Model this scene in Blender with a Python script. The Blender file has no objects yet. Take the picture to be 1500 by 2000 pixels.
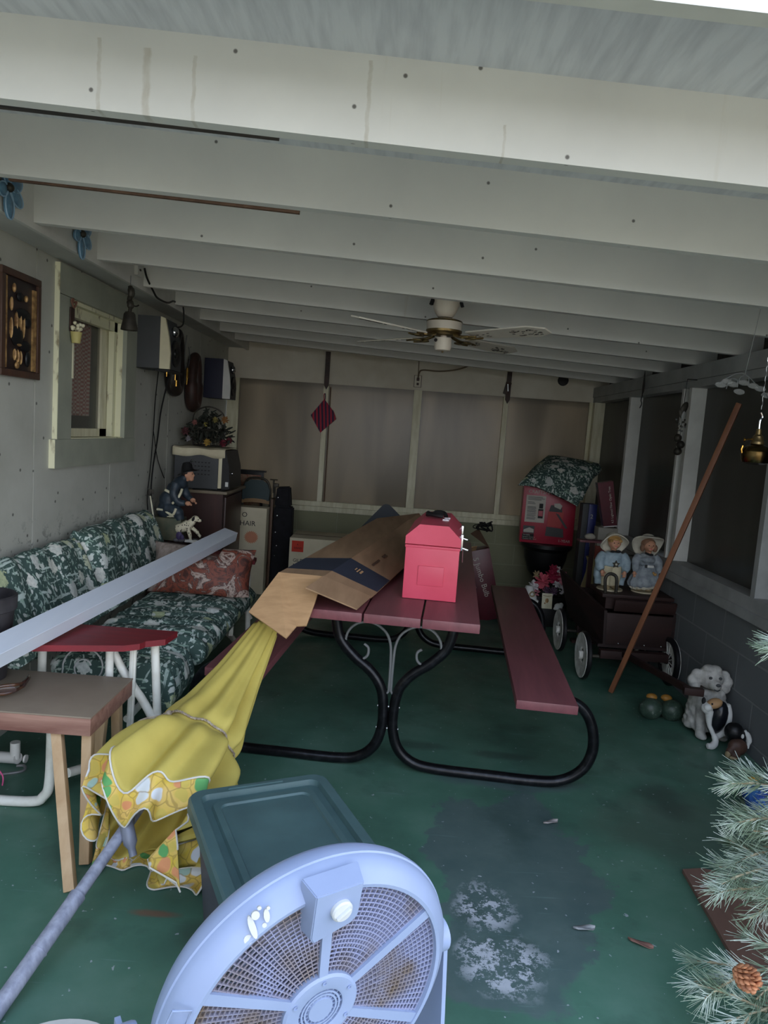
import bpy, bmesh, math, random
from mathutils import Vector, Matrix, Euler
random.seed(7)
PI = math.pi
SC = bpy.context.scene
COL = SC.collection

# ------------------------------------------------------------ camera, sky, sun, exposure
cam_d = bpy.data.cameras.new('camera')
cam = bpy.data.objects.new('camera', cam_d)
COL.objects.link(cam)
SC.camera = cam
cam_d.sensor_fit = 'VERTICAL'
cam_d.sensor_height = 36.0
cam_d.sensor_width = 27.0
cam_d.lens = 25.2
cam_d.clip_start = 0.02


def aim(o, loc, pitch, yaw, roll):
    cy, sy, cp, sp = math.cos(yaw), math.sin(yaw), math.cos(pitch), math.sin(pitch)
    f = Vector((-sy * cp, cy * cp, -sp))
    r0 = Vector((cy, sy, 0))
    u0 = r0.cross(f)
    c, s = math.cos(roll), math.sin(roll)
    r = c * r0 + s * u0
    u = -s * r0 + c * u0
    m = Matrix((r, u, -f)).transposed().to_4x4()
    m.translation = loc
    o.matrix_world = m


aim(cam, (0, 0, 1.5), math.radians(6.34), math.radians(0.5), math.radians(4.09))

W = bpy.data.worlds.new('sky')
SC.world = W
W.use_nodes = True
wn = W.node_tree
wn.nodes.clear()
wo = wn.nodes.new('ShaderNodeOutputWorld')
wb = wn.nodes.new('ShaderNodeBackground')
wr = wn.nodes.new('ShaderNodeValToRGB')
wt = wn.nodes.new('ShaderNodeTexCoord')
ws = wn.nodes.new('ShaderNodeSeparateXYZ')
wn.links.new(wt.outputs['Generated'], ws.inputs[0])
wn.links.new(ws.outputs['Z'], wr.inputs[0])
wr.color_ramp.elements[0].position = 0.0
wr.color_ramp.elements[0].color = (1.18, 1.22, 1.28, 1)
wr.color_ramp.elements[1].position = 0.6
wr.color_ramp.elements[1].color = (0.50, 0.62, 0.84, 1)
wn.links.new(wr.outputs[0], wb.inputs[0])
wb.inputs[1].default_value = 1.55
wn.links.new(wb.outputs[0], wo.inputs[0])

sun_d = bpy.data.lights.new('sun', 'SUN')
sun = bpy.data.objects.new('sun', sun_d)
COL.objects.link(sun)
sun_d.energy = 2.6
sun_d.color = (1.0, 0.93, 0.82)
sun_d.angle = math.radians(0.6)
sun.rotation_euler = Vector((-0.25, 0.62, 0.78)).to_track_quat('Z', 'Y').to_euler()

SC.view_settings.view_transform = 'Standard'
SC.view_settings.look = 'None'
SC.view_settings.gamma = 1.0
SC.view_settings.use_curve_mapping = False
SC.view_settings.exposure = 1.2
SC.cycles.max_bounces = 10
SC.cycles.diffuse_bounces = 6
SC.cycles.sample_clamp_indirect = 6


# ------------------------------------------------------------ helpers
def c(r, g, b):
    def f(v):
        v /= 255.0
        return v / 12.92 if v <= 0.04045 else ((v + 0.055) / 1.055) ** 2.4
    return (f(r), f(g), f(b), 1.0)


class Nodes:
    def __init__(self, name):
        self.m = bpy.data.materials.new(name)
        self.m.use_nodes = True
        self.t = self.m.node_tree
        self.t.nodes.clear()
        self.out = self.n('ShaderNodeOutputMaterial')
        self.p = self.n('ShaderNodeBsdfPrincipled')
        self.l(self.p.outputs[0], self.out.inputs[0])
        self.tc = self.n('ShaderNodeTexCoord')

    def n(self, k, **kw):
        x = self.t.nodes.new(k)
        for a, v in kw.items():
            setattr(x, a, v)
        return x

    def l(self, a, b):
        self.t.links.new(a, b)

    def coords(self, scale=(1, 1, 1), loc=(0, 0, 0), rot=(0, 0, 0)):
        mp = self.n('ShaderNodeMapping')
        mp.inputs['Scale'].default_value = scale
        mp.inputs['Location'].default_value = loc
        mp.inputs['Rotation'].default_value = rot
        self.l(self.tc.outputs['Object'], mp.inputs[0])
        return mp.outputs[0]

    def noise(self, co, scale=5, detail=4, rough=0.55, dist=0.0):
        x = self.n('ShaderNodeTexNoise')
        x.inputs['Scale'].default_value = scale
        x.inputs['Detail'].default_value = detail
        x.inputs['Roughness'].default_value = rough
        x.inputs['Distortion'].default_value = dist
        self.l(co, x.inputs['Vector'])
        return x.outputs['Fac']

    def voro(self, co, scale=5, feature='F1', rand=1.0):
        x = self.n('ShaderNodeTexVoronoi')
        x.feature = feature
        x.inputs['Scale'].default_value = scale
        x.inputs['Randomness'].default_value = rand
        self.l(co, x.inputs['Vector'])
        return x

    def ramp(self, fac, stops, interp='LINEAR'):
        r = self.n('ShaderNodeValToRGB')
        r.color_ramp.interpolation = interp
        e = r.color_ramp.elements
        while len(e) < len(stops):
            e.new(0.5)
        for i, (p, col) in enumerate(stops):
            e[i].position = p
            e[i].color = col if len(col) == 4 else (*col, 1)
        self.l(fac, r.inputs[0])
        return r.outputs[0]

    def step(self, fac, a, b):
        return self.ramp(fac, [(a, (0, 0, 0, 1)), (b, (1, 1, 1, 1))])

    def mix(self, fac, a, b):
        x = self.n('ShaderNodeMix', data_type='RGBA')
        if hasattr(fac, 'is_linked'):
            self.l(fac, x.inputs[0])
        else:
            x.inputs[0].default_value = fac
        for v, s in ((a, x.inputs[6]), (b, x.inputs[7])):
            if hasattr(v, 'is_linked'):
                self.l(v, s)
            else:
                s.default_value = v
        return x.outputs[2]

    def math(self, op, a, b=0.0):
        x = self.n('ShaderNodeMath', operation=op)
        for i, v in enumerate((a, b)):
            if hasattr(v, 'is_linked'):
                self.l(v, x.inputs[i])
            else:
                x.inputs[i].default_value = v
        return x.outputs[0]

    def color(self, v):
        if hasattr(v, 'is_linked'):
            self.l(v, self.p.inputs['Base Color'])
        else:
            self.p.inputs['Base Color'].default_value = v

    def bump(self, h, s=0.2, d=0.01):
        b = self.n('ShaderNodeBump')
        b.inputs['Strength'].default_value = s
        b.inputs['Distance'].default_value = d
        self.l(h, b.inputs['Height'])
        self.l(b.outputs[0], self.p.inputs['Normal'])

    def pr(self, rough=0.6, metal=0.0, spec=0.4):
        self.p.inputs['Roughness'].default_value = rough
        self.p.inputs['Metallic'].default_value = metal
        self.p.inputs['Specular IOR Level'].default_value = spec
        return self.m


def mat(name, col, rough=0.6, metal=0.0, col2=None, scale=6, stretch=(1, 1, 1), bump=0.0, lo=0.35, hi=0.65, spec=0.4, detail=5):
    k = Nodes(name)
    if col2 is None:
        col2 = tuple(x * 0.86 for x in col[:3]) + (1,)
    f = k.noise(k.coords(stretch), scale, detail)
    k.color(k.ramp(f, [(lo, col), (hi, col2)]))
    if bump:
        k.bump(f, bump)
    return k.pr(rough, metal, spec)


def wood(name, col, col2, axis='Y', scale=14, rough=0.55, bump=0.15, spec=0.4):
    st = {'X': (0.12, 1, 1), 'Y': (1, 0.12, 1), 'Z': (1, 1, 0.12)}[axis]
    k = Nodes(name)
    co = k.coords(st)
    f = k.noise(co, scale, 6, 0.6, 0.6)
    k.color(k.ramp(f, [(0.3, col), (0.7, col2)]))
    k.bump(f, bump, 0.004)
    return k.pr(rough, 0, spec)


# a mesh collector: boxes, tubes, lathes and sheets become ONE mesh object
class MB:
    def __init__(self):
        self.b = bmesh.new()

    def _mat(self, faces, mi):
        for f in faces:
            f.material_index = mi

    def box(self, ctr, size, rot=None, mi=0, bev=0.0, taper=None):
        n0 = len(self.b.verts)
        r = bmesh.ops.create_cube(self.b, size=1.0)
        vs = r['verts']
        for v in vs:
            t = 1.0
            if taper and v.co.z < 0:
                t = taper
            v.co = Vector((v.co.x * size[0] * t, v.co.y * size[1] * t, v.co.z * size[2]))
        fs = list({f for v in vs for f in v.link_faces})
        if bev:
            es = list({e for v in vs for e in v.link_edges})
            rr = bmesh.ops.bevel(self.b, geom=es, offset=bev, segments=2, affect='EDGES', profile=0.6)
            vs = list({v for f in rr['faces'] for v in f.verts} | {v for v in vs if v.is_valid})
            fs = list({f for v in vs for f in v.link_faces})
        m = Matrix.Translation(Vector(ctr))
        if rot is not None:
            m = m @ (rot if isinstance(rot, Matrix) else Euler(rot).to_matrix().to_4x4())
        bmesh.ops.transform(self.b, matrix=m, verts=vs)
        self._mat(fs, mi)
        return self

    def span(self, lo, hi, mi=0, bev=0.0):
        return self.box([(a + b) / 2 for a, b in zip(lo, hi)], [abs(b - a) for a, b in zip(lo, hi)], None, mi, bev)

    def bar(self, a, b, w, t, mi=0, bev=0.0, up=(0, 0, 1)):
        a, b = Vector(a), Vector(b)
        d = b - a
        z = d.normalized()
        x = Vector(up).cross(z)
        if x.length < 1e-4:
            x = Vector((1, 0, 0)).cross(z)
        x.normalize()
        y = z.cross(x)
        m = Matrix((x, y, z)).transposed().to_4x4()
        return self.box((a + b) / 2, (w, t, d.length), m, mi, bev)

    def tube(self, pts, r, seg=10, closed=False, mi=0, caps=True, smooth=0):
        pts = [Vector(p) for p in pts]
        if smooth:
            pts = spline(pts, smooth, closed)
        n = len(pts)
        rs = list(r) if isinstance(r, (list, tuple)) else [r] * n
        if len(rs) != n:
            rs = [rs[min(len(rs) - 1, int(i * (len(rs) - 1) / max(1, n - 1) + 0.5))] for i in range(n)]
        rings = []
        nrm = None
        for i, p in enumerate(pts):
            a = pts[(i - 1) % n] if (closed or i) else p
            d = pts[(i + 1) % n] if (closed or i < n - 1) else p
            t = (d - a)
            t = t.normalized() if t.length > 1e-9 else Vector((0, 0, 1))
            if nrm is None:
                nrm = t.orthogonal().normalized()
            else:
                nrm = nrm - t * nrm.dot(t)
                nrm = nrm.normalized() if nrm.length > 1e-6 else t.orthogonal().normalized()
            bi = t.cross(nrm)
            rings.append([self.b.verts.new(p + (nrm * math.cos(2 * PI * k / seg) + bi * math.sin(2 * PI * k / seg)) * rs[i]) for k in range(seg)])
        fs = []
        for i in range(n if closed else n - 1):
            A, B = rings[i], rings[(i + 1) % n]
            off = 0
            if closed and i == n - 1:
                off = min(range(seg), key=lambda o: (A[0].co - B[o].co).length)
            for k in range(seg):
                fs.append(self.b.faces.new((A[k], A[(k + 1) % seg], B[(k + 1 + off) % seg], B[(k + off) % seg])))
        if caps and not closed:
            fs.append(self.b.faces.new(rings[0][::-1]))
            fs.append(self.b.faces.new(rings[-1]))
        self._mat(fs, mi)
        return self

    def lathe(self, prof, seg=24, m=None, mi=0, fn=None, closed=False):
        rings = []
        M = m or Matrix.Identity(4)
        for (r, z) in prof:
            ring = []
            for k in range(seg):
                a = 2 * PI * k / seg
                p = Vector((r * math.cos(a), r * math.sin(a), z))
                if fn:
                    p = Vector(fn(p, a, r, z))
                ring.append(self.b.verts.new(M @ p))
            rings.append(ring)
        fs = []
        n = len(rings)
        for i in range(n if closed else n - 1):
            A, B = rings[i], rings[(i + 1) % n]
            for k in range(seg):
                fs.append(self.b.faces.new((A[k], A[(k + 1) % seg], B[(k + 1) % seg], B[k])))
        if not closed:
            if prof[0][0] > 1e-5:
                fs.append(self.b.faces.new(rings[0][::-1]))
            if prof[-1][0] > 1e-5:
                fs.append(self.b.faces.new(rings[-1]))
        self._mat(fs, mi)
        return self

    def prism(self, poly, depth, m=None, mi=0):
        M = m or Matrix.Identity(4)
        A = [self.b.verts.new(M @ Vector((x, y, 0))) for x, y in poly]
        B = [self.b.verts.new(M @ Vector((x, y, depth))) for x, y in poly]
        fs = [self.b.faces.new(A[::-1]), self.b.faces.new(B)]
        n = len(poly)
        for i in range(n):
            fs.append(self.b.faces.new((A[i], A[(i + 1) % n], B[(i + 1) % n], B[i])))
        self._mat(fs, mi)
        return self

    def sheet(self, pts, t, mi=0):
        pts = [Vector(p) for p in pts]
        nn = Vector((0, 0, 0))
        for i in range(len(pts)):
            nn += (pts[i] - pts[0]).cross(pts[(i + 1) % len(pts)] - pts[0])
        nn.normalize()
        A = [self.b.verts.new(p - nn * t / 2) for p in pts]
        B = [self.b.verts.new(p + nn * t / 2) for p in pts]
        n = len(pts)
        fs = [self.b.faces.new(A[::-1]), self.b.faces.new(B)]
        for i in range(n):
            fs.append(self.b.faces.new((A[i], A[(i + 1) % n], B[(i + 1) % n], B[i])))
        self._mat(fs, mi)
        return self

    def hexa(self, v, mi=0):
        V = [self.b.verts.new(Vector(p)) for p in v]
        fs = [self.b.faces.new([V[i] for i in q]) for q in ((0, 3, 2, 1), (4, 5, 6, 7), (0, 1, 5, 4), (1, 2, 6, 5), (2, 3, 7, 6), (3, 0, 4, 7))]
        self._mat(fs, mi)
        return self

    def ball(self, ctr, r, seg=16, rot=None, mi=0):
        r = (r, r, r) if not isinstance(r, (tuple, list)) else r
        m = Matrix.Translation(Vector(ctr))
        if rot is not None:
            m = m @ Euler(rot).to_matrix().to_4x4()
        m = m @ Matrix.Diagonal((r[0], r[1], r[2], 1))
        q = bmesh.ops.create_uvsphere(self.b, u_segments=seg, v_segments=max(6, seg // 2), radius=1.0, matrix=m)
        self._mat(list({f for v in q['verts'] for f in v.link_faces}), mi)
        return self

    def grid(self, nu, nv, fn, mi=0, cu=False, cv=False):
        V = [[self.b.verts.new(Vector(fn(i / (nu if cu else nu - 1), j / (nv if cv else nv - 1)))) for j in range(nv)] for i in range(nu)]
        fs = []
        for i in range(nu if cu else nu - 1):
            for j in range(nv if cv else nv - 1):
                fs.append(self.b.faces.new((V[i][j], V[(i + 1) % nu][j], V[(i + 1) % nu][(j + 1) % nv], V[i][(j + 1) % nv])))
        self._mat(fs, mi)
        return self

    def text(self, s, size, thick, m, mi=0, align='LEFT'):
        cu = bpy.data.curves.new('lettering', 'FONT')
        cu.body = s
        cu.size = size
        cu.extrude = thick
        cu.align_x = align
        cu.resolution_u = 2
        o = bpy.data.objects.new('lettering_source', cu)
        me = bpy.data.meshes.new_from_object(o)
        me.transform(m)
        n0 = len(self.b.faces)
        self.b.from_mesh(me)
        self.b.faces.ensure_lookup_table()
        self._mat(self.b.faces[n0:], mi)
        bpy.data.objects.remove(o)
        bpy.data.curves.remove(cu)
        bpy.data.meshes.remove(me)
        return self


def spline(pts, n, closed=False):
    P = [Vector(p) for p in pts]
    out = []
    N = len(P)
    for i in range(N if closed else N - 1):
        p0 = P[(i - 1) % N] if (closed or i) else P[0]
        p1, p2 = P[i], P[(i + 1) % N]
        p3 = P[(i + 2) % N] if (closed or i + 2 < N) else P[-1]
        for k in range(n):
            t = k / n
            out.append(0.5 * ((2 * p1) + (p2 - p0) * t + (2 * p0 - 5 * p1 + 4 * p2 - p3) * t * t + (3 * p1 - p0 - 3 * p2 + p3) * t ** 3))
    if not closed:
        out.append(P[-1])
    return out


def frame(o, x, y=None, z=None):
    """matrix with origin o and given axes"""
    x = Vector(x).normalized()
    if z is not None:
        z = Vector(z)
        y = z.cross(x).normalized()
        z = x.cross(y)
    else:
        y = Vector(y)
        z = x.cross(y).normalized()
        y = z.cross(x)
    m = Matrix((x, y, z)).transposed().to_4x4()
    m.translation = Vector(o)
    return m


ROOTM = {}


def _root_inv(o):
    while o.parent is not None:
        o = o.parent
    return ROOTM.get(o.name)


def tag(o, label=None, cat=None, group=None, kind=None):
    for k, v in (('label', label), ('category', cat), ('group', group), ('kind', kind)):
        if v:
            o[k] = v
    return o


def thing(name, label, cat, loc=(0, 0, 0), rz=0.0, group=None, world=True, rot=None):
    """Empty at a thing's base; parts are given in world space when world is True, else in its own space"""
    o = bpy.data.objects.new(name, None)
    o.empty_display_size = 0.05
    COL.objects.link(o)
    o.location = loc
    o.rotation_euler = rot or (0, 0, rz)
    if world:
        ROOTM[o.name] = (Matrix.Translation(Vector(loc)) @ Euler(o.rotation_euler).to_matrix().to_4x4()).inverted()
    return tag(o, label, cat, group)


def finish(mb, name, mats, parent=None, smooth=35, m=None):
    mats = mats if isinstance(mats, (list, tuple)) else [mats]
    if m is not None:
        bmesh.ops.transform(mb.b, matrix=m, verts=mb.b.verts)
    if parent is not None:
        inv = _root_inv(parent)
        if inv is not None:
            bmesh.ops.transform(mb.b, matrix=inv, verts=mb.b.verts)
    bmesh.ops.recalc_face_normals(mb.b, faces=mb.b.faces)
    me = bpy.data.meshes.new(name)
    mb.b.to_mesh(me)
    mb.b.free()
    for x in mats:
        me.materials.append(x)
    if smooth:
        for p in me.polygons:
            p.use_smooth = True
        me.set_sharp_from_angle(angle=math.radians(smooth))
    o = bpy.data.objects.new(name, me)
    COL.objects.link(o)
    o.parent = parent
    return o


def part(parent, name, mb, mats, label=None, smooth=35, kind=None):
    return tag(finish(mb, name, mats, parent, smooth), label, kind=kind)


def solo(name, label, cat, mb, mats, group=None, kind=None, smooth=35, base=True):
    """a thing that is one mesh, its origin at its base"""
    if base:
        xs = [v.co for v in mb.b.verts]
        o = Vector(((min(p.x for p in xs) + max(p.x for p in xs)) / 2, (min(p.y for p in xs) + max(p.y for p in xs)) / 2, min(p.z for p in xs)))
        bmesh.ops.transform(mb.b, matrix=Matrix.Translation(-o), verts=mb.b.verts)
    ob = finish(mb, name, mats, None, smooth)
    if base:
        ob.location = o
    return tag(ob, label, cat, group, kind)


def struct(name, mb, mats, smooth=30):
    return tag(finish(mb, name, mats, None, smooth), kind='structure')


def blobs(o, voxel=0.008, it=3):
    r = o.modifiers.new('merge', 'REMESH')
    r.mode = 'VOXEL'
    r.voxel_size = voxel
    r.use_smooth_shade = True
    s = o.modifiers.new('soften', 'SMOOTH')
    s.iterations = it
    return o


def solidify(o, t):
    s = o.modifiers.new('thickness', 'SOLIDIFY')
    s.thickness = t
    s.offset = 0
    return o


# ------------------------------------------------------------ materials
M = {}
k = Nodes('green_floor_paint')
co = k.coords()
n1 = k.noise(co, 2.2, 8, 0.6)
base = k.ramp(n1, [(0.28, c(66, 99, 86)), (0.5, c(81, 121, 104)), (0.72, c(102, 136, 121))])
# worn dark patch in front of the table: painted-over area with its own outline
dn = k.noise(co, 5, 6, 0.6)


def spot(cx, cy, rx, ry, soft=0.18, wob=0.9):
    s = k.n('ShaderNodeMapping')
    s.inputs['Location'].default_value = (-cx / rx, -cy / ry, 0)
    s.inputs['Scale'].default_value = (1 / rx, 1 / ry, 0)
    k.l(k.tc.outputs['Object'], s.inputs[0])
    ln = k.n('ShaderNodeVectorMath', operation='LENGTH')
    k.l(s.outputs[0], ln.inputs[0])
    d = k.math('ADD', ln.outputs['Value'], k.math('MULTIPLY', k.math('SUBTRACT', dn, 0.5), wob))
    return k.ramp(d, [(1 - soft, (1, 1, 1, 1)), (1.0, (0, 0, 0, 1))])


dark = k.math('MAXIMUM', spot(0.53, 2.42, 0.30, 0.50, 0.05, 1.3), spot(0.40, 1.92, 0.25, 0.2, 0.1, 1.3))
dark = k.math('MAXIMUM', dark, spot(0.62, 3.05, 0.35, 0.1, 0.3, 1.0))
base = k.mix(k.math('MULTIPLY', dark, 0.85), base, k.ramp(k.noise(co, 9, 6), [(0.3, c(78, 96, 98)), (0.7, c(94, 110, 110))]))
brn = spot(1.35, 2.75, 0.55, 0.35, 0.5, 1.2)
base = k.mix(k.math('MULTIPLY', brn, 0.5), base, c(78, 84, 74))
# bare concrete flakes
fl = k.noise(co, 26, 8, 0.72)
fm = k.math('MAXIMUM', spot(0.40, 2.18, 0.11, 0.14, 0.5, 1.2), spot(0.42, 1.93, 0.15, 0.17, 0.5, 1.2))
flake = k.math('MULTIPLY', k.step(k.noise(co, 15, 10, 0.8), 0.50, 0.525), fm)
few = k.math('MULTIPLY', k.step(k.noise(co, 46, 2, 0.5), 0.715, 0.73), 0.7)
flake = k.math('MAXIMUM', flake, few)
smudge = k.math('MULTIPLY', k.step(k.noise(k.coords((1, 1, 1), (3.1, 1.7, 0)), 3.1, 6, 0.62), 0.54, 0.66), 0.45)
base = k.mix(smudge, base, c(52, 74, 68))
for px_, py_, sx_2, sy_2 in ((0.20, 3.35, 0.16, 0.06), (0.62, 3.30, 0.2, 0.05), (1.28, 3.0, 0.12, 0.2), (-0.45, 1.95, 0.12, 0.08)):
    base = k.mix(k.math('MULTIPLY', spot(px_, py_, sx_2, sy_2, 0.5, 1.1), 0.5), base, c(56, 66, 62))
rust = spot(-0.62, 2.02, 0.10, 0.02, 0.6, 1.6)
base = k.mix(k.math('MULTIPLY', rust, 0.7), base, c(128, 86, 70))
base = k.mix(flake, base, c(184, 190, 198))
scr = k.noise(k.coords((1.5, 26, 1), rot=(0, 0, 0.18)), 3, 3, 0.5)
base = k.mix(k.math('MULTIPLY', k.step(scr, 0.66, 0.72), 0.3), base, c(120, 150, 145))
k.color(base)
rr = k.ramp(k.noise(co, 3.5, 5), [(0.3, (0.28,) * 3), (0.7, (0.5,) * 3)])
k.l(rr, k.p.inputs['Roughness'])
k.bump(fl, 0.08, 0.003)
M['floor'] = k.m
k.p.inputs['Specular IOR Level'].default_value = 0.45

k = Nodes('grey_hardboard')
co = k.coords()
n1 = k.noise(co, 2.5, 6, 0.6)
base = k.ramp(n1, [(0.3, c(170, 171, 161)), (0.7, c(190, 191, 182))])
# mildew specks near the bottom of the boards, and old nail heads
sp = k.step(k.noise(co, 13, 6, 0.78), 0.555, 0.60)
sx = k.n('ShaderNodeSeparateXYZ')
k.l(k.tc.outputs['Object'], sx.inputs[0])
low = k.ramp(sx.outputs['Z'], [(0.80, (1, 1, 1, 1)), (1.0, (0.0, 0, 0, 1))])
base = k.mix(k.math('MULTIPLY', k.math('MULTIPLY', sp, low), 0.75), base, c(70, 74, 70))
cyz = k.n('ShaderNodeCombineXYZ')
k.l(sx.outputs['Y'], cyz.inputs[0])
k.l(sx.outputs['Z'], cyz.inputs[1])
vv = k.voro(cyz.outputs[0], 5.0, 'F1', 1.0)
vv.voronoi_dimensions = '2D'
dot = k.ramp(vv.outputs['Distance'], [(0.028, (1, 1, 1, 1)), (0.045, (0, 0, 0, 1))])
base = k.mix(k.math('MULTIPLY', dot, 0.8), base, c(60, 58, 54))
k.color(base)
k.bump(k.noise(co, 90, 2), 0.1, 0.002)
M['hardboard'] = k.pr(0.75)

def blockmat(name, plane, a, b, mortar):
    k = Nodes(name)
    mp = k.n('ShaderNodeSeparateXYZ')
    k.l(k.tc.outputs['Object'], mp.inputs[0])
    cb = k.n('ShaderNodeCombineXYZ')
    k.l(mp.outputs['X' if plane == 'xz' else 'Y'], cb.inputs[0])
    k.l(mp.outputs['Z'], cb.inputs[1])
    ad = k.n('ShaderNodeVectorMath', operation='ADD')
    k.l(cb.outputs[0], ad.inputs[0])
    ad.inputs[1].default_value = (0.13 if plane == 'xz' else 0.05, 0.135, 0)
    br = k.n('ShaderNodeTexBrick')
    k.l(ad.outputs[0], br.inputs['Vector'])
    br.offset = 0.5
    br.inputs['Color1'].default_value = a
    br.inputs['Color2'].default_value = b
    br.inputs['Mortar'].default_value = mortar
    br.inputs['Scale'].default_value = 1.0
    br.inputs['Mortar Size'].default_value = 0.007
    br.inputs['Mortar Smooth'].default_value = 0.4
    br.inputs['Brick Width'].default_value = 0.4
    br.inputs['Row Height'].default_value = 0.2
    n = k.noise(k.coords(), 7, 6)
    k.color(k.mix(k.math('MULTIPLY', n, 0.35), br.outputs['Color'], tuple(x * 0.7 for x in a[:3]) + (1,)))
    h = k.math('ADD', k.math('MULTIPLY', br.outputs['Fac'], -1.0), k.math('MULTIPLY', k.noise(k.coords(), 70, 3), 0.3))
    k.bump(h, 0.35, 0.006)
    return k.pr(0.85)


M['block_back'] = blockmat('painted_block_back', 'xz', c(150, 150, 122), c(142, 142, 118), c(160, 160, 134))
M['block_right'] = blockmat('painted_block_right', 'yz', c(120, 124, 126), c(112, 116, 120), c(138, 142, 142))


def film(name, a, b, trans, tf):
    """cloudy plastic film in the window openings"""
    k = Nodes(name)
    n = k.noise(k.coords((0.7, 0.7, 0.35)), 1.7, 4, 0.5, 0.4)
    col = k.ramp(n, [(0.3, a), (0.72, b)])
    k.color(col)
    k.pr(0.22, 0, 0.35)
    tr = k.n('ShaderNodeBsdfTranslucent')
    k.l(k.ramp(k.noise(k.coords((1.2, 1.2, 0.22)), 2.6, 4, 0.5, 0.5), [(0.35, trans), (0.7, tuple(min(1, v * 1.7) for v in trans[:3]) + (1,))]), tr.inputs[0])  # uneven light behind the film is put into this transmission tint
    mx = k.n('ShaderNodeMixShader')
    mx.inputs[0].default_value = tf
    k.l(k.p.outputs[0], mx.inputs[1])
    k.l(tr.outputs[0], mx.inputs[2])
    k.l(mx.outputs[0], k.out.inputs[0])
    return k.m


M['film_back'] = film('cloudy_film_back', c(100, 96, 88), c(116, 110, 100), (0.21, 0.19, 0.155, 1), 0.35)
M['film_right'] = film('cloudy_film_right', c(70, 70, 66), c(86, 86, 82), (0.05, 0.05, 0.045, 1), 0.25)  # same film as the back, its weaker light put into a darker tint

# white painted timber with stains, nail marks and drip lines
k = Nodes('white_painted_timber')
co = k.coords()
base = k.ramp(k.noise(co, 2, 6, 0.6), [(0.3, c(220, 220, 214)), (0.75, c(204, 204, 200))])
dr = k.noise(k.coords((9, 9, 0.5)), 2.0, 3, 0.5)
base = k.mix(k.math('MULTIPLY', k.step(dr, 0.70, 0.80), 0.35), base, c(176, 164, 136))
sxz = k.n('ShaderNodeSeparateXYZ')
k.l(k.tc.outputs['Object'], sxz.inputs[0])
cxz = k.n('ShaderNodeCombineXYZ')
k.l(sxz.outputs['X'], cxz.inputs[0])
k.l(k.math('ADD', sxz.outputs['Z'], k.math('MULTIPLY', sxz.outputs['Y'], 3.1)), cxz.inputs[1])
vd = k.voro(cxz.outputs[0], 2.6, 'F1', 1.0)
vd.voronoi_dimensions = '2D'
base = k.mix(k.math('MULTIPLY', k.ramp(vd.outputs['Distance'], [(0.010, (1, 1, 1, 1)), (0.016, (0, 0, 0, 1))]), 0.85), base, c(70, 66, 62))
k.color(base)
k.bump(k.noise(k.coords((0.6, 8, 8)), 6, 5), 0.06, 0.004)
M['timber'] = k.pr(0.55)
# the front joist carries rusty drip lines of its own
k2 = k.m.copy()
k2.name = 'white_timber_with_drips'
k = Nodes('drip_builder')
bpy.data.materials.remove(k.m)
k.m = k2
k.t = k2.node_tree
k.tc = next(n for n in k.t.nodes if n.type == 'TEX_COORD')
k.p = next(n for n in k.t.nodes if n.type == 'BSDF_PRINCIPLED')
src = k.p.inputs['Base Color'].links[0].from_socket
sp3 = k.n('ShaderNodeSeparateXYZ')
k.l(k.tc.outputs['Object'], sp3.inputs[0])
wig = k.math('MULTIPLY', k.math('SUBTRACT', k.noise(k.coords((0, 0, 1)), 30, 3), 0.5), 0.012)
m_ = None
for x0, w, ztop in ((-0.632, 0.011, 2.335), (-0.522, 0.0055, 2.325), (-0.742, 0.006, 2.35), (-0.118, 0.006, 2.34), (0.20, 0.004, 2.22)):
    dx = k.math('ABSOLUTE', k.math('SUBTRACT', k.math('ADD', sp3.outputs['X'], wig), x0))
    a = k.ramp(k.math('DIVIDE', dx, w), [(0.5, (1, 1, 1, 1)), (1.0, (0, 0, 0, 1))])
    a = k.math('MULTIPLY', a, k.math('LESS_THAN', sp3.outputs['Z'], ztop))
    m_ = a if m_ is None else k.math('MAXIMUM', m_, a)
m_ = k.math('MULTIPLY', m_, k.ramp(k.noise(k.coords((6, 6, 3)), 6, 3), [(0.3, (0.10,) * 3), (0.7, (0.42,) * 3)]))
k.color(k.mix(m_, src, c(150, 138, 110)))
M['timber_front'] = k2
M['deck'] = mat('white_roof_deck', c(206, 208, 212), 0.6, col2=c(176, 178, 184), scale=5, stretch=(7, 0.8, 1), bump=0.1, lo=0.4, hi=0.8)
M['cream'] = mat('cream_board', c(222, 216, 200), 0.6, col2=c(208, 200, 182), scale=3)
M['cream_trim'] = mat('cream_trim', c(226, 222, 196), 0.5, col2=c(206, 200, 168), scale=9, stretch=(3, 3, 0.6))
M['peel'] = mat('peeling_cream_paint', c(224, 222, 190), 0.6, col2=c(150, 140, 112), scale=22, stretch=(1, 1, 0.35), lo=0.58, hi=0.68)
M['soffit'] = mat('pale_soffit', c(196, 198, 194), 0.6, col2=c(182, 184, 180), scale=4)
M['grey_trim'] = mat('grey_trim', c(168, 170, 168), 0.55, col2=c(150, 152, 150), scale=6)
M['greenish_trim'] = mat('greenish_trim', c(164, 168, 152), 0.55, col2=c(150, 154, 140), scale=5)
M['white_trim'] = mat('white_trim', c(214, 214, 208), 0.5, scale=6)
M['raw_wood'] = wood('raw_board', c(74, 52, 40), c(110, 84, 66), 'Z')
M['dark_gap'] = mat('dark_gap_tone', c(74, 66, 60), 0.8, col2=c(48, 44, 42), scale=12, stretch=(0.3, 3, 3))  # colour carries the shade of the roof gaps
M['void'] = mat('dark_house_interior', c(40, 38, 36), 0.9)
M['grass'] = mat('pale_dry_ground', c(160, 148, 126), 0.9, col2=c(136, 126, 104), scale=3)
M['glass'] = None
k = Nodes('old_window_glass')
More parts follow.
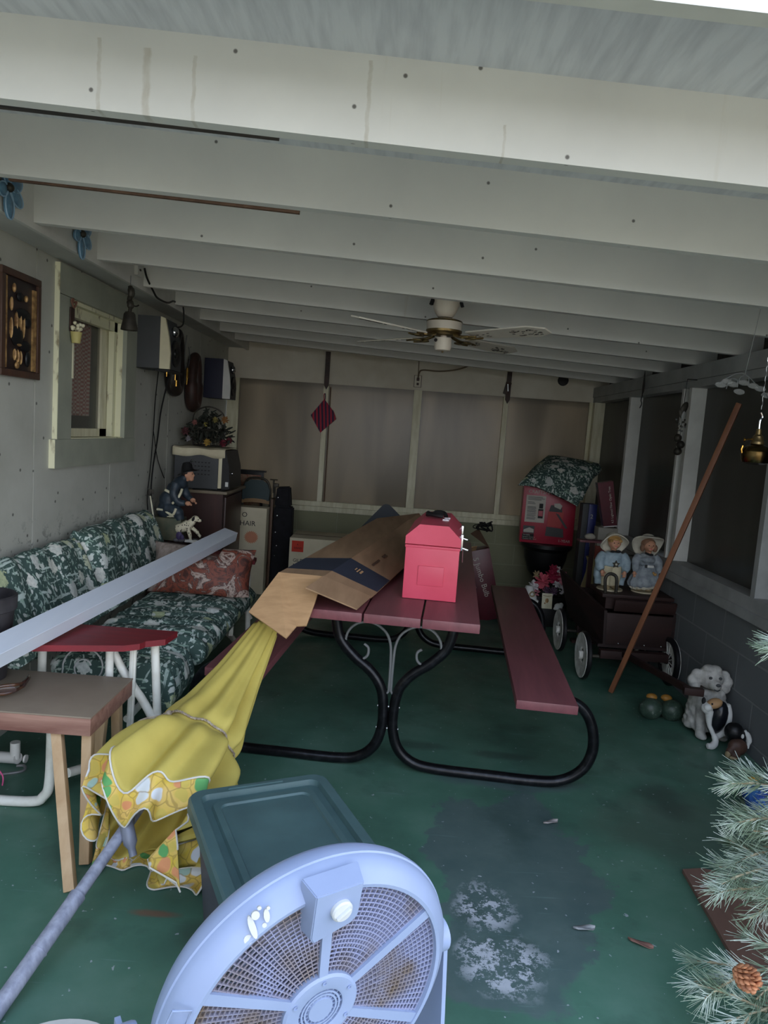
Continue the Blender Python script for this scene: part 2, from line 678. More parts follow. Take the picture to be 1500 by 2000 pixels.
k.color(c(120, 120, 112))
k.pr(0.12, 0, 0.5)
k.p.inputs['Alpha'].default_value = 0.35
M['glass'] = k.m

M['red_wood'] = wood('dark_red_painted_wood', c(134, 80, 85), c(110, 66, 71), 'Y', 16, 0.36, 0.12)
M['red_arm'] = wood('red_painted_armrest', c(138, 36, 46), c(104, 34, 42), 'X', 14, 0.5, 0.12)
M['black_steel'] = mat('black_steel_tube', c(26, 27, 30), 0.28, 0.55, col2=c(50, 52, 56), scale=30, lo=0.5, hi=0.85)
M['grey_iron'] = mat('grey_iron_bar', c(122, 124, 124), 0.5, 0.3)
M['white_metal'] = mat('white_enamel_tube', c(232, 232, 224), 0.4, 0, col2=c(200, 196, 182), scale=14, lo=0.45, hi=0.85)
M['zinc'] = mat('zinc_bolt', c(170, 172, 172), 0.3, 0.9)
M['brass'] = mat('brass', c(196, 152, 70), 0.25, 1.0, col2=c(120, 88, 40), scale=20)
M['chrome'] = mat('chrome', c(210, 212, 214), 0.15, 1.0)
M['black'] = mat('black_plastic', c(24, 24, 26), 0.45)
M['black_cloth'] = mat('black_cloth', c(24, 24, 30), 0.85, col2=c(14, 14, 18), scale=20)
M['black_leather'] = mat('black_leather', c(26, 24, 26), 0.42, col2=c(44, 36, 32), scale=16, bump=0.1)
M['brown_leather'] = mat('brown_leather', c(66, 42, 36), 0.5, col2=c(44, 32, 28), scale=14, bump=0.1)
M['dark_iron'] = mat('dark_iron', c(52, 50, 46), 0.5, 0.5, col2=c(74, 70, 62), scale=18)
M['cream_plastic'] = mat('cream_plastic', c(226, 218, 186), 0.4)
M['dark_grey'] = mat('dark_grey_box', c(72, 74, 76), 0.6)
M['navy_grey'] = mat('navy_grey_cabinet', c(44, 46, 66), 0.6)
M['cord'] = mat('black_cord', c(20, 20, 20), 0.5)
M['dark_wood'] = wood('dark_brown_veneer', c(72, 46, 42), c(52, 36, 34), 'Z', 10, 0.4)
M['card'] = mat('brown_cardboard', c(168, 136, 105), 0.85, col2=c(152, 122, 93), scale=5, stretch=(4, 0.6, 4))
M['card_light'] = mat('light_cardboard', c(198, 158, 116), 0.85, col2=c(182, 144, 104), scale=7, stretch=(1, 6, 6))
M['card_blue'] = mat('dark_blue_printed_band', c(52, 58, 74), 0.7)
M['card_print'] = mat('brown_print', c(98, 74, 58), 0.85)
M['white_card'] = mat('off_white_carton', c(222, 212, 186), 0.8, col2=c(208, 198, 170), scale=4)
M['ink'] = mat('black_ink', c(28, 28, 30), 0.7)
M['orange_ink'] = mat('orange_ink', c(212, 146, 114), 0.8)
M['red_label'] = mat('red_label', c(206, 62, 44), 0.7)
M['pale'] = mat('pale_print', c(196, 190, 180), 0.7)
M['box_red'] = mat('glossy_red_carton', c(164, 24, 52), 0.35)
M['maroon'] = mat('maroon_carton', c(92, 16, 34), 0.35, col2=c(74, 14, 30))
M['box_blue'] = mat('blue_carton', c(34, 44, 108), 0.4)
M['white'] = mat('white_paint', c(228, 228, 224), 0.5)
M['yellow_ink'] = mat('yellow_ink', c(220, 180, 60), 0.6)
# ------------------------------------------------------------ the setting
XL, XF, XR, YB = -1.70, -1.50, 1.91, 7.15


def zj(x):
    return 2.164 - 0.044 * x       # underside of the joists: the roof falls to the right


tag(solo('ground', 'pale ground outside the porch', 'ground', MB().span((-30, -40, -0.16), (30, 0.15, -0.10)), M['grass'], base=False), kind='structure')
g = bpy.data.objects['ground']
for q in ('label', 'category'):
    del g[q]
g2 = struct('ground_behind', MB().span((-30, 7.6, -0.16), (30, 40, -0.10)).span((2.4, 0.15, -0.16), (30, 7.6, -0.1)), M['grass'])
struct('floor', MB().span((-1.9, 0.15, -0.12), (2.2, 7.4, 0.0)), M['floor'])

# left wall: hardboard sheets on the house wall with a window opening
wl = MB()
seams = [-5.2, -4.0, -2.8, -1.6, -0.4, 0.9, 2.13, 3.367, 4.28, 5.35, 6.15, 7.17]  # unseen run towards the camera added to hold back light from the left
wy0, wy1, wz0, wz1 = 3.70, 4.43, 1.355, 2.06
for a, b in zip(seams[:-1], seams[1:]):
    a, b = a + 0.005, b - 0.005
    if b > wy0 and a < wy1:
        wl.span((XL - 0.012, a, -0.1), (XL, b, wz0 - 0.05))
        wl.span((XL - 0.012, a, wz1 + 0.05), (XL, b, 2.3))
        if a < wy0:
            wl.span((XL - 0.012, a, wz0 - 0.05), (XL, min(b, wy0 - 0.05), wz1 + 0.05))
        if b > wy1:
            wl.span((XL - 0.012, max(a, wy1 + 0.05), wz0 - 0.05), (XL, b, wz1 + 0.05))
    else:
        wl.span((XL - 0.012, a, -0.1), (XL, b, 2.3))
# backing behind the joints, and the dark room behind the window
for lo, hi in (((-1.80, -5.2, -0.1), (-1.713, wy0 - 0.02, 3.4)), ((-1.80, wy1 + 0.02, -0.1), (-1.713, 7.3, 3.4)), ((-1.80, wy0 - 0.02, -0.1), (-1.713, wy1 + 0.02, wz0 - 0.03)), ((-1.80, wy0 - 0.02, wz1 + 0.025), (-1.713, wy1 + 0.02, 3.4))):
    wl.span(lo, hi, 1)
wl.span((-2.5, 3.4, 1.1), (-2.48, 4.8, 2.3), 1)
wl.span((-2.5, 3.38, 1.1), (-1.8, 3.4, 2.3), 1)
wl.span((-2.5, 4.8, 1.1), (-1.8, 4.82, 2.3), 1)
wl.span((-2.5, 3.4, 1.08), (-1.8, 4.8, 1.1), 1)
wl.span((-2.5, 3.4, 2.3), (-1.8, 4.8, 2.32), 1)
struct('wall_left', wl, [M['hardboard'], M['void']])

win = tag(thing('window_1', None, None, (XL, 4.06, 1.2)), kind='structure')
cs = MB()
cs.span((XL, 3.55, 2.06), (XL + 0.025, 4.60, 2.205), 0)
cs.span((XL, 3.55, 1.35), (XL + 0.025, 3.70, 2.057), 0)
cs.span((XL, 4.43, 1.35), (XL + 0.025, 4.60, 2.057), 0)
cs.span((XL, 3.52, 1.205), (XL + 0.03, 4.60, 1.349), 0)
part(win, 'casing', cs, [M['greenish_trim']])
cs = MB()
cs.span((XL, 3.545, 1.35), (XL + 0.0245, 3.5495, 2.205), 0)
cs.span((XL, 3.515, 1.206), (XL + 0.0295, 3.5195, 1.348), 0)
part(win, 'casing_edge', cs, [M['peel']], 'peeling cream edge of casing')
jb = MB()
jb.span((-1.82, 3.68, 1.33), (XL, 3.70, 2.08))
jb.span((-1.82, 4.43, 1.33), (XL, 4.45, 2.08))
jb.span((-1.82, 3.68, 2.04), (XL, 4.45, 2.06))
jb.span((-1.82, 3.68, 1.335), (XL + 0.01, 4.45, 1.355))
jb.span((-1.77, 4.385, 1.355), (-1.735, 4.43, 2.04))
jb.span((-1.77, 3.70, 1.985), (-1.735, 4.43, 2.04))
part(win, 'jamb', jb, [M['peel']], 'cream jamb with peeling paint')
sh = MB()
sh.span((-1.80, 3.70, 1.355), (-1.775, 3.745, 2.04))
sh.span((-1.80, 4.30, 1.355), (-1.775, 4.43, 2.04))
sh.span((-1.80, 3.70, 1.355), (-1.775, 4.43, 1.40))
sh.span((-1.80, 3.70, 1.99), (-1.775, 4.43, 2.04))
part(win, 'sash', sh, [M['cream_trim']])
part(win, 'pane', MB().span((-1.79, 3.74, 1.39), (-1.786, 4.31, 2.0)), [M['glass']])

k = Nodes('red_checked_curtain')
ck = k.n('ShaderNodeTexChecker')
ck.inputs['Scale'].default_value = 85
k.l(k.coords((1, 1, 1)), ck.inputs['Vector'])
ck.inputs['Color1'].default_value = c(236, 214, 200)
ck.inputs['Color2'].default_value = c(206, 130, 120)
k.color(ck.outputs['Color'])
M['check'] = k.pr(0.9)
cur = MB()
cur.grid(60, 14, lambda u, v: (-1.845 + 0.012 * math.sin(u * 44) , 4.06 + 0.25 * u - 0.05 * (1 - v) * (1 - u), 1.47 + 0.55 * v))
o = solo('window_curtain', 'red and white checked curtain behind the house window glass', 'curtain', cur, M['check'])
solidify(o, 0.002)

# eave soffit and fascia along the house wall
struct('trim_1', MB().span((XL, 1.30, 2.222), (XF - 0.021, YB, 2.245)), M['soffit'])
struct('trim_2', MB().span((XF - 0.02, 1.30, 2.205), (XF, YB, 2.43)), M['white_trim'])

# back wall
wb_ = MB()
wb_.span((-1.8, YB, -0.1), (2.1, YB + 0.2, 0.665), 0)
wb_.span((-1.8, YB, 1.932), (2.1, YB + 0.06, 2.5), 1)
struct('wall_back', wb_, [M['block_back'], M['cream']])
struct('trim_3', MB().span((XL, YB - 0.035, 0.666), (XR, YB + 0.12, 0.716)).span((XL, YB - 0.02, 0.718), (XR, YB + 0.12, 0.766)), M['cream_trim'])
for i, (a, b) in enumerate([(-1.69, -1.575), (-0.742, -0.692), (0.15, 0.228), (1.032, 1.080), (1.875, 1.91)]):
    struct('trim_%d' % (4 + i), MB().span((a, YB - 0.012, 0.766), (b, YB + 0.05, 1.932)), M['cream_trim'])
for i, (a, b) in enumerate([(-1.575, -0.742), (-0.692, 0.15), (0.228, 1.032), (1.08, 1.875)]):
    o = struct('window_%d' % (2 + i), MB().span((a, YB + 0.015, 0.766), (b, YB + 0.019, 1.932)), M['film_back'])

# right wall: block below, film panes between posts above
struct('wall_right', MB().span((XR, 1.65, -0.1), (XR + 0.2, YB + 0.2, 0.665)), M['block_right'])
struct('trim_9', MB().span((XR - 0.03, 1.65, 0.664), (XR + 0.14, YB, 0.716)).span((XR - 0.012, 1.65, 0.716), (XR + 0.14, YB, 0.785)), M['grey_trim'])
struct('trim_10', MB().span((XR, 1.65, 1.93), (XR + 0.14, YB, 1.978)).span((XR - 0.008, 1.65, 1.980), (XR + 0.14, YB, 2.074)), M['grey_trim'])
for i, (a, b, x0, x1, m) in enumerate([(7.06, 7.149, XR - 0.004, XR + 0.12, 'cream_trim'), (5.985, 6.03, XR - 0.004, XR + 0.095, 'white_trim'), (4.885, 4.915, XR - 0.008, XR + 0.03, 'white_trim'), (4.765, 4.81, XR - 0.004, XR + 0.095, 'white_trim'), (4.81, 4.885, XR + 0.03, XR + 0.06, 'grey_trim'), (3.66, 3.705, XR - 0.004, XR + 0.075, 'grey_trim'), (2.50, 2.545, XR - 0.004, XR + 0.09, 'grey_trim'), (1.65, 1.70, XR - 0.004, XR + 0.12, 'grey_trim')]):
    struct('trim_%d' % (11 + i), MB().span((x0, a, 0.785), (x1, b, 1.93)), M[m])
for i, (a, b) in enumerate([(6.03, 7.06), (4.915, 5.985), (3.705, 4.765), (2.545, 3.66), (1.70, 2.50)]):
    struct('window_%d' % (6 + i), MB().span((XR + 0.096, a - 0.02, 0.785), (XR + 0.10, b + 0.02, 1.93)), M['film_right'])
# board closing the gap above the header, the gap's darkness put into its colour
struct('trim_19', MB().span((XR + 0.14, 1.30, 2.0), (XR + 0.17, YB + 0.2, 2.5)), M['dark_gap'])

# roof: joists, deck and front fascia
JY = [1.74, 2.34, 2.94, 3.55, 4.19, 4.78, 5.375, 5.97, 6.52]
HJ = 0.184


def joist(name, y, drop=0.0, h=HJ, th=0.04, x0=XF, x1=XR + 0.14, m='timber', warp=0.0):
    mb = MB()
    N = 14

    def sec(t):
        x = x0 + (x1 - x0) * t
        z = zj(x) - drop + warp * math.sin(PI * t)
        return x, z
    V = []
    for i in range(N + 1):
        x, z = sec(i / N)
        V.append([mb.b.verts.new(p) for p in ((x, y, z), (x, y + th, z), (x, y + th, zj(x) + h), (x, y, zj(x) + h))])
    for i in range(N):
        for a in range(4):
            mb.b.faces.new((V[i][a], V[i][(a + 1) % 4], V[i + 1][(a + 1) % 4], V[i + 1][a]))
    mb.b.faces.new(V[0][::-1])
    mb.b.faces.new(V[-1])
    return struct(name, mb, M[m], smooth=20)


for i, y in enumerate(JY):
    joist('trim_%d' % (20 + i), y, m='timber_front' if i == 0 else 'timber', warp=(-0.006, 0.004, 0.0, 0.003, -0.003, 0, 0.002, 0, 0)[i])
dk = MB()
dk.hexa([(XL - 0.1, 1.30, zj(XL - 0.1) + HJ), (XR + 0.3, 1.30, zj(XR + 0.3) + HJ), (XR + 0.3, YB + 0.2, zj(XR + 0.3) + HJ), (XL - 0.1, YB + 0.2, zj(XL - 0.1) + HJ),
         (XL - 0.1, 1.30, zj(XL - 0.1) + HJ + 0.03), (XR + 0.3, 1.30, zj(XR + 0.3) + HJ + 0.03), (XR + 0.3, YB + 0.2, zj(XR + 0.3) + HJ + 0.03), (XL - 0.1, YB + 0.2, zj(XL - 0.1) + HJ + 0.03)])
struct('ceiling', dk, M['deck'])
joist('trim_30', 1.30, drop=-0.105, h=HJ + 0.04, x0=XL - 0.1, x1=XR + 0.3, m='white_trim')
# dark slip stands in for gap shadow by the front joist; second is raw timber
struct('trim_31', MB().bar((-1.45, 1.795, zj(-1.45) + 0.012), (-0.33, 1.795, zj(-0.33) + 0.012), 0.03, 0.022, up=(0, 1, 0)), M['dark_gap'])
struct('trim_32', MB().bar((-1.30, 2.392, zj(-1.3) + 0.008), (-0.36, 2.392, zj(-0.36) + 0.008), 0.024, 0.014, up=(0, 1, 0)), M['raw_wood'])

# ------------------------------------------------------------ picnic table
pt = thing('picnic_table', 'dark red plank picnic table with black steel tube frame and attached benches', 'table', (0.14, 4.045, 0), math.radians(-5), world=False)
for x in (-0.244, 0, 0.244):
    part(pt, 'tabletop_plank', MB().box((x, 0, 0.73), (0.236, 2.32, 0.04), bev=0.004), M['red_wood'])
for x in (-0.66, 0.66):
    part(pt, 'bench_seat', MB().box((x, 0, 0.432), (0.25, 2.32, 0.038), bev=0.004), M['red_wood'])
path = [(.262, .705), (.255, .64), (.232, .572), (.17, .505), (.09, .443), (.040, .372), (.024, .28), (.026, .185), (.055, .10), (.12, .045), (.22, .026), (.45, .024), (.66, .024), (.78, .04), (.865, .10), (.90, .19), (.89, .29), (.85, .365), (.79, .402), (.72, .408)]
for y, sg in ((-0.97, 1), (0.95, 1)):
    for s in (-1, 1):
        part(pt, 'tube_leg', MB().tube([(s * x, y, z) for x, z in path], 0.0235, 12, smooth=6), M['black_steel'])
    part(pt, 'cross_bracket', MB().box((0, y, 0.703), (0.62, 0.045, 0.012)), M['black_steel'])
    for x in (-0.68, 0.68):
        part(pt, 'bench_bracket', MB().box((x, y, 0.412), (0.24, 0.04, 0.008)), M['black_steel'])
    for z in (0.29, 0.19):
        part(pt, 'bolt', MB().tube([(-0.05, y, z), (0.05, y, z)], 0.006, 8), M['zinc'])
    for s in (-1, 1):
        q = [(0.052, .388), (0.046, .398), (0.034, .392), (0.032, .372), (0.020, .352), (0.006, .362), (0.005, .40), (0.006, .49), (0.012, .575), (0.04, .632), (0.10, .665), (0.165, .655), (0.205, .61), (0.21, .55), (0.185, .505), (0.145, .492), (0.112, .512), (0.108, .548), (0.128, .566)]
        part(pt, 'scrollwork', MB().tube([(s * x, y - 0.004, z) for x, z in q], 0.0060, 8, smooth=6), M['grey_iron'])

# ------------------------------------------------------------ toolbox
TBX = math.radians(-5.5)
tb = thing('toolbox', 'pink-red metal toolbox with sloped lid standing on the picnic table', 'toolbox', (0.232, 3.51, 0.752), TBX, world=False)
M['tool_red'] = mat('pinkish_red_enamel', c(228, 88, 112), 0.4, 0, col2=c(218, 78, 100), scale=4)
L2 = 0.29
b = MB().box((0, 0, 0.125), (0.246, 2 * L2, 0.25), bev=0.004)
for z, h in ((0.243, 0.012),):
    b.box((0, 0, z), (0.252, 2 * L2 + 0.006, h), bev=0.003)
b.box((0, -L2 - 0.002, 0.112), (0.118, 0.008, 0.090), bev=0.003)
part(tb, 'body', b, M['tool_red'])
prof = [(-0.126, 0), (0.126, 0), (0.126, 0.035), (0.066, 0.092), (-0.066, 0.092), (-0.126, 0.035)]
part(tb, 'lid', MB().prism(prof, 2 * L2 + 0.008, frame((0, L2 + 0.004, 0.254), (1, 0, 0), (0, 0, 1))), M['tool_red'])
h = MB().tube([(-0.045, 0.02, 0.352), (-0.045, 0.02, 0.366), (-0.04, -0.03, 0.368), (0.0, -0.06, 0.368), (0.03, -0.06, 0.366)], 0.012, 8, smooth=4)
h.tube([(-0.02, 0.05, 0.352), (-0.01, 0.05, 0.37), (0.03, 0.035, 0.372), (0.045, 0.02, 0.354)], 0.01, 8, smooth=4)
part(tb, 'handle', h, M['black'])
part(tb, 'handle_bracket', MB().box((0.045, -0.05, 0.348), (0.03, 0.022, 0.006)), M['chrome'])
part(tb, 'handle_bracket', MB().box((0.05, 0.03, 0.348), (0.03, 0.02, 0.006)), M['chrome'])
for y in (-0.17, 0.17):
    la = MB().box((0.129, y, 0.262), (0.012, 0.035, 0.075), bev=0.002)
    la.box((0.145, y, 0.232), (0.034, 0.03, 0.008), rot=(0, 0.25, 0), bev=0.002)
    la.tube([(0.138, y - 0.014, 0.228), (0.14, y - 0.014, 0.17), (0.14, y + 0.014, 0.17), (0.138, y + 0.014, 0.228)], 0.0022, 6)
    part(tb, 'latch', la, M['chrome'])

# ------------------------------------------------------------ long flattened cardboard box
cb = thing('cardboard_box', 'long brown cardboard box with dark blue band lying across the picnic table', 'box', (-0.1, 4.0, 0.755))
A, B, Cc, D = Vector((-0.462, 3.05, 0.862)), Vector((-0.266, 3.02, 0.866)), Vector((-0.056, 3.09, 0.775)), Vector((-0.40, 3.10, 0.772))
A2, B2, C2, D2 = Vector((-0.085, 4.74, 0.925)), Vector((0.205, 5.10, 0.94)), Vector((0.34, 4.95, 0.80)), Vector((0.02, 4.74, 0.80))


def lerp(a, b, t):
    return a + (b - a) * t


bx = MB()
stops = [0.0, 0.055, 0.195, 1.0]
T = 0.006
for lo, hi, mi in ((0, 1, 0), (1, 2, 1), (2, 3, 0)):
    t0, t1 = stops[lo], stops[hi]
    bx.sheet([lerp(A, A2, t0), lerp(B, B2, t0), lerp(B, B2, t1), lerp(A, A2, t1)], T, mi)
    bx.sheet([lerp(B, B2, t0), lerp(Cc, C2, t0), lerp(Cc, C2, t1), lerp(B, B2, t1)], T, mi)
bx.sheet([A, A2, D2, D], T, 0)
bx.sheet([D, Cc, C2, D2], T, 0)
part(cb, 'carton', bx, [M['card'], M['card_blue']], smooth=0)
e1 = MB().sheet([A + Vector((0, -.002, .003)), B + Vector((0, -.002, .002)), (-0.285, 2.90, 0.775), (-0.305, 2.83, 0.70), (-0.345, 2.83, 0.695), (-0.375, 2.76, 0.662), (-0.555, 2.90, 0.72)], T)
part(cb, 'flap', e1, M['card_light'], 'light brown flap hanging from the open end', smooth=0)
e2 = MB().sheet([B + Vector((0.0, -.004, 0.004)), Cc + Vector((0, -.004, .004)), Cc + Vector((-.052, -.19, -.010)), B + Vector((-.052, -.19, -.010))], T)
part(cb, 'flap', e2, M['card'], smooth=0)
# print on the right face
fx = (B2 - B).normalized()
fy = (Cc - B).normalized()
nrm = fy.cross(fx).normalized() * -1
if nrm.z < 0:
    nrm = -nrm
pr = MB()
o = lerp(B, B2, 0.13) + fy * 0.085 + nrm * 0.0045
m = frame(o, fx, z=nrm)
for dx, dy, w, h in ((0, 0.0, 0.06, 0.007), (0, -0.016, 0.05, 0.010), (0, 0.014, 0.035, 0.005)):
    pr.box(m @ Vector((dx, dy, 0)), (w, h, 0.0008), m.to_3x3().to_4x4())
part(cb, 'print', pr, M['card_light'])
o = lerp(B, B2, 0.30) + fy * 0.11 + nrm * 0.0045
m = frame(o, fx, z=nrm)
part(cb, 'print', MB().box(m @ Vector((-0.12, 0.0, 0)), (0.14, 0.012, 0.0008), m.to_3x3().to_4x4()), M['card_print'])
part(cb, 'print', MB().box(m @ Vector((0.06, 0.0, 0)), (0.07, 0.016, 0.0008), m.to_3x3().to_4x4()), M['card_print'])

# ------------------------------------------------------------ closed patio umbrella leaning on the table
um = thing('patio_umbrella', 'folded yellow patio umbrella with grey pole leaning against the picnic table', 'umbrella', (-0.872, 1.607, 0.0))
P0 = Vector((-0.905, 1.475, 0.022 - 0.05 + 0.05))
P1 = Vector((-0.475, 3.20, 0.663))
ax = (Vector((-0.475, 3.2, 0.663)) - Vector((-0.872, 1.607, 0.03))).normalized()
S0 = Vector((-0.872, 1.607, 0.03))


def pa(t):
    return S0 + ax * t


M['pole'] = mat('worn_grey_lavender_pole', c(170, 174, 192), 0.45, 0.15, col2=c(136, 140, 158), scale=16, stretch=(3, 3, 0.7))
M['pole_dark'] = mat('grey_crank_handle', c(124, 128, 142), 0.4, 0.1)
part(um, 'lower_pole', MB().tube([pa(-0.14), pa(0.30)], 0.0225, 16).tube([pa(0.14), pa(0.142)], 0.0245, 16), M['pole'])
part(um, 'upper_pole', MB().tube([pa(0.28), pa(1.78)], 0.018, 16).tube([pa(0.29), pa(0.305)], 0.0235, 16), M['pole'])
side = ax.cross(Vector((0, 0, 1))).normalized()
up2 = side.cross(ax)
h0 = pa(0.55) + up2 * 0.026
hd = MB().ball(h0, (0.027, 0.027, 0.029), 14)
hd.tube([h0 + up2 * 0.006, h0 + up2 * 0.010 + Vector((0.022, -0.030, -0.035)), h0 + Vector((0.046, -0.055, -0.085))], [0.024, 0.021, 0.012], 12, smooth=5)
part(um, 'crank_handle', hd, M['pole_dark'])

k = Nodes('yellow_canvas')
co = k.coords()
k.color(k.ramp(k.noise(co, 5, 5), [(0.3, c(214, 196, 104)), (0.75, c(194, 175, 90))]))
k.bump(k.noise(co, 8, 4), 0.12, 0.02)
M['yellow'] = k.pr(0.62, 0, 0.3)
k = Nodes('flower_printed_canvas')
co = k.coords()
nd_ = k.n('ShaderNodeTexNoise')
nd_.inputs['Scale'].default_value = 9
k.l(co, nd_.inputs['Vector'])
va = k.n('ShaderNodeVectorMath', operation='MULTIPLY_ADD')
k.l(nd_.outputs['Color'], va.inputs[0])
va.inputs[1].default_value = (0.09, 0.09, 0.09)
k.l(co, va.inputs[2])
co = va.outputs[0]
v1 = k.voro(co, 21, 'F1')
v2 = k.voro(k.coords((1, 1, 1), (0.3, 0.1, 0.2)), 20, 'F1')
base = k.ramp(k.noise(co, 14, 3), [(0.35, c(214, 184, 70)), (0.6, c(224, 190, 110))])
vc = k.n('ShaderNodeSeparateColor')
k.l(v1.outputs['Color'], vc.inputs[0])
pal = k.ramp(vc.outputs[0], [(0.0, c(208, 184, 92)), (0.36, c(96, 162, 96)), (0.52, c(222, 226, 230)), (0.70, c(220, 150, 104)), (0.86, c(168, 198, 188))], 'CONSTANT')
base = k.mix(k.ramp(v1.outputs['Distance'], [(0.42, (1, 1, 1, 1)), (0.5, (0, 0, 0, 1))]), base, pal)
v3 = k.voro(co, 21, 'DISTANCE_TO_EDGE')
base = k.mix(k.ramp(v3.outputs['Distance'], [(0.02, (0.5,) * 3), (0.05, (0,) * 3)]), base, c(140, 112, 62))
k.color(base)
M['print'] = k.pr(0.75)
M['piping'] = mat('white_piping', c(224, 220, 212), 0.7)
M['rope'] = mat('twisted_rope', c(190, 178, 160), 0.8, col2=c(140, 124, 110), scale=60)


def canopy(t_from_tip, th, L=1.0, ruf=0.0, r_add=0.0):
    """t 0 at the tip, 1 at the hem; th around"""
    t = t_from_tip
    K = ((0, .045), (.3, .078), (.5, .108), (.66, .150), (.74, .182), (.86, .200), (1.0, .212))
    for (ta, ra), (tb2, rb) in zip(K[:-1], K[1:]):
        if ta <= t <= tb2 + 1e-6:
            q = (t - ta) / (tb2 - ta)
            R = ra + (rb - ra) * q
            break
    pinch = -0.016 * math.exp(-((t - 0.66) / 0.04) ** 2)
    fold = 0.16 * math.sin(8 * th + 1.4 * math.sin(3 * th) + 1.2 * t) + 0.10 * math.sin(13 * th - 2.0 * t + 0.7)
    R = (R + pinch) * (1 + fold * (0.45 + 0.55 * t) * (1 - 0.75 * math.exp(-((t - 0.66) / 0.06) ** 2))) + r_add + ruf * math.sin(11 * th + 2 * math.sin(2 * th))
    s = 1.62 - L * t
    sag = Vector((0, 0, -1)) * (0.05 * math.sin(PI * min(1, t)) * 0.8 + 0.02 * t)
    ca, sa = math.cos(th), math.sin(th)
    wid = 1.16
    # the cloth drops further on its lower side
    low = max(0, -sa) * 0.06 * max(0, t - 0.6) / 0.4
    hem = 0.05 * t ** 6 * math.sin(5 * th + 0.8) + 0.03 * t ** 6 * math.sin(9 * th)
    p = pa(s - hem) + sag + side * (R * ca * wid) + up2 * (R * sa) - Vector((0, 0, low))
    # pressed against the bin, and kept clear of the table legs
    bu = Vector((.901, .434, 0))
    bvv = Vector((-.434, .901, 0))
    rel = p - Vector((-0.215, 1.822, 0))
    lx, ly = rel.dot(bu), rel.dot(bvv)
    if lx > -0.235 and ly < 0.36 and p.z < 0.45:
        p -= bu * (lx + 0.235)
    if p.x < -0.86 and p.y < 2.75:
        p.x = -0.86 - 0.035 * (1 - math.exp((p.x + 0.86) / 0.06))
    if p.z < 0.012:
        p.z = 0.012 + 0.004 * math.sin(th * 9)
    return p


cn = MB().grid(150, 60, lambda u, v: canopy(0.02 + 0.98 * v, 2 * PI * u), cu=True)
o = part(um, 'canopy', cn, M['yellow'], 'folded yellow canvas canopy', smooth=60)
solidify(o, 0.002)


def valance(u, v):
    th = 2 * PI * u
    p = canopy(1.0, th)
    q = canopy(0.97, th)
    d = (p - q).normalized()
    out = (p - pa(1.62 - 1.0)).normalized()
    r = p + d * (0.06 * v) * (0.8 + 0.4 * math.sin(7 * th)) + out * (0.026 * v) * math.sin(12 * th + 0.4) - out * 0.02 * v + Vector((0, 0, -0.07 * v))
    if r.z < 0.006:
        r.z = 0.006
    return r


o = part(um, 'valance', MB().grid(170, 7, valance, cu=True), M['print'], 'flower printed valance with white piping', smooth=60)
solidify(o, 0.002)
hp = MB()
hp.tube([canopy(1.0, 2 * PI * i / 150) + (canopy(1.0, 2 * PI * i / 150) - pa(0.62)).normalized() * 0.003 for i in range(150)], 0.003, 6, True)
hp.tube([valance(i / 150, 1.0) for i in range(150)], 0.0028, 6, True)
part(um, 'piping', hp, M['piping'])
rp = MB()
for ph in (0, PI):
    rp.tube([canopy(0.655 + 0.012 * math.sin(2 * PI * i / 120 + 2), 2 * PI * i / 120) + (canopy(0.655, 2 * PI * i / 120) - pa(1.62 - 1.0 * .655)).normalized() * (0.011 + 0.0025 * math.cos(i * 2.1 + ph)) + ax * 0.003 * math.sin(i * 2.1 + ph) for i in range(120)], 0.003, 6, True)
rp.tube([canopy(0.66, 2.15) + up2 * 0.008, canopy(0.72, 2.35) + up2 * 0.010, canopy(0.80, 2.60) + up2 * 0.010, canopy(0.88, 2.75) + up2 * 0.01], 0.004, 6, smooth=5)
rp.ball(canopy(0.655, 2.1) + up2 * 0.012, 0.012, 10)
part(um, 'tie_rope', rp, M['rope'])
# ------------------------------------------------------------ round floor fan
M['fan'] = mat('lavender_plastic', c(152, 166, 198), 0.42, 0, col2=c(144, 158, 189), scale=5)
M['fan_dust'] = mat('dusty_lavender_plastic', c(150, 154, 184), 0.6, 0, col2=c(128, 112, 98), scale=7, lo=0.45, hi=0.65)
M['fan_blade'] = mat('dusty_fan_blade', c(160, 160, 172), 0.6, 0, col2=c(124, 108, 92), scale=7, lo=0.4, hi=0.75)
fn_ = Vector((0.522, -0.843, -0.126)).normalized()
fx_ = Vector((0.850, 0.527, 0)).normalized()
FC = Vector((-0.062, 1.199, 0.448))
FM = frame(FC, fx_, z=fn_) @ Matrix.Rotation(math.radians(2.5), 4, 'Z')
FS = frame((FC.x, FC.y, 0), fx_, z=Vector((0.532, -0.847, 0)))   # same heading, upright, for the stand
ff = thing('floor_fan', 'round lavender plastic floor fan with white dial in the foreground', 'fan', (FC.x, FC.y, 0))


def fp(name, mb, m, label=None, M4=None, parent=None, smooth=35):
    bmesh.ops.transform(mb.b, matrix=M4 or FM, verts=mb.b.verts)
    return part(parent or ff, name, mb, m, label, smooth)


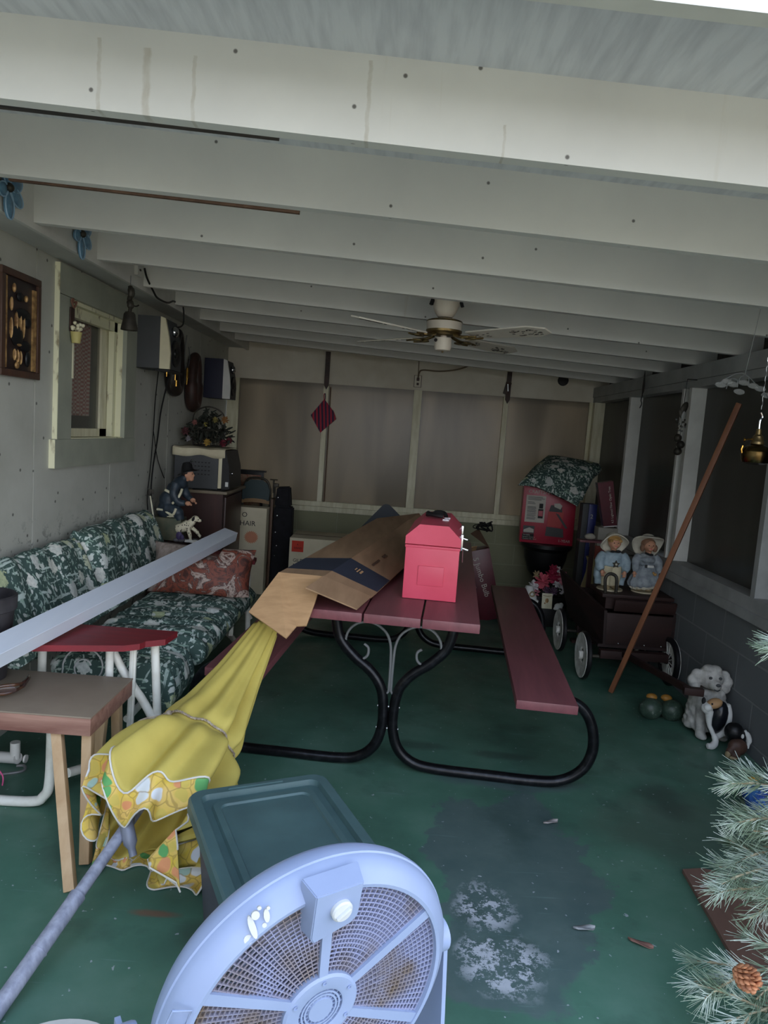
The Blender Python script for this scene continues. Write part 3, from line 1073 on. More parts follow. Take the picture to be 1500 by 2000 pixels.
fp('shroud', MB().lathe([(.2505, -.004), (.252, .004), (.259, .005), (.277, -.008), (.288, -.022), (.2915, -.034), (.2915, -.037), (.2945, -.039), (.2945, -.048), (.290, -.066), (.279, -.084), (.262, -.094), (.260, -.089), (.280, -.062), (.282, -.04), (.272, -.022), (.257, -.010), (.2505, -.012)], 96, closed=True), M['fan'])
gr = MB()
for i in range(19):
    r = 0.085 + i * 0.0092
    gr.lathe([(r + .0013 * math.cos(a), -.006 + .0022 * math.sin(a)) for a in [2 * PI * q / 5 for q in range(5)]], 96, closed=True)
fp('grille_rings', gr, M['fan_dust'], 'fine grille rings with brown dust')
gr = MB()
for i in range(120):
    a = 2 * PI * i / 120
    r0 = 0.075 if i % 2 == 0 else 0.125
    mid = (r0 + 0.251) / 2
    gr.box((mid * math.cos(a), mid * math.sin(a), -0.008), (0.251 - r0, 0.0017, 0.007), (0, 0, a))
fp('grille_spokes', gr, M['fan_dust'])
for i in range(6):
    a = PI / 2 + i * PI / 3
    m = Matrix.Rotation(a, 4, 'Z')
    b = MB()
    b.hexa([m @ Vector(p) for p in ((.06, -.0085, -.008), (.252, -.0105, -.008), (.252, .0105, -.008), (.06, .0085, -.008), (.06, -.0085, .0015), (.252, -.0105, .0015), (.252, .0105, .0015), (.06, .0085, .0015))])
    fp('rib', b, M['fan'])
hub = MB().lathe([(.044, -.008), (.044, .003), (.048, .0045), (.070, .0045), (.075, .001), (.075, -.01)], 48)
for r in (.038, .0315):
    hub.lathe([(r - .0018, -.006), (r - .0018, .002), (r + .0018, .002), (r + .0018, -.006)], 40, closed=True)
hub.lathe([(0, .003), (.024, .003), (.027, -.004), (.027, -.008)], 32)
for i in range(20):
    a = 2 * PI * i / 20
    hub.box((.035 * math.cos(a), .035 * math.sin(a), -0.003), (.022, .0022, .006), (0, 0, a))
for i in range(6):
    a = PI / 3 * i + 0.5
    hub.lathe([(.0028, .002), (.0048, .0065), (.0034, .0065), (.003, .004)], 12, Matrix.Translation((.062 * math.cos(a), .062 * math.sin(a), 0)), closed=True)
fp('hub_cap', hub, M['fan'])
bl = MB()
for i in range(5):
    a0 = 2 * PI * i / 5 + 0.4

    def bfn(u, v, a0=a0):
        r = 0.05 + 0.187 * u
        w = (0.36 + 0.16 * u)
        a = a0 + (v - 0.5) * 2 * w + 0.35 * u
        return (r * math.cos(a), r * math.sin(a), -0.055 - 0.04 * (v - 0.5) * (1.2 - 0.4 * u))
    bl.grid(9, 8, bfn)
o = fp('blade_wheel', bl, M['fan_blade'], 'pale dusty fan blades behind the grille')
solidify(o, 0.003)
fp('motor', MB().lathe([(0, -.07), (.05, -.07), (.058, -.078), (.06, -.105), (.045, -.112), (0, -.114)], 32), M['fan_dust'])
bg = MB()
for i in range(10):
    r = 0.07 + i * 0.02
    bg.lathe([(r + .0016 * math.cos(a), -.092 + .002 * math.sin(a)) for a in [2 * PI * q / 5 for q in range(5)]], 64, closed=True)
for i in range(32):
    a = 2 * PI * i / 32
    bg.box((.155 * math.cos(a), .155 * math.sin(a), -.094), (.21, .003, .004), (0, 0, a))
fp('back_grille', bg, M['fan'])
cbx = MB()
front = [(-.046, .287), (.044, .287), (.043, .212), (.030, .200), (-.040, .184), (-.046, .196)]
back = [(-.056, .294), (.054, .294), (.050, .206), (.034, .196), (-.044, .180), (-.052, .19)]
V0 = [cbx.b.verts.new((x, y, -0.01)) for x, y in back]
V1 = [cbx.b.verts.new((x, y, 0.034 if y > .25 else 0.026)) for x, y in front]
cbx.b.faces.new(V1)
cbx.b.faces.new(V0[::-1])
for i in range(6):
    cbx.b.faces.new((V0[i], V0[(i + 1) % 6], V1[(i + 1) % 6], V1[i]))
bmesh.ops.bevel(cbx.b, geom=list(cbx.b.edges), offset=0.002, segments=2, affect='EDGES')
box_o = fp('control_box', cbx, M['fan'])
dl = MB().lathe([(.0195, 0), (.0195, .010), (.017, .013), (0, .0135)], 32, Matrix.Translation((0.004, .244, .028)))
dl.box((0.004, .244, .043), (.030, .006, .008), (0, 0, .55), bev=.002)
M['dial'] = mat('white_dial_plastic', c(206, 208, 208), .4)
fp('dial', dl, M['dial'], 'white speed dial', parent=box_o)
st = MB()
for i, (dx, dy, w, h, r) in enumerate([(0, 0, .011, .040, .3), (.004, .022, .014, .014, 0), (-.006, -.022, .015, .016, .2), (.024, .014, .010, .022, .1), (.026, .028, .006, .006, 0), (.021, -.004, .008, .008, 0), (.010, .034, .007, .006, 0)]):
    a = math.radians(121)
    q = Matrix.Translation((.278 * math.cos(a) + dx, .278 * math.sin(a) + dy, 0.001)) @ Matrix.Rotation(.42, 4, Vector((-math.sin(a), math.cos(a), 0))) @ Matrix.Rotation(r, 4, 'Z')
    st.lathe([(0, .0012), (1, .0009), (1, -.004), (0, -.004)], 14, q @ Matrix.Diagonal((w / 2, h / 2, 1, 1)))
fp('paint_mark', st, M['dial'], 'white peeled marks on the rim')
sl = MB()
for a in (158,):
    a = math.radians(a)
    q = Matrix.Translation((.280 * math.cos(a), .280 * math.sin(a), .000)) @ Matrix.Rotation(a, 4, 'Z') @ Matrix.Rotation(.35, 4, 'Y')
    sl.tube([q @ Vector(p) for p in ((-.012, -.022, .004), (.016, -.014, .002), (.016, .014, .002), (-.012, .022, .004))], .0022, 6, True)
fp('latch_slot', sl, M['fan'])
for s in (-1, 1):
    sd = MB().lathe([(0, 0), (.034, 0), (.036, .006), (.036, .022), (0, .026)], 28, Matrix.Translation((s * .306, .44, -.08)) @ Matrix.Rotation(s * PI / 2, 4, 'Y'))
    fp('pivot_knob', sd, M['fan'], M4=FS)
sd = MB()
for s in (-1, 1):
    sd.hexa([(s * .322, .45, -.14), (s * .322, .45, -.06), (s * .332, .45, -.06), (s * .332, .45, -.14), (s * .322, .015, -.20), (s * .322, .015, -.03), (s * .332, .015, -.03), (s * .332, .015, -.20)])
    sd.box((s * .327, .012, -.12), (.03, .024, .24), bev=.006)
sd.tube([(-.327, .022, -.2), (.327, .022, -.2)], .02, 14)
sd.tube([(-.327, .022, -.03), (.327, .022, -.03)], .02, 14)
fp('stand', sd, M['fan'], M4=FS)

# ------------------------------------------------------------ storage bin
M['bin_lid'] = mat('dark_teal_lid', c(80, 108, 109), 0.42, 0, col2=c(66, 90, 92), scale=5, detail=7)
M['bin_body'] = mat('grey_plum_tub', c(84, 82, 96), 0.5, 0, col2=c(70, 68, 80), scale=4)


def rrect(w, h, r, z, n=6):
    out = []
    for cx, cy, a0 in ((w / 2 - r, h / 2 - r, 0), (-w / 2 + r, h / 2 - r, 90), (-w / 2 + r, -h / 2 + r, 180), (w / 2 - r, -h / 2 + r, 270)):
        for q in range(n + 1):
            a = math.radians(a0 + 90 * q / n)
            out.append(Vector((cx + r * math.cos(a), cy + r * math.sin(a), z)))
    return out


def loft(mb, rings, cap0=True, cap1=True, mi=0):
    R = [[mb.b.verts.new(p) for p in ring] for ring in rings]
    n = len(R[0])
    fs = []
    for i in range(len(R) - 1):
        for q in range(n):
            fs.append(mb.b.faces.new((R[i][q], R[i][(q + 1) % n], R[i + 1][(q + 1) % n], R[i + 1][q])))
    if cap0:
        fs.append(mb.b.faces.new(R[0][::-1]))
    if cap1:
        fs.append(mb.b.faces.new(R[-1]))
    mb._mat(fs, mi)
    return mb


bn = thing('storage_bin', 'grey plastic storage bin with dark teal lid beside the floor fan', 'storage bin', (-0.215, 1.822, 0), math.radians(25.7), world=False)
part(bn, 'tub', loft(MB(), [rrect(.33, .46, .05, 0), rrect(.335, .465, .05, .01), rrect(.385, .52, .05, .33), rrect(.40, .535, .05, .335), rrect(.40, .535, .05, .37)]), M['bin_body'])
part(bn, 'lid', loft(MB(), [rrect(.428, .615, .05, .362), rrect(.436, .622, .05, .368), rrect(.432, .618, .05, .398), rrect(.420, .606, .045, .405), rrect(.365, .550, .03, .404), rrect(.356, .540, .028, .388), rrect(.315, .490, .03, .387), rrect(.305, .480, .028, .396), rrect(.270, .445, .025, .396), rrect(.262, .437, .022, .390)], cap0=False), M['bin_lid'])
part(bn, 'lid_handle', MB().box((-0.01, .292, .404), (.17, .014, .006), bev=.002), M['bin_lid'])

# pale disc at the lower edge of the picture
ld = MB().lathe([(0, 0), (.15, 0), (.16, .006), (.165, .03), (.172, .034), (.172, .045), (.14, .048), (.13, .04), (0, .04)], 48, Matrix.Translation((-.66, 1.40, 0)))
solo('plastic_lid', 'pale round plastic lid on the floor at the bottom edge beside the umbrella pole', 'lid', ld, M['white'])

# ------------------------------------------------------------ side table with splayed legs
M['laminate'] = mat('taupe_laminate_top', c(142, 128, 112), 0.5, col2=c(128, 114, 100), scale=4)
M['edge_wood'] = wood('worn_brown_edge', c(170, 132, 116), c(122, 82, 72), 'X', 20, 0.6, 0.2)
M['pine'] = wood('bare_pine_leg', c(206, 176, 140), c(184, 150, 112), 'Z', 14, 0.6, 0.1)
sb = thing('side_table', 'small taupe topped side table with splayed bare pine legs', 'side table', (-1.30, 2.49, 0))
part(sb, 'tabletop', MB().span((-1.64, 2.30, 0.474), (-0.952, 2.69, 0.48), bev=.0015), M['laminate'], 'taupe laminate top with a dark smudge')
part(sb, 'edge_band', MB().span((-1.638, 2.302, 0.412), (-0.954, 2.688, 0.474), bev=.002), M['edge_wood'], 'worn brown wooden edge')
for a, b, w in (((-1.087, 2.345, .415), (-.915, 2.09, .001), .034), ((-.985, 2.36, .415), (-.930, 2.235, .001), .034), ((-1.02, 2.58, .415), (-1.060, 2.60, .001), .034), ((-1.0, 2.65, .415), (-1.035, 2.78, .001), .034), ((-1.56, 2.345, .415), (-1.66, 2.10, .001), .034), ((-1.58, 2.62, .415), (-1.60, 2.78, .001), .034)):
    part(sb, 'leg', MB().bar(a, b, w, w, bev=.003, up=(1, 0, 0)), M['pine'])

# dark planter and sunglasses on it
k = Nodes('dark_mottled_glaze')
k.color(k.ramp(k.noise(k.coords(), 9, 5), [(0.35, c(40, 38, 42)), (0.7, c(66, 64, 66))]))
M['glaze'] = k.pr(0.45)
solo('planter_pot', 'dark brown planter pot on the side table at the left edge', 'planter', MB().lathe([(0, 0), (.085, 0), (.110, .26), (.118, .265), (.120, .315), (.114, .32), (.112, .30), (.08, .03), (0, .03)], 36, Matrix.Translation((-1.487, 2.582, 0.481))), M['glaze'])
sg = thing('sunglasses', 'brown wraparound sunglasses lying on the side table', 'sunglasses', (-1.32, 2.46, 0.481))
M['tortoise'] = mat('dark_tortoise_frame', c(40, 30, 30), 0.2, col2=c(84, 54, 34), scale=40)
k = Nodes('smoky_brown_lens')
k.color(c(70, 54, 50))
k.pr(0.08)
k.p.inputs['Alpha'].default_value = 0.85
M['lens'] = k.m
part(sg, 'front_frame', MB().tube([(-1.43, 2.395, .492), (-1.385, 2.378, .492), (-1.345, 2.385, .505), (-1.305, 2.40, .497), (-1.275, 2.425, .503), (-1.265, 2.46, .507)], .006, 8, smooth=5).tube([(-1.43, 2.392, .522), (-1.385, 2.376, .526), (-1.345, 2.387, .52), (-1.305, 2.402, .526), (-1.275, 2.428, .524), (-1.265, 2.46, .518)], .006, 8, smooth=5), M['tortoise'])
part(sg, 'temple', MB().tube([(-1.265, 2.455, .512), (-1.275, 2.51, .515), (-1.30, 2.57, .505)], [.010, .008, .005], 8, smooth=5), M['tortoise'])
part(sg, 'temple', MB().tube([(-1.43, 2.395, .507), (-1.425, 2.36, .507), (-1.40, 2.33, .50)], [.010, .008, .005], 8, smooth=5), M['tortoise'])
part(sg, 'hinge_plate', MB().box((-1.2665, 2.468, .513), (.006, .022, .012), bev=.001), M['brass'], 'amber hinge plate')
for q in ((-1.388, 2.381, -.1), (-1.298, 2.407, .42)):
    part(sg, 'lens', MB().ball((q[0], q[1], .509), (.034, .005, .017), 14, (0, 0, q[2])), M['lens'])

# ------------------------------------------------------------ glider sofa
k = Nodes('green_floral_cotton')
co0 = k.coords()
wv = k.noise(co0, 3.0, 2, 0.5)
mpw = k.n('ShaderNodeVectorMath', operation='ADD')
k.l(co0, mpw.inputs[0])
cmb = k.n('ShaderNodeCombineXYZ')
for i in range(3):
    k.l(k.math('MULTIPLY', k.math('SUBTRACT', wv, 0.5), 0.16), cmb.inputs[i])
k.l(cmb.outputs[0], mpw.inputs[1])
cw = mpw.outputs[0]


def mapped(src, sc, rot):
    mp = k.n('ShaderNodeMapping')
    mp.inputs['Scale'].default_value = sc
    mp.inputs['Rotation'].default_value = rot
    k.l(src, mp.inputs[0])
    return mp.outputs[0]


green = k.ramp(k.noise(co0, 4, 3), [(0.3, c(64, 84, 80)), (0.7, c(74, 96, 90))])
col = green
# leaf and stem strokes in two directions
for sc, rot, s0, th_, tone in (((1, 1, 0.12), (0.75, 0.1, 0.5), 58, 0.60, c(168, 186, 178)), ((1, 0.12, 1), (0.5, 0.6, -0.5), 52, 0.61, c(190, 204, 198)), ((0.14, 1, 1), (0.2, -0.7, 0.4), 62, 0.62, c(150, 174, 160))):
    f = k.noise(mapped(cw, sc, rot), s0, 2, 0.4)
    col = k.mix(k.step(f, th_, th_ + 0.03), col, tone)
# blossoms: scalloped white blotches
vf = k.voro(cw, 9.0, 'F1', 0.9)
pet = k.noise(co0, 45, 2, 0.5)
dd = k.math('ADD', vf.outputs['Distance'], k.math('MULTIPLY', k.math('SUBTRACT', pet, 0.5), 0.5))
fl = k.ramp(dd, [(0.37, (1, 1, 1, 1)), (0.39, (0, 0, 0, 1))])
vcs = k.n('ShaderNodeSeparateColor')
k.l(vf.outputs['Color'], vcs.inputs[0])
on = k.step(vcs.outputs[0], 0.38, 0.40)
tint = k.ramp(vcs.outputs[1], [(0.0, c(208, 214, 212)), (0.6, c(226, 226, 218)), (0.85, c(190, 200, 160))])
shade = k.ramp(k.noise(co0, 60, 3), [(0.35, (0.72, 0.74, 0.74, 1)), (0.6, (1, 1, 1, 1))])
ml = k.n('ShaderNodeMix', data_type='RGBA', blend_type='MULTIPLY')
ml.inputs[0].default_value = 1
k.l(tint, ml.inputs[6])
k.l(shade, ml.inputs[7])
col = k.mix(k.math('MULTIPLY', fl, on), col, ml.outputs[2])
vs_ = k.voro(cw, 24, 'F1', 1.0)
sd2 = k.math('ADD', vs_.outputs['Distance'], k.math('MULTIPLY', k.math('SUBTRACT', pet, 0.5), 0.4))
vcs2 = k.n('ShaderNodeSeparateColor')
k.l(vs_.outputs['Color'], vcs2.inputs[0])
col = k.mix(k.math('MULTIPLY', k.ramp(sd2, [(0.30, (1, 1, 1, 1)), (0.35, (0, 0, 0, 1))]), k.step(vcs2.outputs[0], 0.62, 0.64)), col, c(204, 210, 204))
k.color(col)
k.bump(k.noise(co0, 14, 3), 0.15, 0.01)
M['floral'] = k.pr(0.85, 0, 0.2)

gl = thing('glider_sofa', 'white tube glider sofa with red wooden armrests along the left wall', 'sofa', (-1.25, 3.7, 0))
W_ = M['white_metal']


def arm_frame(y, near):
    s = 1 if near else -1
    part(gl, 'arm_tube', MB().tube([(-1.375, y, .40), (-1.37, y, .545), (-1.34, y, .575), (-1.15, y, .575), (-1.10, y, .56), (-1.03, y, .44), (-.95, y, .33), (-.88, y, .20)], .017, 12, smooth=5), W_)
    part(gl, 'arm_post', MB().tube([(-1.078, y - s * .05, .585), (-1.078, y - s * .05, .30)], .016, 12), W_)
    part(gl, 'arm_post', MB().tube([(-.915, y, .588), (-.885, y + s * .02, .05)], .017, 12).box((-.93, y, .58), (.07, .022, .018)), W_)
    h = MB().bar((-.99, y - s * .03, .588), (-1.005, y - s * .005, .075), .026, .010, up=(0, 1, 0))
    h.bar((-.99, y - s * .038, .588), (-1.005, y - s * .013, .075), .010, .008, up=(0, 1, 0))
    part(gl, 'hanger_bar', h, W_)
    sc = MB()
    for cx, flip in ((-1.19, 1),):
        q = []
        for i in range(40):
            t = i / 39
            a = PI * 1.05 - t * 2 * PI * 1.45
            r = 0.095 * (1 - 0.75 * t)
            q.append((cx + flip * (r * math.cos(a)), y - s * .012, .475 - .01 + r * math.sin(a)))
        q = [(cx + flip * -.10, y - s * .012, .37)] + q
        sc.tube(q, .0035, 6)
    part(gl, 'scrollwork', sc, M['grey_trim'])
    # base loop on the floor
    yb = y - s * .27
    if near:
        part(gl, 'base_tube', MB().tube([(-1.66, yb, .02), (-1.30, yb, .02), (-1.225, yb, .05), (-1.205, yb, .12), (-1.205, yb + s * .01, .33), (-1.215, yb + s * .05, .37)], .019, 12, smooth=5), W_)


arm_frame(2.82, True)
arm_frame(4.66, False)
armp = [(-1.385, 2.57), (-.985, 2.665), (-.935, 2.70), (-.925, 2.735), (-.86, 2.78), (-.848, 2.90), (-1.385, 2.90)]
part(gl, 'armrest', MB().prism([(x, y) for x, y in armp], .024, Matrix.Translation((0, 0, .592))), M['red_arm'], 'red wooden armrest')
part(gl, 'armrest', MB().prism([(x, 7.45 - y) for x, y in armp][::-1], .024, Matrix.Translation((0, 0, .592))), M['red_arm'], 'red wooden armrest')
part(gl, 'seat_rail', MB().tube([(-1.02, 2.82, .255), (-1.02, 4.66, .255)], .015, 10), W_)
part(gl, 'seat_rail', MB().tube([(-1.45, 2.82, .30), (-1.45, 4.66, .30)], .015, 10), W_)
part(gl, 'back_rail', MB().tube([(-1.676, 2.60, .60), (-1.676, 4.70, .60)], .012, 10), W_)
part(gl, 'back_rail', MB().span((-1.690, 2.60, .72), (-1.672, 4.70, .80), bev=.003), M['red_arm'], 'red wooden back rail')
part(gl, 'floor_rail', MB().tube([(-1.16, 2.60, .12), (-.95, 3.15, .05), (-.92, 4.4, .05), (-1.1, 4.85, .06)], .018, 12, smooth=6).tube([(-.885, 2.84, .06), (-.80, 3.1, .03), (-.80, 4.4, .03), (-.885, 4.64, .06)], .016, 12, smooth=6), W_)

# cushions: folded pads with soft edges
def pad(name, label, y0, y1, sect, tufts=2, group='floral glider cushions', puff=0.02, seed=0):
    rnd = random.Random(seed)
    S = spline([Vector((x, 0, z)) for x, z in sect], 8, closed=True)
    N = len(S)
    cx = sum(p.x for p in S) / N
    cz = sum(p.z for p in S) / N

    def f(u, v):
        p = S[int(round(u * N)) % N]
        e = 1 - abs(2 * v - 1)
        shrink = 1 - 0.55 * max(0, 1 - e / 0.09) ** 2
        tuft = 1 - puff * 3.5 * (math.cos(PI * 2 * (v * tufts)) * 0.5 + 0.5) ** 6 * (0.3 + 0.7 * (1 if 0.1 < v < 0.9 else 0))
        wob = 0.006 * math.sin(v * 23 + u * 9 + seed) + 0.004 * math.sin(v * 41 + u * 17)
        # local thickness squeeze toward the section's spine
        k0 = S[(N - int(round(u * N))) % N]
        mx, mz = (p.x + k0.x) / 2, (p.z + k0.z) / 2
        return (mx + (p.x - mx) * shrink * tuft + wob * 0.5, y0 + (y1 - y0) * v, mz + (p.z - mz) * shrink * tuft + wob)
    mb = MB().grid(N, 44, f, cu=True)
    # close the ends
    mb.b.verts.ensure_lookup_table()
    for j in (0, 43):
        try:
            mb.b.faces.new([mb.b.verts[i * 44 + j] for i in range(N)])
        except Exception:
            pass
    return solo(name, label, 'cushion', mb, M['floral'], group, smooth=60)


seat = [(-1.385, .43), (-1.37, .345), (-1.1, .335), (-.93, .325), (-.855, .335), (-.825, .395), (-.86, .45), (-.95, .475), (-1.15, .47), (-1.36, .465)]
seat_near = [(-1.385, .42), (-1.37, .345), (-1.1, .33), (-.99, .28), (-.92, .235), (-.872, .28), (-.872, .37), (-.92, .435), (-1.1, .455), (-1.36, .455)]
backs = [(-1.42, .47), (-1.50, .435), (-1.57, .50), (-1.635, .66), (-1.655, .80), (-1.62, .855), (-1.56, .835), (-1.50, .72), (-1.44, .58), (-1.40, .50)]
backs_far = [(-1.42, .47), (-1.50, .435), (-1.57, .50), (-1.635, .68), (-1.655, .83), (-1.61, .885), (-1.53, .86), (-1.47, .74), (-1.42, .58), (-1.39, .50)]
pad('seat_cushion', 'green floral seat cushion drooping at the near end of the glider', 2.93, 3.275, seat_near, 1, seed=1)
pad('seat_cushion', 'middle green floral seat cushion on the glider', 3.285, 3.795, seat, 1, seed=2)
pad('seat_cushion', 'green floral seat cushion under the throw pillow at the far end', 3.805, 4.56, seat, 2, seed=3)
pad('back_cushion', 'green floral back cushion at the near end of the glider', 2.72, 3.60, backs, 2, seed=4)
pad('back_cushion', 'taller green floral back cushion behind the throw pillow', 3.615, 4.62, backs_far, 2, seed=5)


def pillow(mb, w, h, t, m, mi=0, corner=0.06, nu=26, nv=26):
    def prof(u, v):
        a, b = 2 * u - 1, 2 * v - 1
        e = max(0, (1 - abs(a) ** 2.6)) ** 0.5 * max(0, (1 - abs(b) ** 2.6)) ** 0.5
        # pinched sides between pointed corners
        x = a * (1 - corner * (1 - b * b)) * w / 2
        y = b * (1 - corner * (1 - a * a)) * h / 2
        return x, y, e
    for s in (1, -1):
        def f(u, v, s=s):
            x, y, e = prof(u, v)
            return m @ Vector((x, y, s * (t / 2) * e + 0.003 * s + 0.004 * math.sin(9 * u + 3 * s) * e))
        mb.grid(nu, nv, f, mi)
    bmesh.ops.remove_doubles(mb.b, verts=mb.b.verts, dist=0.0065)
    return mb


k = Nodes('autumn_print_cotton')
co = k.coords()
f1 = k.noise(k.coords((1, 1, 1.2)), 9, 7, 0.65, 1.4)
f2 = k.noise(co, 3.2, 3, 0.5)
leaf = k.ramp(f1, [(0.30, c(46, 32, 30)), (0.40, c(96, 54, 46)), (0.46, c(142, 76, 58)), (0.51, c(70, 44, 40)), (0.58, c(196, 176, 164)), (0.64, c(104, 58, 48)), (0.72, c(60, 44, 40))])
fur = k.ramp(k.noise(k.coords((5, 5, 1)), 10, 5), [(0.3, c(122, 108, 100)), (0.7, c(168, 154, 146))])
sxx = k.n('ShaderNodeSeparateXYZ')
k.l(co, sxx.inputs[0])
edge = k.math('ADD', k.math('MULTIPLY', sxx.outputs['X'], -4.2), k.math('MULTIPLY', sxx.outputs['Z'], 4.0))
k.color(k.mix(k.step(k.math('MULTIPLY', k.math('ADD', edge, k.math('MULTIPLY', f2, 0.8)), 0.3), 0.42, 0.47), leaf, fur))
M['autumn'] = k.pr(0.55, 0, 0.4)
pm = frame((-1.085, 4.16, .605), (1, .05, -.03), z=(0.05, -1, .42))
pl_ = pillow(MB(), .60, .32, .16, pm)
for v in pl_.b.verts:
    t = (v.co.y - 1.95) / 2.67
    xc = -1.325 + .34 * t
    if -.11 < v.co.x - xc < .05:
        v.co.z = min(v.co.z, .650 + .133 * t - .068)
    v.co.z = max(v.co.z, .482)
solo('throw_pillow', 'rust and brown printed throw pillow leaning on the glider seat', 'pillow', pl_, M['autumn'], smooth=70)

# white metal channel lying across the sofa arm
k = Nodes('pale_blue_white_aluminium')
k.color(k.ramp(k.noise(k.coords((2, 0.2, 2)), 4, 3), [(0.3, c(226, 232, 242)), (0.7, c(212, 220, 234))]))
M['alu'] = k.pr(0.35, 0, 0.5)
ab = MB()
a0, a1 = Vector((-1.325, 1.95, .647)), Vector((-.985, 4.62, .780))
d = (a1 - a0).normalized()
for off, hgt in (((-.084, 0.0, .026), 0), ((-.010, 0.0, -.052), 0)):
    w = Vector(off)
    ab.sheet([a0, a1, a1 + w, a0 + w], .003)
ab.sheet([a0 + Vector((-.084, 0, .026)), a1 + Vector((-.084, 0, .026)), a1 + Vector((-.086, 0, .016)), a0 + Vector((-.086, 0, .016))], .003)
ab.sheet([a0 + Vector((-.010, 0, -.052)), a1 + Vector((-.010, 0, -.052)), a1 + Vector((-.020, 0, -.054)), a0 + Vector((-.020, 0, -.054))], .003)
ab.tube([a0, a1], .003, 8)
solo('metal_channel', 'long pale blue-white metal channel lying diagonally over the glider', 'metal channel', ab, M['alu'], smooth=0)

# odds and ends under the side table
solo('pvc_pipe', 'short white plastic pipe elbow under the side table', 'pipe', MB().tube([(-1.58, 2.86, .03), (-1.50, 2.86, .03), (-1.485, 2.855, .032)], .023, 16).tube([(-1.50, 2.86, .03), (-1.50, 2.86, .10)], .020, 16).tube([(-1.46, 2.86, .03), (-1.452, 2.86, .03)], .017, 16), M['white'])
M['pink'] = mat('pink_cord', c(226, 96, 150), 0.6)
solo('pink_cord', 'thin pink cord hanging by the glider base under the side table', 'cord', MB().tube([(-1.56, 2.72, .10), (-1.50, 2.70, .075), (-1.46, 2.69, .04), (-1.455, 2.68, .004)], .003, 6, smooth=5), M['pink'])
solo('wire_hook', 'thin grey metal hook lying under the side table', 'hook', MB().tube([(-1.60, 2.72, .012), (-1.48, 2.76, .012), (-1.43, 2.79, .014), (-1.44, 2.82, .02), (-1.47, 2.815, .02)], .006, 8, smooth=5), M['grey_iron'])
# ------------------------------------------------------------ on the left wall
pq = thing('wall_plaque', 'brown framed wall plaque mounted with small dark metal tools and gold pieces', 'plaque', (XL, 3.19, 1.635))
M['plaque_frame'] = wood('plaque_frame_wood', c(90, 64, 50), c(58, 42, 38), 'Z', 14, 0.35)
M['plaque_back'] = mat('dark_plaque_panel', c(48, 38, 38), 0.35)
M['gold'] = mat('gold_inlay', c(196, 158, 104), 0.45, 0.3, col2=c(120, 88, 56), scale=30)
part(pq, 'backboard', MB().span((XL + .001, 3.03, 1.635), (XL + .022, 3.345, 2.065), bev=.002), M['plaque_back'])
f = MB()
for lo, hi in (((3.02, 1.625), (3.35, 1.655)), ((3.02, 2.045), (3.35, 2.075)), ((3.02, 1.655), (3.05, 2.045)), ((3.322, 1.655), (3.35, 2.045))):
    f.span((XL + .001, lo[0], lo[1]), (XL + .034, hi[0], hi[1]), bev=.003)
part(pq, 'frame', f, M['plaque_frame'])
part(pq, 'gold_strip', MB().span((XL + .022, 3.055, 1.66), (XL + .03, 3.068, 2.04)), M['gold'])
part(pq, 'gold_strip', MB().span((XL + .022, 3.285, 1.66), (XL + .03, 3.315, 2.02)), M['gold'])
rnd = random.Random(4)
for (y, z, w, h, gold) in ((3.12, 2.00, .016, .04, 1), (3.10, 1.93, .014, .06, 1), (3.17, 1.97, .05, .04, 0), (3.22, 1.97, .016, .03, 1), (3.20, 1.90, .13, .05, 0), (3.14, 1.86, .004, .09, 1), (3.17, 1.86, .004, .10, 1), (3.20, 1.85, .004, .11, 1), (3.24, 1.87, .05, .05, 0), (3.10, 1.83, .006, .09, 1), (3.15, 1.80, .10, .09, 0), (3.22, 1.765, .10, .05, 0), (3.16, 1.765, .05, .014, 1), (3.13, 1.72, .006, .05, 1), (3.155, 1.715, .006, .06, 1), (3.18, 1.71, .006, .06, 1), (3.24, 1.71, .04, .07, 0), (3.15, 1.675, .03, .03, 1)):
    part(pq, 'gold_tool' if gold else 'dark_tool', MB().ball((XL + .03, y, z), (.009, w / 2, h / 2), 10), M['gold'] if gold else M['black'])

M['blue'] = mat('blue_enamel_petal', c(104, 148, 176), 0.35, 0.1, col2=c(70, 108, 138), scale=22)
M['blue_light'] = mat('pale_blue_rim', c(150, 184, 210), 0.4)
for y0, lab in ((2.72, 'blue metal flower ornament on the eave board, at the left edge of the photo'), (3.335, 'blue metal flower ornament on the eave board above the window casing')):
    bf = thing('wall_flower', lab, 'ornament', (XF, y0, 2.30), group='blue metal flowers on the eave board')
    for a, ln, w in ((-2.75, .062, .026), (-1.45, .092, .030), (-.35, .088, .030), (.45, .085, .028), (1.9, .06, .026)):
        dy, dz = math.cos(a), math.sin(a)
        cy, cz = y0 + dy * ln * .66, 2.292 + dz * ln * .66
        pm = frame((XF + .014, cy, cz), (0, dy, dz), z=(1, 0, 0))
        b = MB().ball((0, 0, 0), (ln * .55, w, .010), 14)
        bmesh.ops.transform(b.b, matrix=pm, verts=b.b.verts)
        pt_ = part(bf, 'petal', b, M['blue'])
        rim = MB().tube([pm @ Vector((ln * .54 * math.cos(q), w * .97 * math.sin(q), .006)) for q in [2 * PI * i / 24 for i in range(24)]], .0028, 6, True)
        part(pt_, 'petal_rim', rim, M['blue_light'])
    part(bf, 'centre', MB().ball((XF + .022, y0, 2.292), .017, 12), M['dark_iron'])

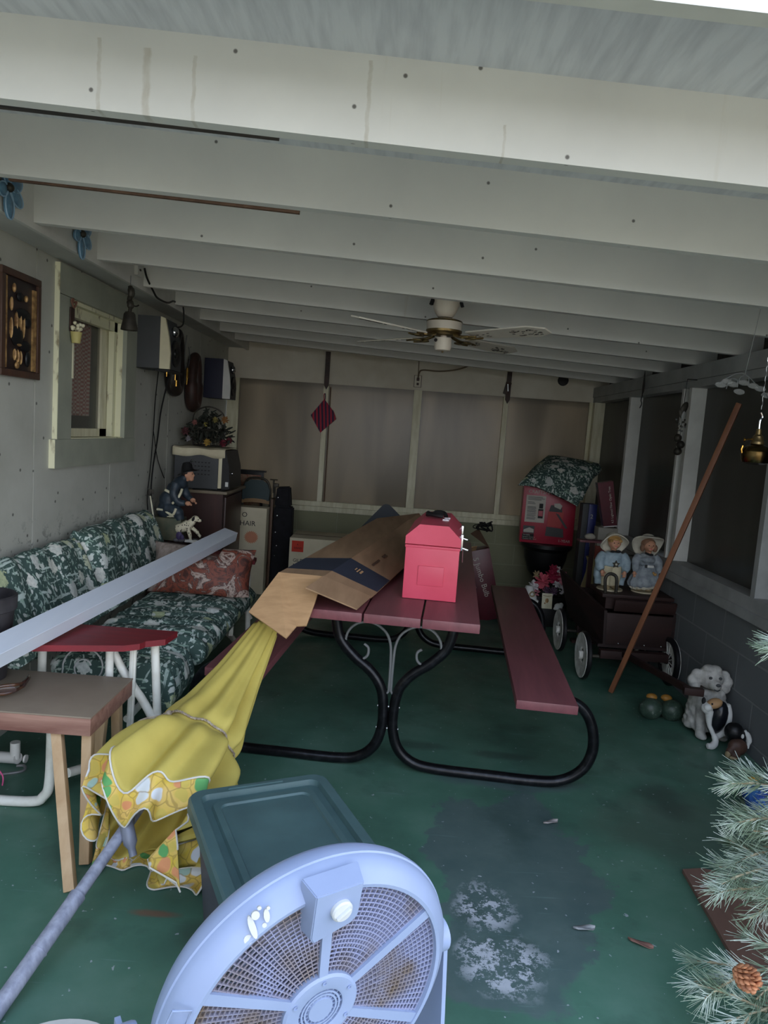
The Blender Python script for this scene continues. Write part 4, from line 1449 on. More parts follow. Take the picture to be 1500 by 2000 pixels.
ob = thing('outlet_box', 'white outlet box with a black cord on the eave board above the bell', 'outlet', (XF, 4.08, 2.25))
part(ob, 'cover', MB().span((XF, 4.04, 2.262), (XF + .02, 4.115, 2.335), bev=.003), M['white_trim'])
part(ob, 'socket', MB().span((XF + .02, 4.065, 2.29), (XF + .024, 4.085, 2.30)), M['black'])
solo('extension_cord', 'black extension cord draped from the eave board towards the near speaker', 'cord', MB().tube([(XF + .028, 4.12, 2.315), (-1.47, 4.16, 2.27), (-1.46, 4.24, 2.215), (-1.46, 4.32, 2.19), (-1.46, 4.5, 2.195), (-1.465, 4.62, 2.225), (-1.47, 4.68, 2.232)], .006, 8, smooth=6).tube([(-1.47, 4.86, 2.23), (-1.47, 4.88, 2.18), (-1.48, 4.90, 2.12), (-1.52, 4.90, 2.10), (-1.6, 4.96, 2.14)], .005, 8, smooth=6), M['cord'])
solo('speaker_wire', 'thin black wires hanging down the wall from the near speaker to the firefighter figurine', 'wire', MB().tube([(-1.62, 4.86, 1.80), (-1.665, 4.95, 1.6), (-1.68, 4.98, 1.4), (-1.675, 4.93, 1.15), (-1.68, 4.90, .95), (-1.68, 4.92, .85)], .004, 6, smooth=6).tube([(-1.62, 5.10, 1.80), (-1.67, 5.10, 1.55), (-1.672, 5.05, 1.35), (-1.67, 4.97, 1.15), (-1.672, 4.95, 1.0), (-1.66, 4.93, .90)], .006, 6, smooth=6).tube([(-1.68, 4.98, 1.4), (-1.685, 5.10, 1.2), (-1.68, 5.25, 1.05)], .003, 6, smooth=6), M['cord'])

be = thing('hanging_bell', 'dark cast iron bell hanging by a chain from the eave beside the window', 'bell', (-1.45, 3.86, 1.93))
part(be, 'chain', MB().tube([(-1.45, 3.86, 2.222), (-1.45, 3.86, 2.17)], .002, 6).tube([(-1.45, 3.86 + .006 * math.sin(i * 1.3), 2.17 - i * .008) for i in range(4)], .005, 6), M['grey_iron'])
part(be, 'bracket', MB().tube([(-1.45, 3.855, 2.165), (-1.44, 3.85, 2.13), (-1.455, 3.865, 2.10), (-1.445, 3.855, 2.07), (-1.45, 3.86, 2.035)], [.012, .018, .013, .018, .010], 10, smooth=4).tube([(-1.45, 3.86, 2.07), (-1.44, 3.92, 2.075), (-1.435, 3.945, 2.085)], .004, 6, smooth=4), M['dark_iron'])
part(be, 'bell_cup', MB().lathe([(.0, 2.035), (.022, 2.034), (.030, 2.022), (.034, 1.99), (.042, 1.955), (.044, 1.94), (.040, 1.942), (.030, 1.985), (.02, 2.015), (0, 2.02)], 28, Matrix.Translation((-1.45, 3.86, 0))), M['dark_iron'])

hp_ = thing('hanging_flowerpot', 'small yellow flowerpot ornament with cream flowers on the window casing', 'ornament', (XL + .04, 3.66, 1.83))
part(hp_, 'pot', MB().lathe([(0, 1.835), (.020, 1.835), (.027, 1.885), (.029, 1.89), (.0, 1.892)], 20, Matrix.Translation((XL + .056, 3.665, 0))), mat('yellow_glaze', c(196, 184, 118), 0.5))
part(hp_, 'hanger', MB().span((XL + .0285, 3.645, 1.89), (XL + .036, 3.69, 2.01), bev=.002), M['brown_leather'])
fl_ = MB()
for i in range(12):
    fl_.ball((XL + .06 + rnd.uniform(-.018, .02), 3.665 + rnd.uniform(-.032, .04), 1.90 + rnd.uniform(-.006, .035)), .0095, 8)
part(hp_, 'blossom', fl_, M['cream_trim'])
part(hp_, 'bow', MB().tube([(XL + .04, 3.66, 2.035), (XL + .045, 3.65, 2.05), (XL + .04, 3.64, 2.04), (XL + .042, 3.665, 2.01), (XL + .045, 3.685, 2.04), (XL + .04, 3.67, 2.035)], .005, 6, smooth=5), mat('rust_bow', c(116, 82, 66), 0.7))
part(hp_, 'ribbon', MB().span((XL + .0265, 3.690, 1.66), (XL + .030, 3.705, 1.89)), M['cream_trim'])

def speaker(y0, z0, z1, label, sidem, bez, dep=.25):
    s = thing('speaker', label, 'speaker', (-1.58, y0 + dep / 2, z0), group='speakers on the left wall')
    part(s, 'cabinet', MB().span((XL + .004, y0, z0), (-1.53, y0 + dep, z1), bev=.004), sidem)
    zm = (z0 + z1) / 2
    b = MB()
    prof = [(-1.53, z0), (-1.465, z0), (-1.462, z0 + .10), (-1.475, zm + .04), (-1.50, z1 - .01), (-1.53, z1)]
    b.prism([(x, z) for x, z in prof], .02, frame((0, y0 + .0195, 0), (1, 0, 0), (0, 0, 1)))
    part(s, 'bezel', b, bez, 'pale front edge')
    part(s, 'baffle', MB().prism([(x - .004, z) for x, z in prof], dep - .024, frame((0, y0 + dep - .002, 0), (1, 0, 0), (0, 0, 1))), M['dark_grey'])
    part(s, 'tweeter', MB().ball((-1.475, y0 + .12, z1 - .08), (.026, .035, .035), 18), M['chrome'])
    part(s, 'woofer', MB().lathe([(.085, 0), (.085, .012), (.070, .016), (.03, .002), (.026, .012), (0, .02)], 28, Matrix.Translation((-1.472, y0 + .125, zm - .055)) @ Matrix.Rotation(PI / 2, 4, 'Y')), M['black'])
    return s


speaker(4.60, 1.80, 2.125, 'near dark grey speaker with cream front edge beside the window', M['dark_grey'], M['cream_plastic'])
speaker(6.28, 1.69, 2.03, 'far navy speaker with white front edge above the flower basket', M['navy_grey'], M['white'])
sb_ = thing('speaker_hook', 'small brass hooks hanging under the near speaker', 'hook', (-1.52, 4.72, 1.70))
part(sb_, 'strip', MB().span((-1.56, 4.62, 1.785), (-1.47, 4.90, 1.797)), M['black'])
for y, z in ((4.66, 1.755), (4.84, 1.745)):
    part(sb_, 'hook', MB().tube([(-1.50, y, 1.79), (-1.50, y, z)], .005, 8), M['brass'])
part(sb_, 'brass_cylinder', MB().tube([(-1.49, 4.84, 1.745), (-1.49, 4.84, 1.705)], .008, 10), M['brass'])
part(sb_, 'ring', MB().tube([(-1.50, 4.76 + .015 * math.cos(a), 1.70 + .02 * math.sin(a)) for a in [2 * PI * i / 14 for i in range(14)]], .005, 6, True).tube([(-1.50, 4.76, 1.785), (-1.50, 4.76, 1.72)], .006, 6), M['dark_iron'])

def collar(y, z0, z1, wy, label, m, rr, group):
    s = thing('horse_collar', label, 'horse collar', (XL + .05, y, z0), group=group)
    zc, h = (z0 + z1) / 2, (z1 - z0) / 2
    P = []
    for i in range(40):
        a = 2 * PI * i / 40
        w = wy * (1 + 0.18 * math.sin(a) * -1)
        P.append((XL + .058, y + w * math.cos(a), zc + (h - rr) * math.sin(a)))
    part(s, 'padded_ring', MB().tube(P, [rr * (1.12 if math.sin(2 * PI * i / 40) < 0 else .9) for i in range(40)], 14, True), m)
    return s


hc = collar(5.30, 1.655, 2.15, .075, 'black oval horse collar with brass fittings hanging beside the near speaker', M['black_leather'], .048, 'horse collars on the left wall')
part(hc, 'hame', MB().tube([(-1.55, 5.24, 2.09), (-1.545, 5.19, 2.0), (-1.545, 5.20, 1.90), (-1.55, 5.23, 1.85)], .004, 6, smooth=5), M['zinc'])
part(hc, 'hame', MB().tube([(-1.57, 5.36, 2.02), (-1.565, 5.38, 1.96), (-1.565, 5.36, 1.88)], .004, 6, smooth=5), M['zinc'])
part(hc, 'brass_pin', MB().tube([(-1.54, 5.25, 1.86), (-1.54, 5.25, 1.79)], .010, 10).tube([(-1.54, 5.25, 1.79), (-1.54, 5.245, 1.74)], .006, 8), M['brass'])
collar(5.80, 1.555, 2.03, .075, 'dark brown oval horse collar hanging above the flower basket', M['brown_leather'], .046, 'horse collars on the left wall')

# ------------------------------------------------------------ back left corner
cab = thing('cabinet', 'dark brown wooden cabinet in the back left corner', 'cabinet', (-1.47, 5.72, 0))
part(cab, 'body', MB().span((-1.688, 5.38, 0), (-1.27, 6.02, .945)), M['dark_wood'])
part(cab, 'top', MB().span((-1.690, 5.36, .945), (-1.235, 6.04, .968), bev=.006), mat('pale_worn_top', c(128, 116, 96), 0.5))
part(cab, 'door', MB().span((-1.27, 5.42, .06), (-1.255, 5.98, .92), bev=.003), M['dark_wood'])
part(cab, 'knob', MB().ball((-1.247, 5.50, .5), .012, 10), M['brass'])

mw = thing('microwave_oven', 'grey microwave oven under a cream cloth standing on the dark cabinet', 'microwave', (-1.47, 5.62, .969))
part(mw, 'case', MB().span((-1.66, 5.42, .972), (-1.325, 5.84, 1.275), bev=.005), M['dark_grey'])
v = MB()
for i in range(5):
    for j in range(4):
        v.box((-1.50 + i * .026, 5.4195, 1.085 + j * .030), (.014, .002, .008))
part(mw, 'vent_slots', v, M['black'])
part(mw, 'bezel', MB().span((-1.325, 5.419, .985), (-1.298, 5.841, 1.275), bev=.003), M['cream_plastic'], 'cream front edge')
part(mw, 'front', MB().prism([(-1.298, .975), (-1.235, .985), (-1.245, 1.15), (-1.275, 1.272), (-1.298, 1.275)], .415, frame((0, 5.838, 0), (1, 0, 0), (0, 0, 1))), M['black'])
part(mw, 'knob', MB().ball((-1.236, 5.50, 1.10), .012, 10), M['chrome'])
part(mw, 'energy_sticker', MB().box((-1.2565, 5.4222, 1.02), (.022, .002, .035)), M['white'])
clo = MB()
clo.grid(16, 14, lambda u, v: (-1.675 + .40 * u, 5.408 + .44 * max(0, (v - .18) / .82), 1.286 + .003 * math.sin(u * 14 + v * 9) - (.065 + .008 * math.sin(u * 9)) * max(0, (.18 - v) / .18)))
o = solo('top_cloth', 'cream cloth draped over the top of the microwave', 'cloth', clo, mat('cream_cloth', c(214, 206, 178), 0.85, col2=c(196, 186, 156), scale=10))
solidify(o, .003)
solo('black_cord_loop', 'black power cord looped on the cabinet beneath the microwave front', 'cord', MB().tube([(-1.50, 5.372, .974), (-1.42, 5.37, .978), (-1.33, 5.372, .976), (-1.255, 5.40, .976), (-1.245, 5.52, .975)], .005, 6, smooth=5), M['cord'])

def blossom(mb, ctr, r, mi=0, n=7, seed=0, tilt=(0, 0, 0)):
    rn = random.Random(seed)
    ctr = Vector(ctr)
    R = Euler(tilt).to_matrix()
    for lay in range(2):
        for i in range(n):
            a = 2 * PI * (i + lay * .5) / n + rn.uniform(-.15, .15)
            d = R @ Vector((math.cos(a), math.sin(a), .25 + .5 * lay))
            p = ctr + d * r * (.62 - .22 * lay)
            q = d.to_track_quat('X', 'Z').to_euler()
            mb.ball(p, (r * .42, r * .34, r * .12), 8, q, mi)
    mb.ball(ctr + R @ Vector((0, 0, r * .35)), r * .2, 8, None, mi)
    return mb


fb = thing('flower_basket', 'dark wire basket of dried and artificial flowers on top of the microwave', 'flower basket', (-1.47, 5.66, 1.286))
M['foliage'] = mat('dark_dusty_foliage', c(52, 54, 46), 0.8, col2=c(40, 46, 40), scale=20)
bk = MB()
for i in range(22):
    a = 2 * PI * i / 22
    bk.tube([(-1.47 + .11 * math.cos(a), 5.64 + .11 * math.sin(a), 1.297), (-1.47 + .14 * math.cos(a + .1), 5.64 + .14 * math.sin(a + .1), 1.42)], .003, 5)
for z, r in ((1.298, .11), (1.355, .126), (1.42, .14)):
    bk.tube([(-1.47 + r * math.cos(a), 5.64 + r * math.sin(a), z) for a in [2 * PI * i / 30 for i in range(30)]], .004, 6, True)
bk.tube([(-1.60, 5.64, 1.42), (-1.58, 5.64, 1.55), (-1.47, 5.64, 1.60), (-1.36, 5.64, 1.55), (-1.34, 5.64, 1.42)], .006, 6, smooth=5)
part(fb, 'basket', bk, M['dark_iron'])
fo = MB()
rn = random.Random(11)
for i in range(330):
    a, rad = rn.uniform(0, 2 * PI), rn.uniform(.02, .19)
    p = Vector((-1.47 + rad * math.cos(a), 5.64 + rad * math.sin(a) * .8, 1.325 + rn.uniform(0, .29) * (1 - rad / .3)))
    if p.x < -1.66:
        continue
    fo.ball(p, (rn.uniform(.020, .042), .011, .004), 6, (rn.uniform(-1, 1), rn.uniform(-1, 1), a))
part(fb, 'leaves', fo, M['foliage'])
for i, (x, y, z, r, col) in enumerate(((-1.44, 5.50, 1.325, .032, (176, 144, 70)), (-1.33, 5.58, 1.505, .034, (150, 106, 62)), (-1.40, 5.56, 1.50, .026, (140, 128, 74)), (-1.61, 5.50, 1.40, .036, (92, 52, 56)), (-1.58, 5.48, 1.345, .026, (140, 136, 140)), (-1.33, 5.56, 1.325, .034, (104, 30, 44)), (-1.30, 5.62, 1.345, .028, (112, 36, 50)), (-1.47, 5.55, 1.46, .02, (170, 160, 80)), (-1.36, 5.55, 1.45, .02, (130, 128, 120)), (-1.55, 5.53, 1.47, .024, (140, 90, 84)))):
    part(fb, 'flower', blossom(MB(), (x, y, z), r, seed=i, tilt=(1.2, 0, .3)), mat('flower_colour_%d' % i, c(*col), 0.7))

# firefighter figurine with dog
est = thing('end_table', 'low dark table behind the sofa carrying the firefighter figurine', 'table', (-1.44, 4.93, 0))
part(est, 'top', MB().span((-1.68, 4.72, .63), (-1.20, 5.14, .655), bev=.003), M['dark_wood'])
for x in (-1.65, -1.23):
    for y in (4.92, 5.11):
        part(est, 'leg', MB().span((x - .02, y - .02, 0), (x + .02, y + .02, .63)), M['dark_wood'])
ffg = thing('firefighter_figurine', 'firefighter figurine in dark blue coat leaning on a green box with a spotted dog', 'figurine', (-1.49, 4.9, .656))
M['coat'] = mat('dark_blue_glazed_coat', c(36, 46, 56), 0.5, 0, col2=c(54, 66, 76), scale=30)
M['skin'] = mat('painted_skin', c(206, 152, 122), 0.6)
M['dark_hair'] = mat('dark_brown_hair', c(48, 34, 28), 0.7)
M['stone_green'] = mat('mottled_green_base', c(74, 82, 66), 0.7, col2=c(104, 100, 80), scale=12)
part(ffg, 'base', MB().span((-1.622, 4.83, .66), (-1.42, 4.98, .815), bev=.008), M['stone_green'])
b = MB()
for p, r in (((-1.545, 4.90, .86), (.062, .06, .075)), ((-1.53, 4.90, .93), (.066, .062, .07)), ((-1.49, 4.90, 1.00), (.060, .058, .065)), ((-1.455, 4.90, 1.055), (.052, .066, .045)), ((-1.43, 4.90, 1.09), (.03, .035, .03))):
    b.ball(p, r, 16)
b.tube([(-1.465, 4.845, 1.06), (-1.475, 4.825, .985), (-1.44, 4.825, .93), (-1.395, 4.83, .925)], [.032, .030, .027, .022], 12, smooth=4)
b.tube([(-1.45, 4.955, 1.06), (-1.44, 4.97, .985), (-1.39, 4.95, .94)], [.032, .030, .022], 12, smooth=4)
b.tube([(-1.54, 4.87, .88), (-1.46, 4.86, .86), (-1.435, 4.86, .80)], [.045, .042, .034], 12, smooth=4)
b.tube([(-1.54, 4.94, .88), (-1.52, 4.95, .80), (-1.50, 4.95, .80)], [.045, .036, .032], 12, smooth=4)
blobs(part(ffg, 'coat', b, M['coat']), .007, 4)
tr = MB()
tr.tube([(-1.538, 4.840, 1.005), (-1.50, 4.832, .99), (-1.455, 4.822, .975)], .0095, 8, smooth=4)
tr.tube([(-1.424, 4.842, 1.02), (-1.432, 4.83, .985), (-1.448, 4.815, .95), (-1.478, 4.815, .918)], .0085, 8, smooth=4)
tr.tube([(-1.595, 4.86, .866), (-1.54, 4.842, .864), (-1.478, 4.822, .838), (-1.452, 4.812, .885)], .0085, 8, smooth=4)
part(ffg, 'reflective_trim', tr, M['cream_trim'])
b = MB().ball((-1.402, 4.90, 1.118), (.036, .032, .040), 18)
b.ball((-1.366, 4.90, 1.113), (.011, .008, .010), 10)
b.ball((-1.380, 4.90, 1.085), (.018, .020, .014), 12)
b.ball((-1.368, 4.90, 1.097), (.006, .011, .004), 8)
b.ball((-1.412, 4.868, 1.112), (.008, .005, .012), 8)
b.tube([(-1.42, 4.90, 1.075), (-1.41, 4.90, 1.10)], .022, 10)
blobs(part(ffg, 'head', b, M['skin']), .005, 2)
part(ffg, 'eye', MB().ball((-1.371, 4.886, 1.122), .0035, 8), M['ink'])
part(ffg, 'eye', MB().ball((-1.371, 4.914, 1.122), .0035, 8), M['ink'])
part(ffg, 'hair', MB().ball((-1.416, 4.90, 1.125), (.034, .036, .034), 14), M['dark_hair'])
hm = frame((-1.405, 4.90, 1.142), (math.cos(.28), 0, math.sin(.28) * .8), z=(-math.sin(.28), 0, math.cos(.28)))
b = MB().lathe([(.001, .062), (.022, .058), (.036, .035), (.042, .006), (.046, .002), (.066, -.006), (.066, -.010), (.044, -.006), (.038, -.004)], 24, hm, fn=lambda p, a, r, z: (p.x * (1.18 if p.x < 0 else 1.0), p.y * .85, p.z - (.010 if p.x < -.03 else 0)))
b.tube([hm @ Vector(p) for p in ((.038, 0, .01), (.040, 0, .045), (.028, 0, .066))], .006, 8, smooth=3)
part(ffg, 'helmet', b, M['black'])
part(ffg, 'badge', MB().tube([hm @ Vector(p) for p in ((.043, -.006, .05), (.046, 0, .066), (.036, .004, .076))], .0035, 6, smooth=4), M['chrome'])
for y0, q in ((4.833, 1), (4.95, 0)):
    b = MB().ball((-1.378, y0, .924 + (.012 if not q else 0)), (.020, .013, .016), 12)
    for i in range(4):
        b.tube([(-1.366, y0 - .010 + i * .0065, .926), (-1.354, y0 - .010 + i * .0065, .922 - .002 * i), (-1.356, y0 - .010 + i * .0065, .912)], .0038, 6, smooth=3)
    b.tube([(-1.376, y0 - .012, .93), (-1.362, y0 - .014, .936)], .0042, 6)
    part(ffg, 'hand', b, M['skin'])
ax_ = thing('toy_axe', 'thin pale axe handle standing against the wall behind the firefighter figurine', 'axe', (-1.60, 4.79, .82))
part(ax_, 'shaft', MB().tube([(-1.598, 4.80, .818), (-1.625, 4.80, .96)], .005, 8), M['cream_trim'])
part(ax_, 'blade', MB().box((-1.63, 4.80, .985), (.022, .012, .045), (0, .15, 0), bev=.003).box((-1.612, 4.80, .99), (.02, .008, .03), bev=.003), M['dark_iron'])

M['dalmatian'] = None
k = Nodes('black_spotted_white_glaze')
vv = k.voro(k.coords(), 62, 'F1', 0.8)
k.color(k.mix(k.ramp(vv.outputs['Distance'], [(0.24, (1, 1, 1, 1)), (0.30, (0, 0, 0, 1))]), c(222, 214, 186), c(34, 30, 28)))
M['dalmatian'] = k.pr(0.45)
b = MB()
b.tube([(-1.45, 4.845, .745), (-1.41, 4.84, .755), (-1.375, 4.84, .775), (-1.350, 4.84, .795), (-1.335, 4.84, .815)], [.030, .034, .036, .026, .022], 14, smooth=4)
b.ball((-1.325, 4.84, .822), (.028, .022, .022), 14)
b.ball((-1.298, 4.84, .812), (.020, .013, .012), 12)
b.tube([(-1.375, 4.828, .765), (-1.355, 4.825, .715), (-1.345, 4.822, .672), (-1.33, 4.82, .668)], [.020, .014, .010, .011], 10, smooth=4)
b.tube([(-1.365, 4.855, .765), (-1.32, 4.855, .735), (-1.295, 4.855, .705), (-1.285, 4.855, .698)], [.020, .014, .010, .011], 10, smooth=4)
dg = blobs(part(ffg, 'spotted_dog', b, M['dalmatian']), .0045, 2)
part(ffg, 'dog_ear', MB().ball((-1.332, 4.817, .822), (.009, .005, .016), 10, (0, .3, 0)), M['ink'])
part(ffg, 'dog_nose', MB().ball((-1.279, 4.84, .816), .006, 8), M['ink'])
part(ffg, 'dog_tail', MB().tube([(-1.52, 4.845, .822), (-1.48, 4.84, .830), (-1.455, 4.838, .826)], [.004, .009, .004], 8, smooth=4), M['cream_trim'])
st_ = MB()
for i in range(14):
    st_.ball((-1.40 + rnd.uniform(-.07, .09), 4.86 + rnd.uniform(-.06, .03), .668), (.024, .02, .013), 8)
part(ffg, 'rocks', st_, mat('grey_painted_rock', c(108, 106, 110), 0.8))
part(ffg, 'violets', MB().ball((-1.425, 4.82, .70), (.022, .012, .030), 10).ball((-1.405, 4.815, .69), (.016, .012, .022), 10), mat('violet_glaze', c(82, 70, 110), 0.6))
pc = MB().grid(12, 10, lambda u, v: (-1.36 + .15 * u, 4.725 + .06 * v, .664 + .014 * math.sin(u * 8 + v * 5) * math.sin(v * 7) + .012))
solidify(solo('white_cloth', 'crumpled white cloth on the end table behind the throw pillow', 'cloth', pc, M['white']), .003)

# carton, folding chair, black bag and boxes
cbx = thing('chair_carton', 'tall off-white carton printed with the word CHAIR beside the dark cabinet', 'carton', (-1.22, 6.27, 0))
part(cbx, 'carton', MB().span((-1.345, 6.2, 0), (-1.075, 6.36, .766), bev=.002), M['white_card'])
wm = frame((0, 6.199, 0), (1, 0, 0), z=(0, -1, 0))
part(cbx, 'lettering', MB().text('CHAIR', .062, .0005, wm @ Matrix.Translation((-1.350, .605, 0))), M['ink'])
part(cbx, 'lettering', MB().text('O', .062, .0005, wm @ Matrix.Translation((-1.292, .680, 0))), M['ink'])
bu = []
for i in range(44):
    a = 2 * PI * i / 44
    r = .066 if i % 2 else .050
    bu.append((-1.200 + r * math.cos(a), .505 + r * .9 * math.sin(a)))
part(cbx, 'starburst', MB().prism(bu, .0008, wm), M['orange_ink'])
part(cbx, 'hand_hole', MB().tube([(-1.268 + .016 * math.cos(a), 6.199, .31 + .011 * math.sin(a)) for a in [2 * PI * i / 14 for i in range(14)]], .002, 5, True), M['ink'])
fc = thing('folding_chair', 'folding chair with dark green padded back behind the carton', 'folding chair', (-1.22, 6.5, 0))
bkp = [(-.12, 0), (.12, 0), (.125, .09), (.10, .155), (.05, .185), (-.05, .185), (-.10, .155), (-.125, .09)]
o = part(fc, 'backrest', MB().prism(bkp, .03, frame((-1.225, 6.47, .805), (1, 0, 0), z=(0, -1, .08))), mat('dark_green_vinyl', c(46, 64, 66), 0.55))
part(fc, 'back_band', MB().grid(12, 2, lambda u, v: (-1.35 + .25 * u, 6.445 - .015 * math.sin(PI * u), .775 + .035 * v + .015 * math.sin(PI * u))), mat('tan_wood', c(150, 120, 84), 0.6))
part(fc, 'frame', MB().tube([(-1.355, 6.50, 0), (-1.35, 6.49, .80), (-1.34, 6.485, .93), (-1.29, 6.48, 1.0), (-1.16, 6.48, 1.0), (-1.11, 6.485, .93), (-1.10, 6.49, .80), (-1.095, 6.50, 0)], .011, 10, smooth=5), M['dark_iron'])
part(fc, 'seat', MB().span((-1.34, 6.46, .25), (-1.11, 6.48, .62), bev=.008), mat('dark_green_seat', c(42, 58, 60), 0.6))
pcb = thing('picture_box', 'flat dark framed picture with red pattern leaning in the back left corner', 'picture', (-1.39, 6.95, 0))
part(pcb, 'frame', MB().span((-1.52, 6.93, .60), (-1.25, 6.955, 1.03), bev=.003).span((-1.54, 6.92, 1.03), (-1.23, 6.965, 1.045)), M['black'])
part(pcb, 'picture', MB().span((-1.49, 6.928, .64), (-1.275, 6.931, 1.0)), mat('red_patterned_print', c(140, 70, 56), 0.6, col2=c(176, 156, 130), scale=26))
part(pcb, 'stand_crate', MB().span((-1.53, 6.90, 0), (-1.24, 7.10, .598)), M['dark_wood'])
solo('wood_board', 'narrow brown board standing between the carton and the black bag', 'board', MB().box((-1.055, 6.40, .42), (.022, .16, .84), (0, 0.0, 0), bev=.002), M['raw_wood'])
bb = thing('black_bag', 'tall black fabric bag with silver snaps standing against the back wall', 'bag', (-.95, 6.36, 0))
b = MB().hexa([(-1.035, 6.28, 0), (-.86, 6.28, 0), (-.86, 6.44, 0), (-1.035, 6.44, 0), (-1.03, 6.30, .78), (-.865, 6.30, .78), (-.865, 6.42, .78), (-1.03, 6.42, .78)])
b.hexa([(-1.03, 6.30, .781), (-.885, 6.30, .781), (-.885, 6.42, .781), (-1.03, 6.42, .781), (-1.015, 6.31, .95), (-.90, 6.31, .962), (-.90, 6.40, .962), (-1.015, 6.40, .95)])
bmesh.ops.bevel(b.b, geom=list(b.b.edges), offset=.012, segments=3, affect='EDGES')
part(bb, 'body', b, M['black_cloth'])
for z, x in ((.86, -1.0), (.70, -.998), (.55, -1.006), (.43, -.99), (.34, -1.002)):
    part(bb, 'snap', MB().ball((x, 6.292 if z < .78 else 6.302, z), (.007, .004, .007), 8), M['chrome'])
cl = thing('bar_clamp', 'dark bar clamp standing between the carton and the black bag', 'clamp', (-1.09, 6.52, 0))
part(cl, 'bar', MB().bar((-1.065, 6.52, 0), (-1.068, 6.52, .95), .012, .022), M['dark_iron'])
part(cl, 'jaw', MB().box((-1.055, 6.50, .95), (.05, .05, .035), bev=.006), M['dark_iron'])
part(cl, 'screw', MB().tube([(-1.075, 6.49, .88), (-1.075, 6.49, 1.0)], .008, 10).tube([(-1.11, 6.49, 1.0), (-1.04, 6.49, 1.0)], .005, 8), M['dark_iron'])

mb_ = thing('label_carton', 'off-white carton with red label and black printing behind the cardboard box', 'carton', (-.52, 6.25, 0))
part(mb_, 'carton', MB().span((-.835, 6.02, 0), (-.20, 6.48, .556), bev=.002), M['white_card'])
wm2 = frame((0, 6.0195, 0), (1, 0, 0), z=(0, -1, 0))
part(mb_, 'red_label', MB().span((-.815, 6.018, .437), (-.715, 6.020, .532)), M['red_label'], 'red stuck-on label')
part(mb_, 'lettering', MB().text('GILDAN', .040, .0005, wm2 @ Matrix.Translation((-.80, .350, 0))).text('MADE', .062, .0005, wm2 @ Matrix.Translation((-.80, .290, 0))), M['ink'])
part(mb_, 'lettering', MB().text('A', .022, .0005, frame((0, 6.017, 0), (1, 0, 0), z=(0, -1, 0)) @ Matrix.Translation((-.772, .493, 0))).text('HAND', .024, .0005, frame((0, 6.017, 0), (1, 0, 0), z=(0, -1, 0)) @ Matrix.Translation((-.797, .462, 0))), M['ink'])
part(mb_, 'tape_seam', MB().span((-.835, 6.225, .556), (-.20, 6.24, .558)), M['card_print'])

gp = MB()
pts = []
s = .352
for cx, cy, a0 in ((s, s, 0), (-s, s, 90), (-s, -s, 180), (s, -s, 270)):
    for q in range(6):
        a = math.radians(a0 + 18 * q)
        pts.append((cx * .86 + .042 * math.cos(a), cy * .86 + .042 * math.sin(a)))
gp.prism(pts, .04, frame((.0, 5.62, .515), (math.cos(.86), 0, math.sin(.86)), z=(0, -1, .25)))
zs = min(v.co.z for v in gp.b.verts)
bmesh.ops.translate(gp.b, vec=(0, 0, .002 - zs), verts=gp.b.verts)
solo('padded_panel', 'dark grey padded panel standing on its corner behind the cardboard box', 'panel', gp, mat('dark_grey_vinyl', c(58, 64, 72), 0.6))

# ------------------------------------------------------------ on the back wall
def strap(x, z0, z1, label, buckle):
    s = thing('leather_strap', label, 'strap', (x, YB - .02, z0), group='leather straps on the back wall')
    y = YB - .034
    w = .023
    part(s, 'strap', MB().prism([(-w, z0 + .04), (-w, z1), (w, z1), (w, z0 + .04), (0, z0)][::-1], .006, frame((x, y, 0), (1, 0, 0), (0, 0, 1))), M['brown_leather'])
    if buckle:
        part(s, 'keeper', MB().box((x - .012, y - .012, z0 + .15), (.055, .010, .12), (0, .2, 0), bev=.004), M['brown_leather'])
        part(s, 'buckle', MB().tube([(x - .012, y - .022, z0 + .19), (x - .004, y - .022, z0 + .12)], .004, 6), M['chrome'])
    return s


strap(-.714, 1.875, 2.24, 'plain brown leather strap hanging on the back wall above the striped potholder', False)
strap(1.065, 1.86, 2.17, 'brown leather strap with buckle hanging on the back wall at the right', True)
k = Nodes('red_navy_striped_quilting')
wv = k.n('ShaderNodeTexWave', wave_type='BANDS', bands_direction='X')
wv.inputs['Scale'].default_value = 9
wv.inputs['Distortion'].default_value = 0.6
k.l(k.coords((1, 1, 1), rot=(0, .08, 0)), wv.inputs['Vector'])
k.color(k.ramp(wv.outputs['Fac'], [(0.0, c(40, 40, 66)), (0.35, c(96, 66, 92)), (0.6, c(160, 44, 62)), (1.0, c(176, 58, 74))]))
M['quilt'] = k.pr(0.85)
ph = thing('potholder', 'red and navy striped potholder hanging by its corner on the back wall', 'potholder', (-.722, YB - .03, 1.45))
part(ph, 'pad', MB().prism([(0, .165), (-.125, 0), (-.02, -.165), (.128, -.02), (.1, .05)][::1], .012, frame((-.725, YB - .034, 1.615), (1, 0, 0), (0, 0, 1))), M['quilt'])
part(ph, 'loop', MB().tube([(-.727, YB - .030, 1.77), (-.732, YB - .030, 1.82), (-.722, YB - .030, 1.835), (-.717, YB - .030, 1.80), (-.722, YB - .030, 1.77)], .004, 6, smooth=4), M['quilt'])
solo('wooden_strip', 'thin dark brown strip of wood standing along the left window post of the back wall', 'wood strip', MB().bar((-.668, YB - .026, .768), (-.672, YB - .026, 1.90), .034, .010, up=(1, 0, 0), bev=.002), M['raw_wood'])
op = thing('wall_outlet', 'brown bordered wall outlet with a plugged-in cord above the middle window post', 'outlet', (.175, YB, 1.96))
part(op, 'plate', MB().span((.142, YB - .008, 1.962), (.212, YB, 2.075), bev=.002), M['cream'])
part(op, 'border', MB().tube([(x, YB - .008, z) for x, z in ((.142, 1.962), (.212, 1.962), (.212, 2.075), (.142, 2.075))], .003, 6, True), M['brown_leather'])
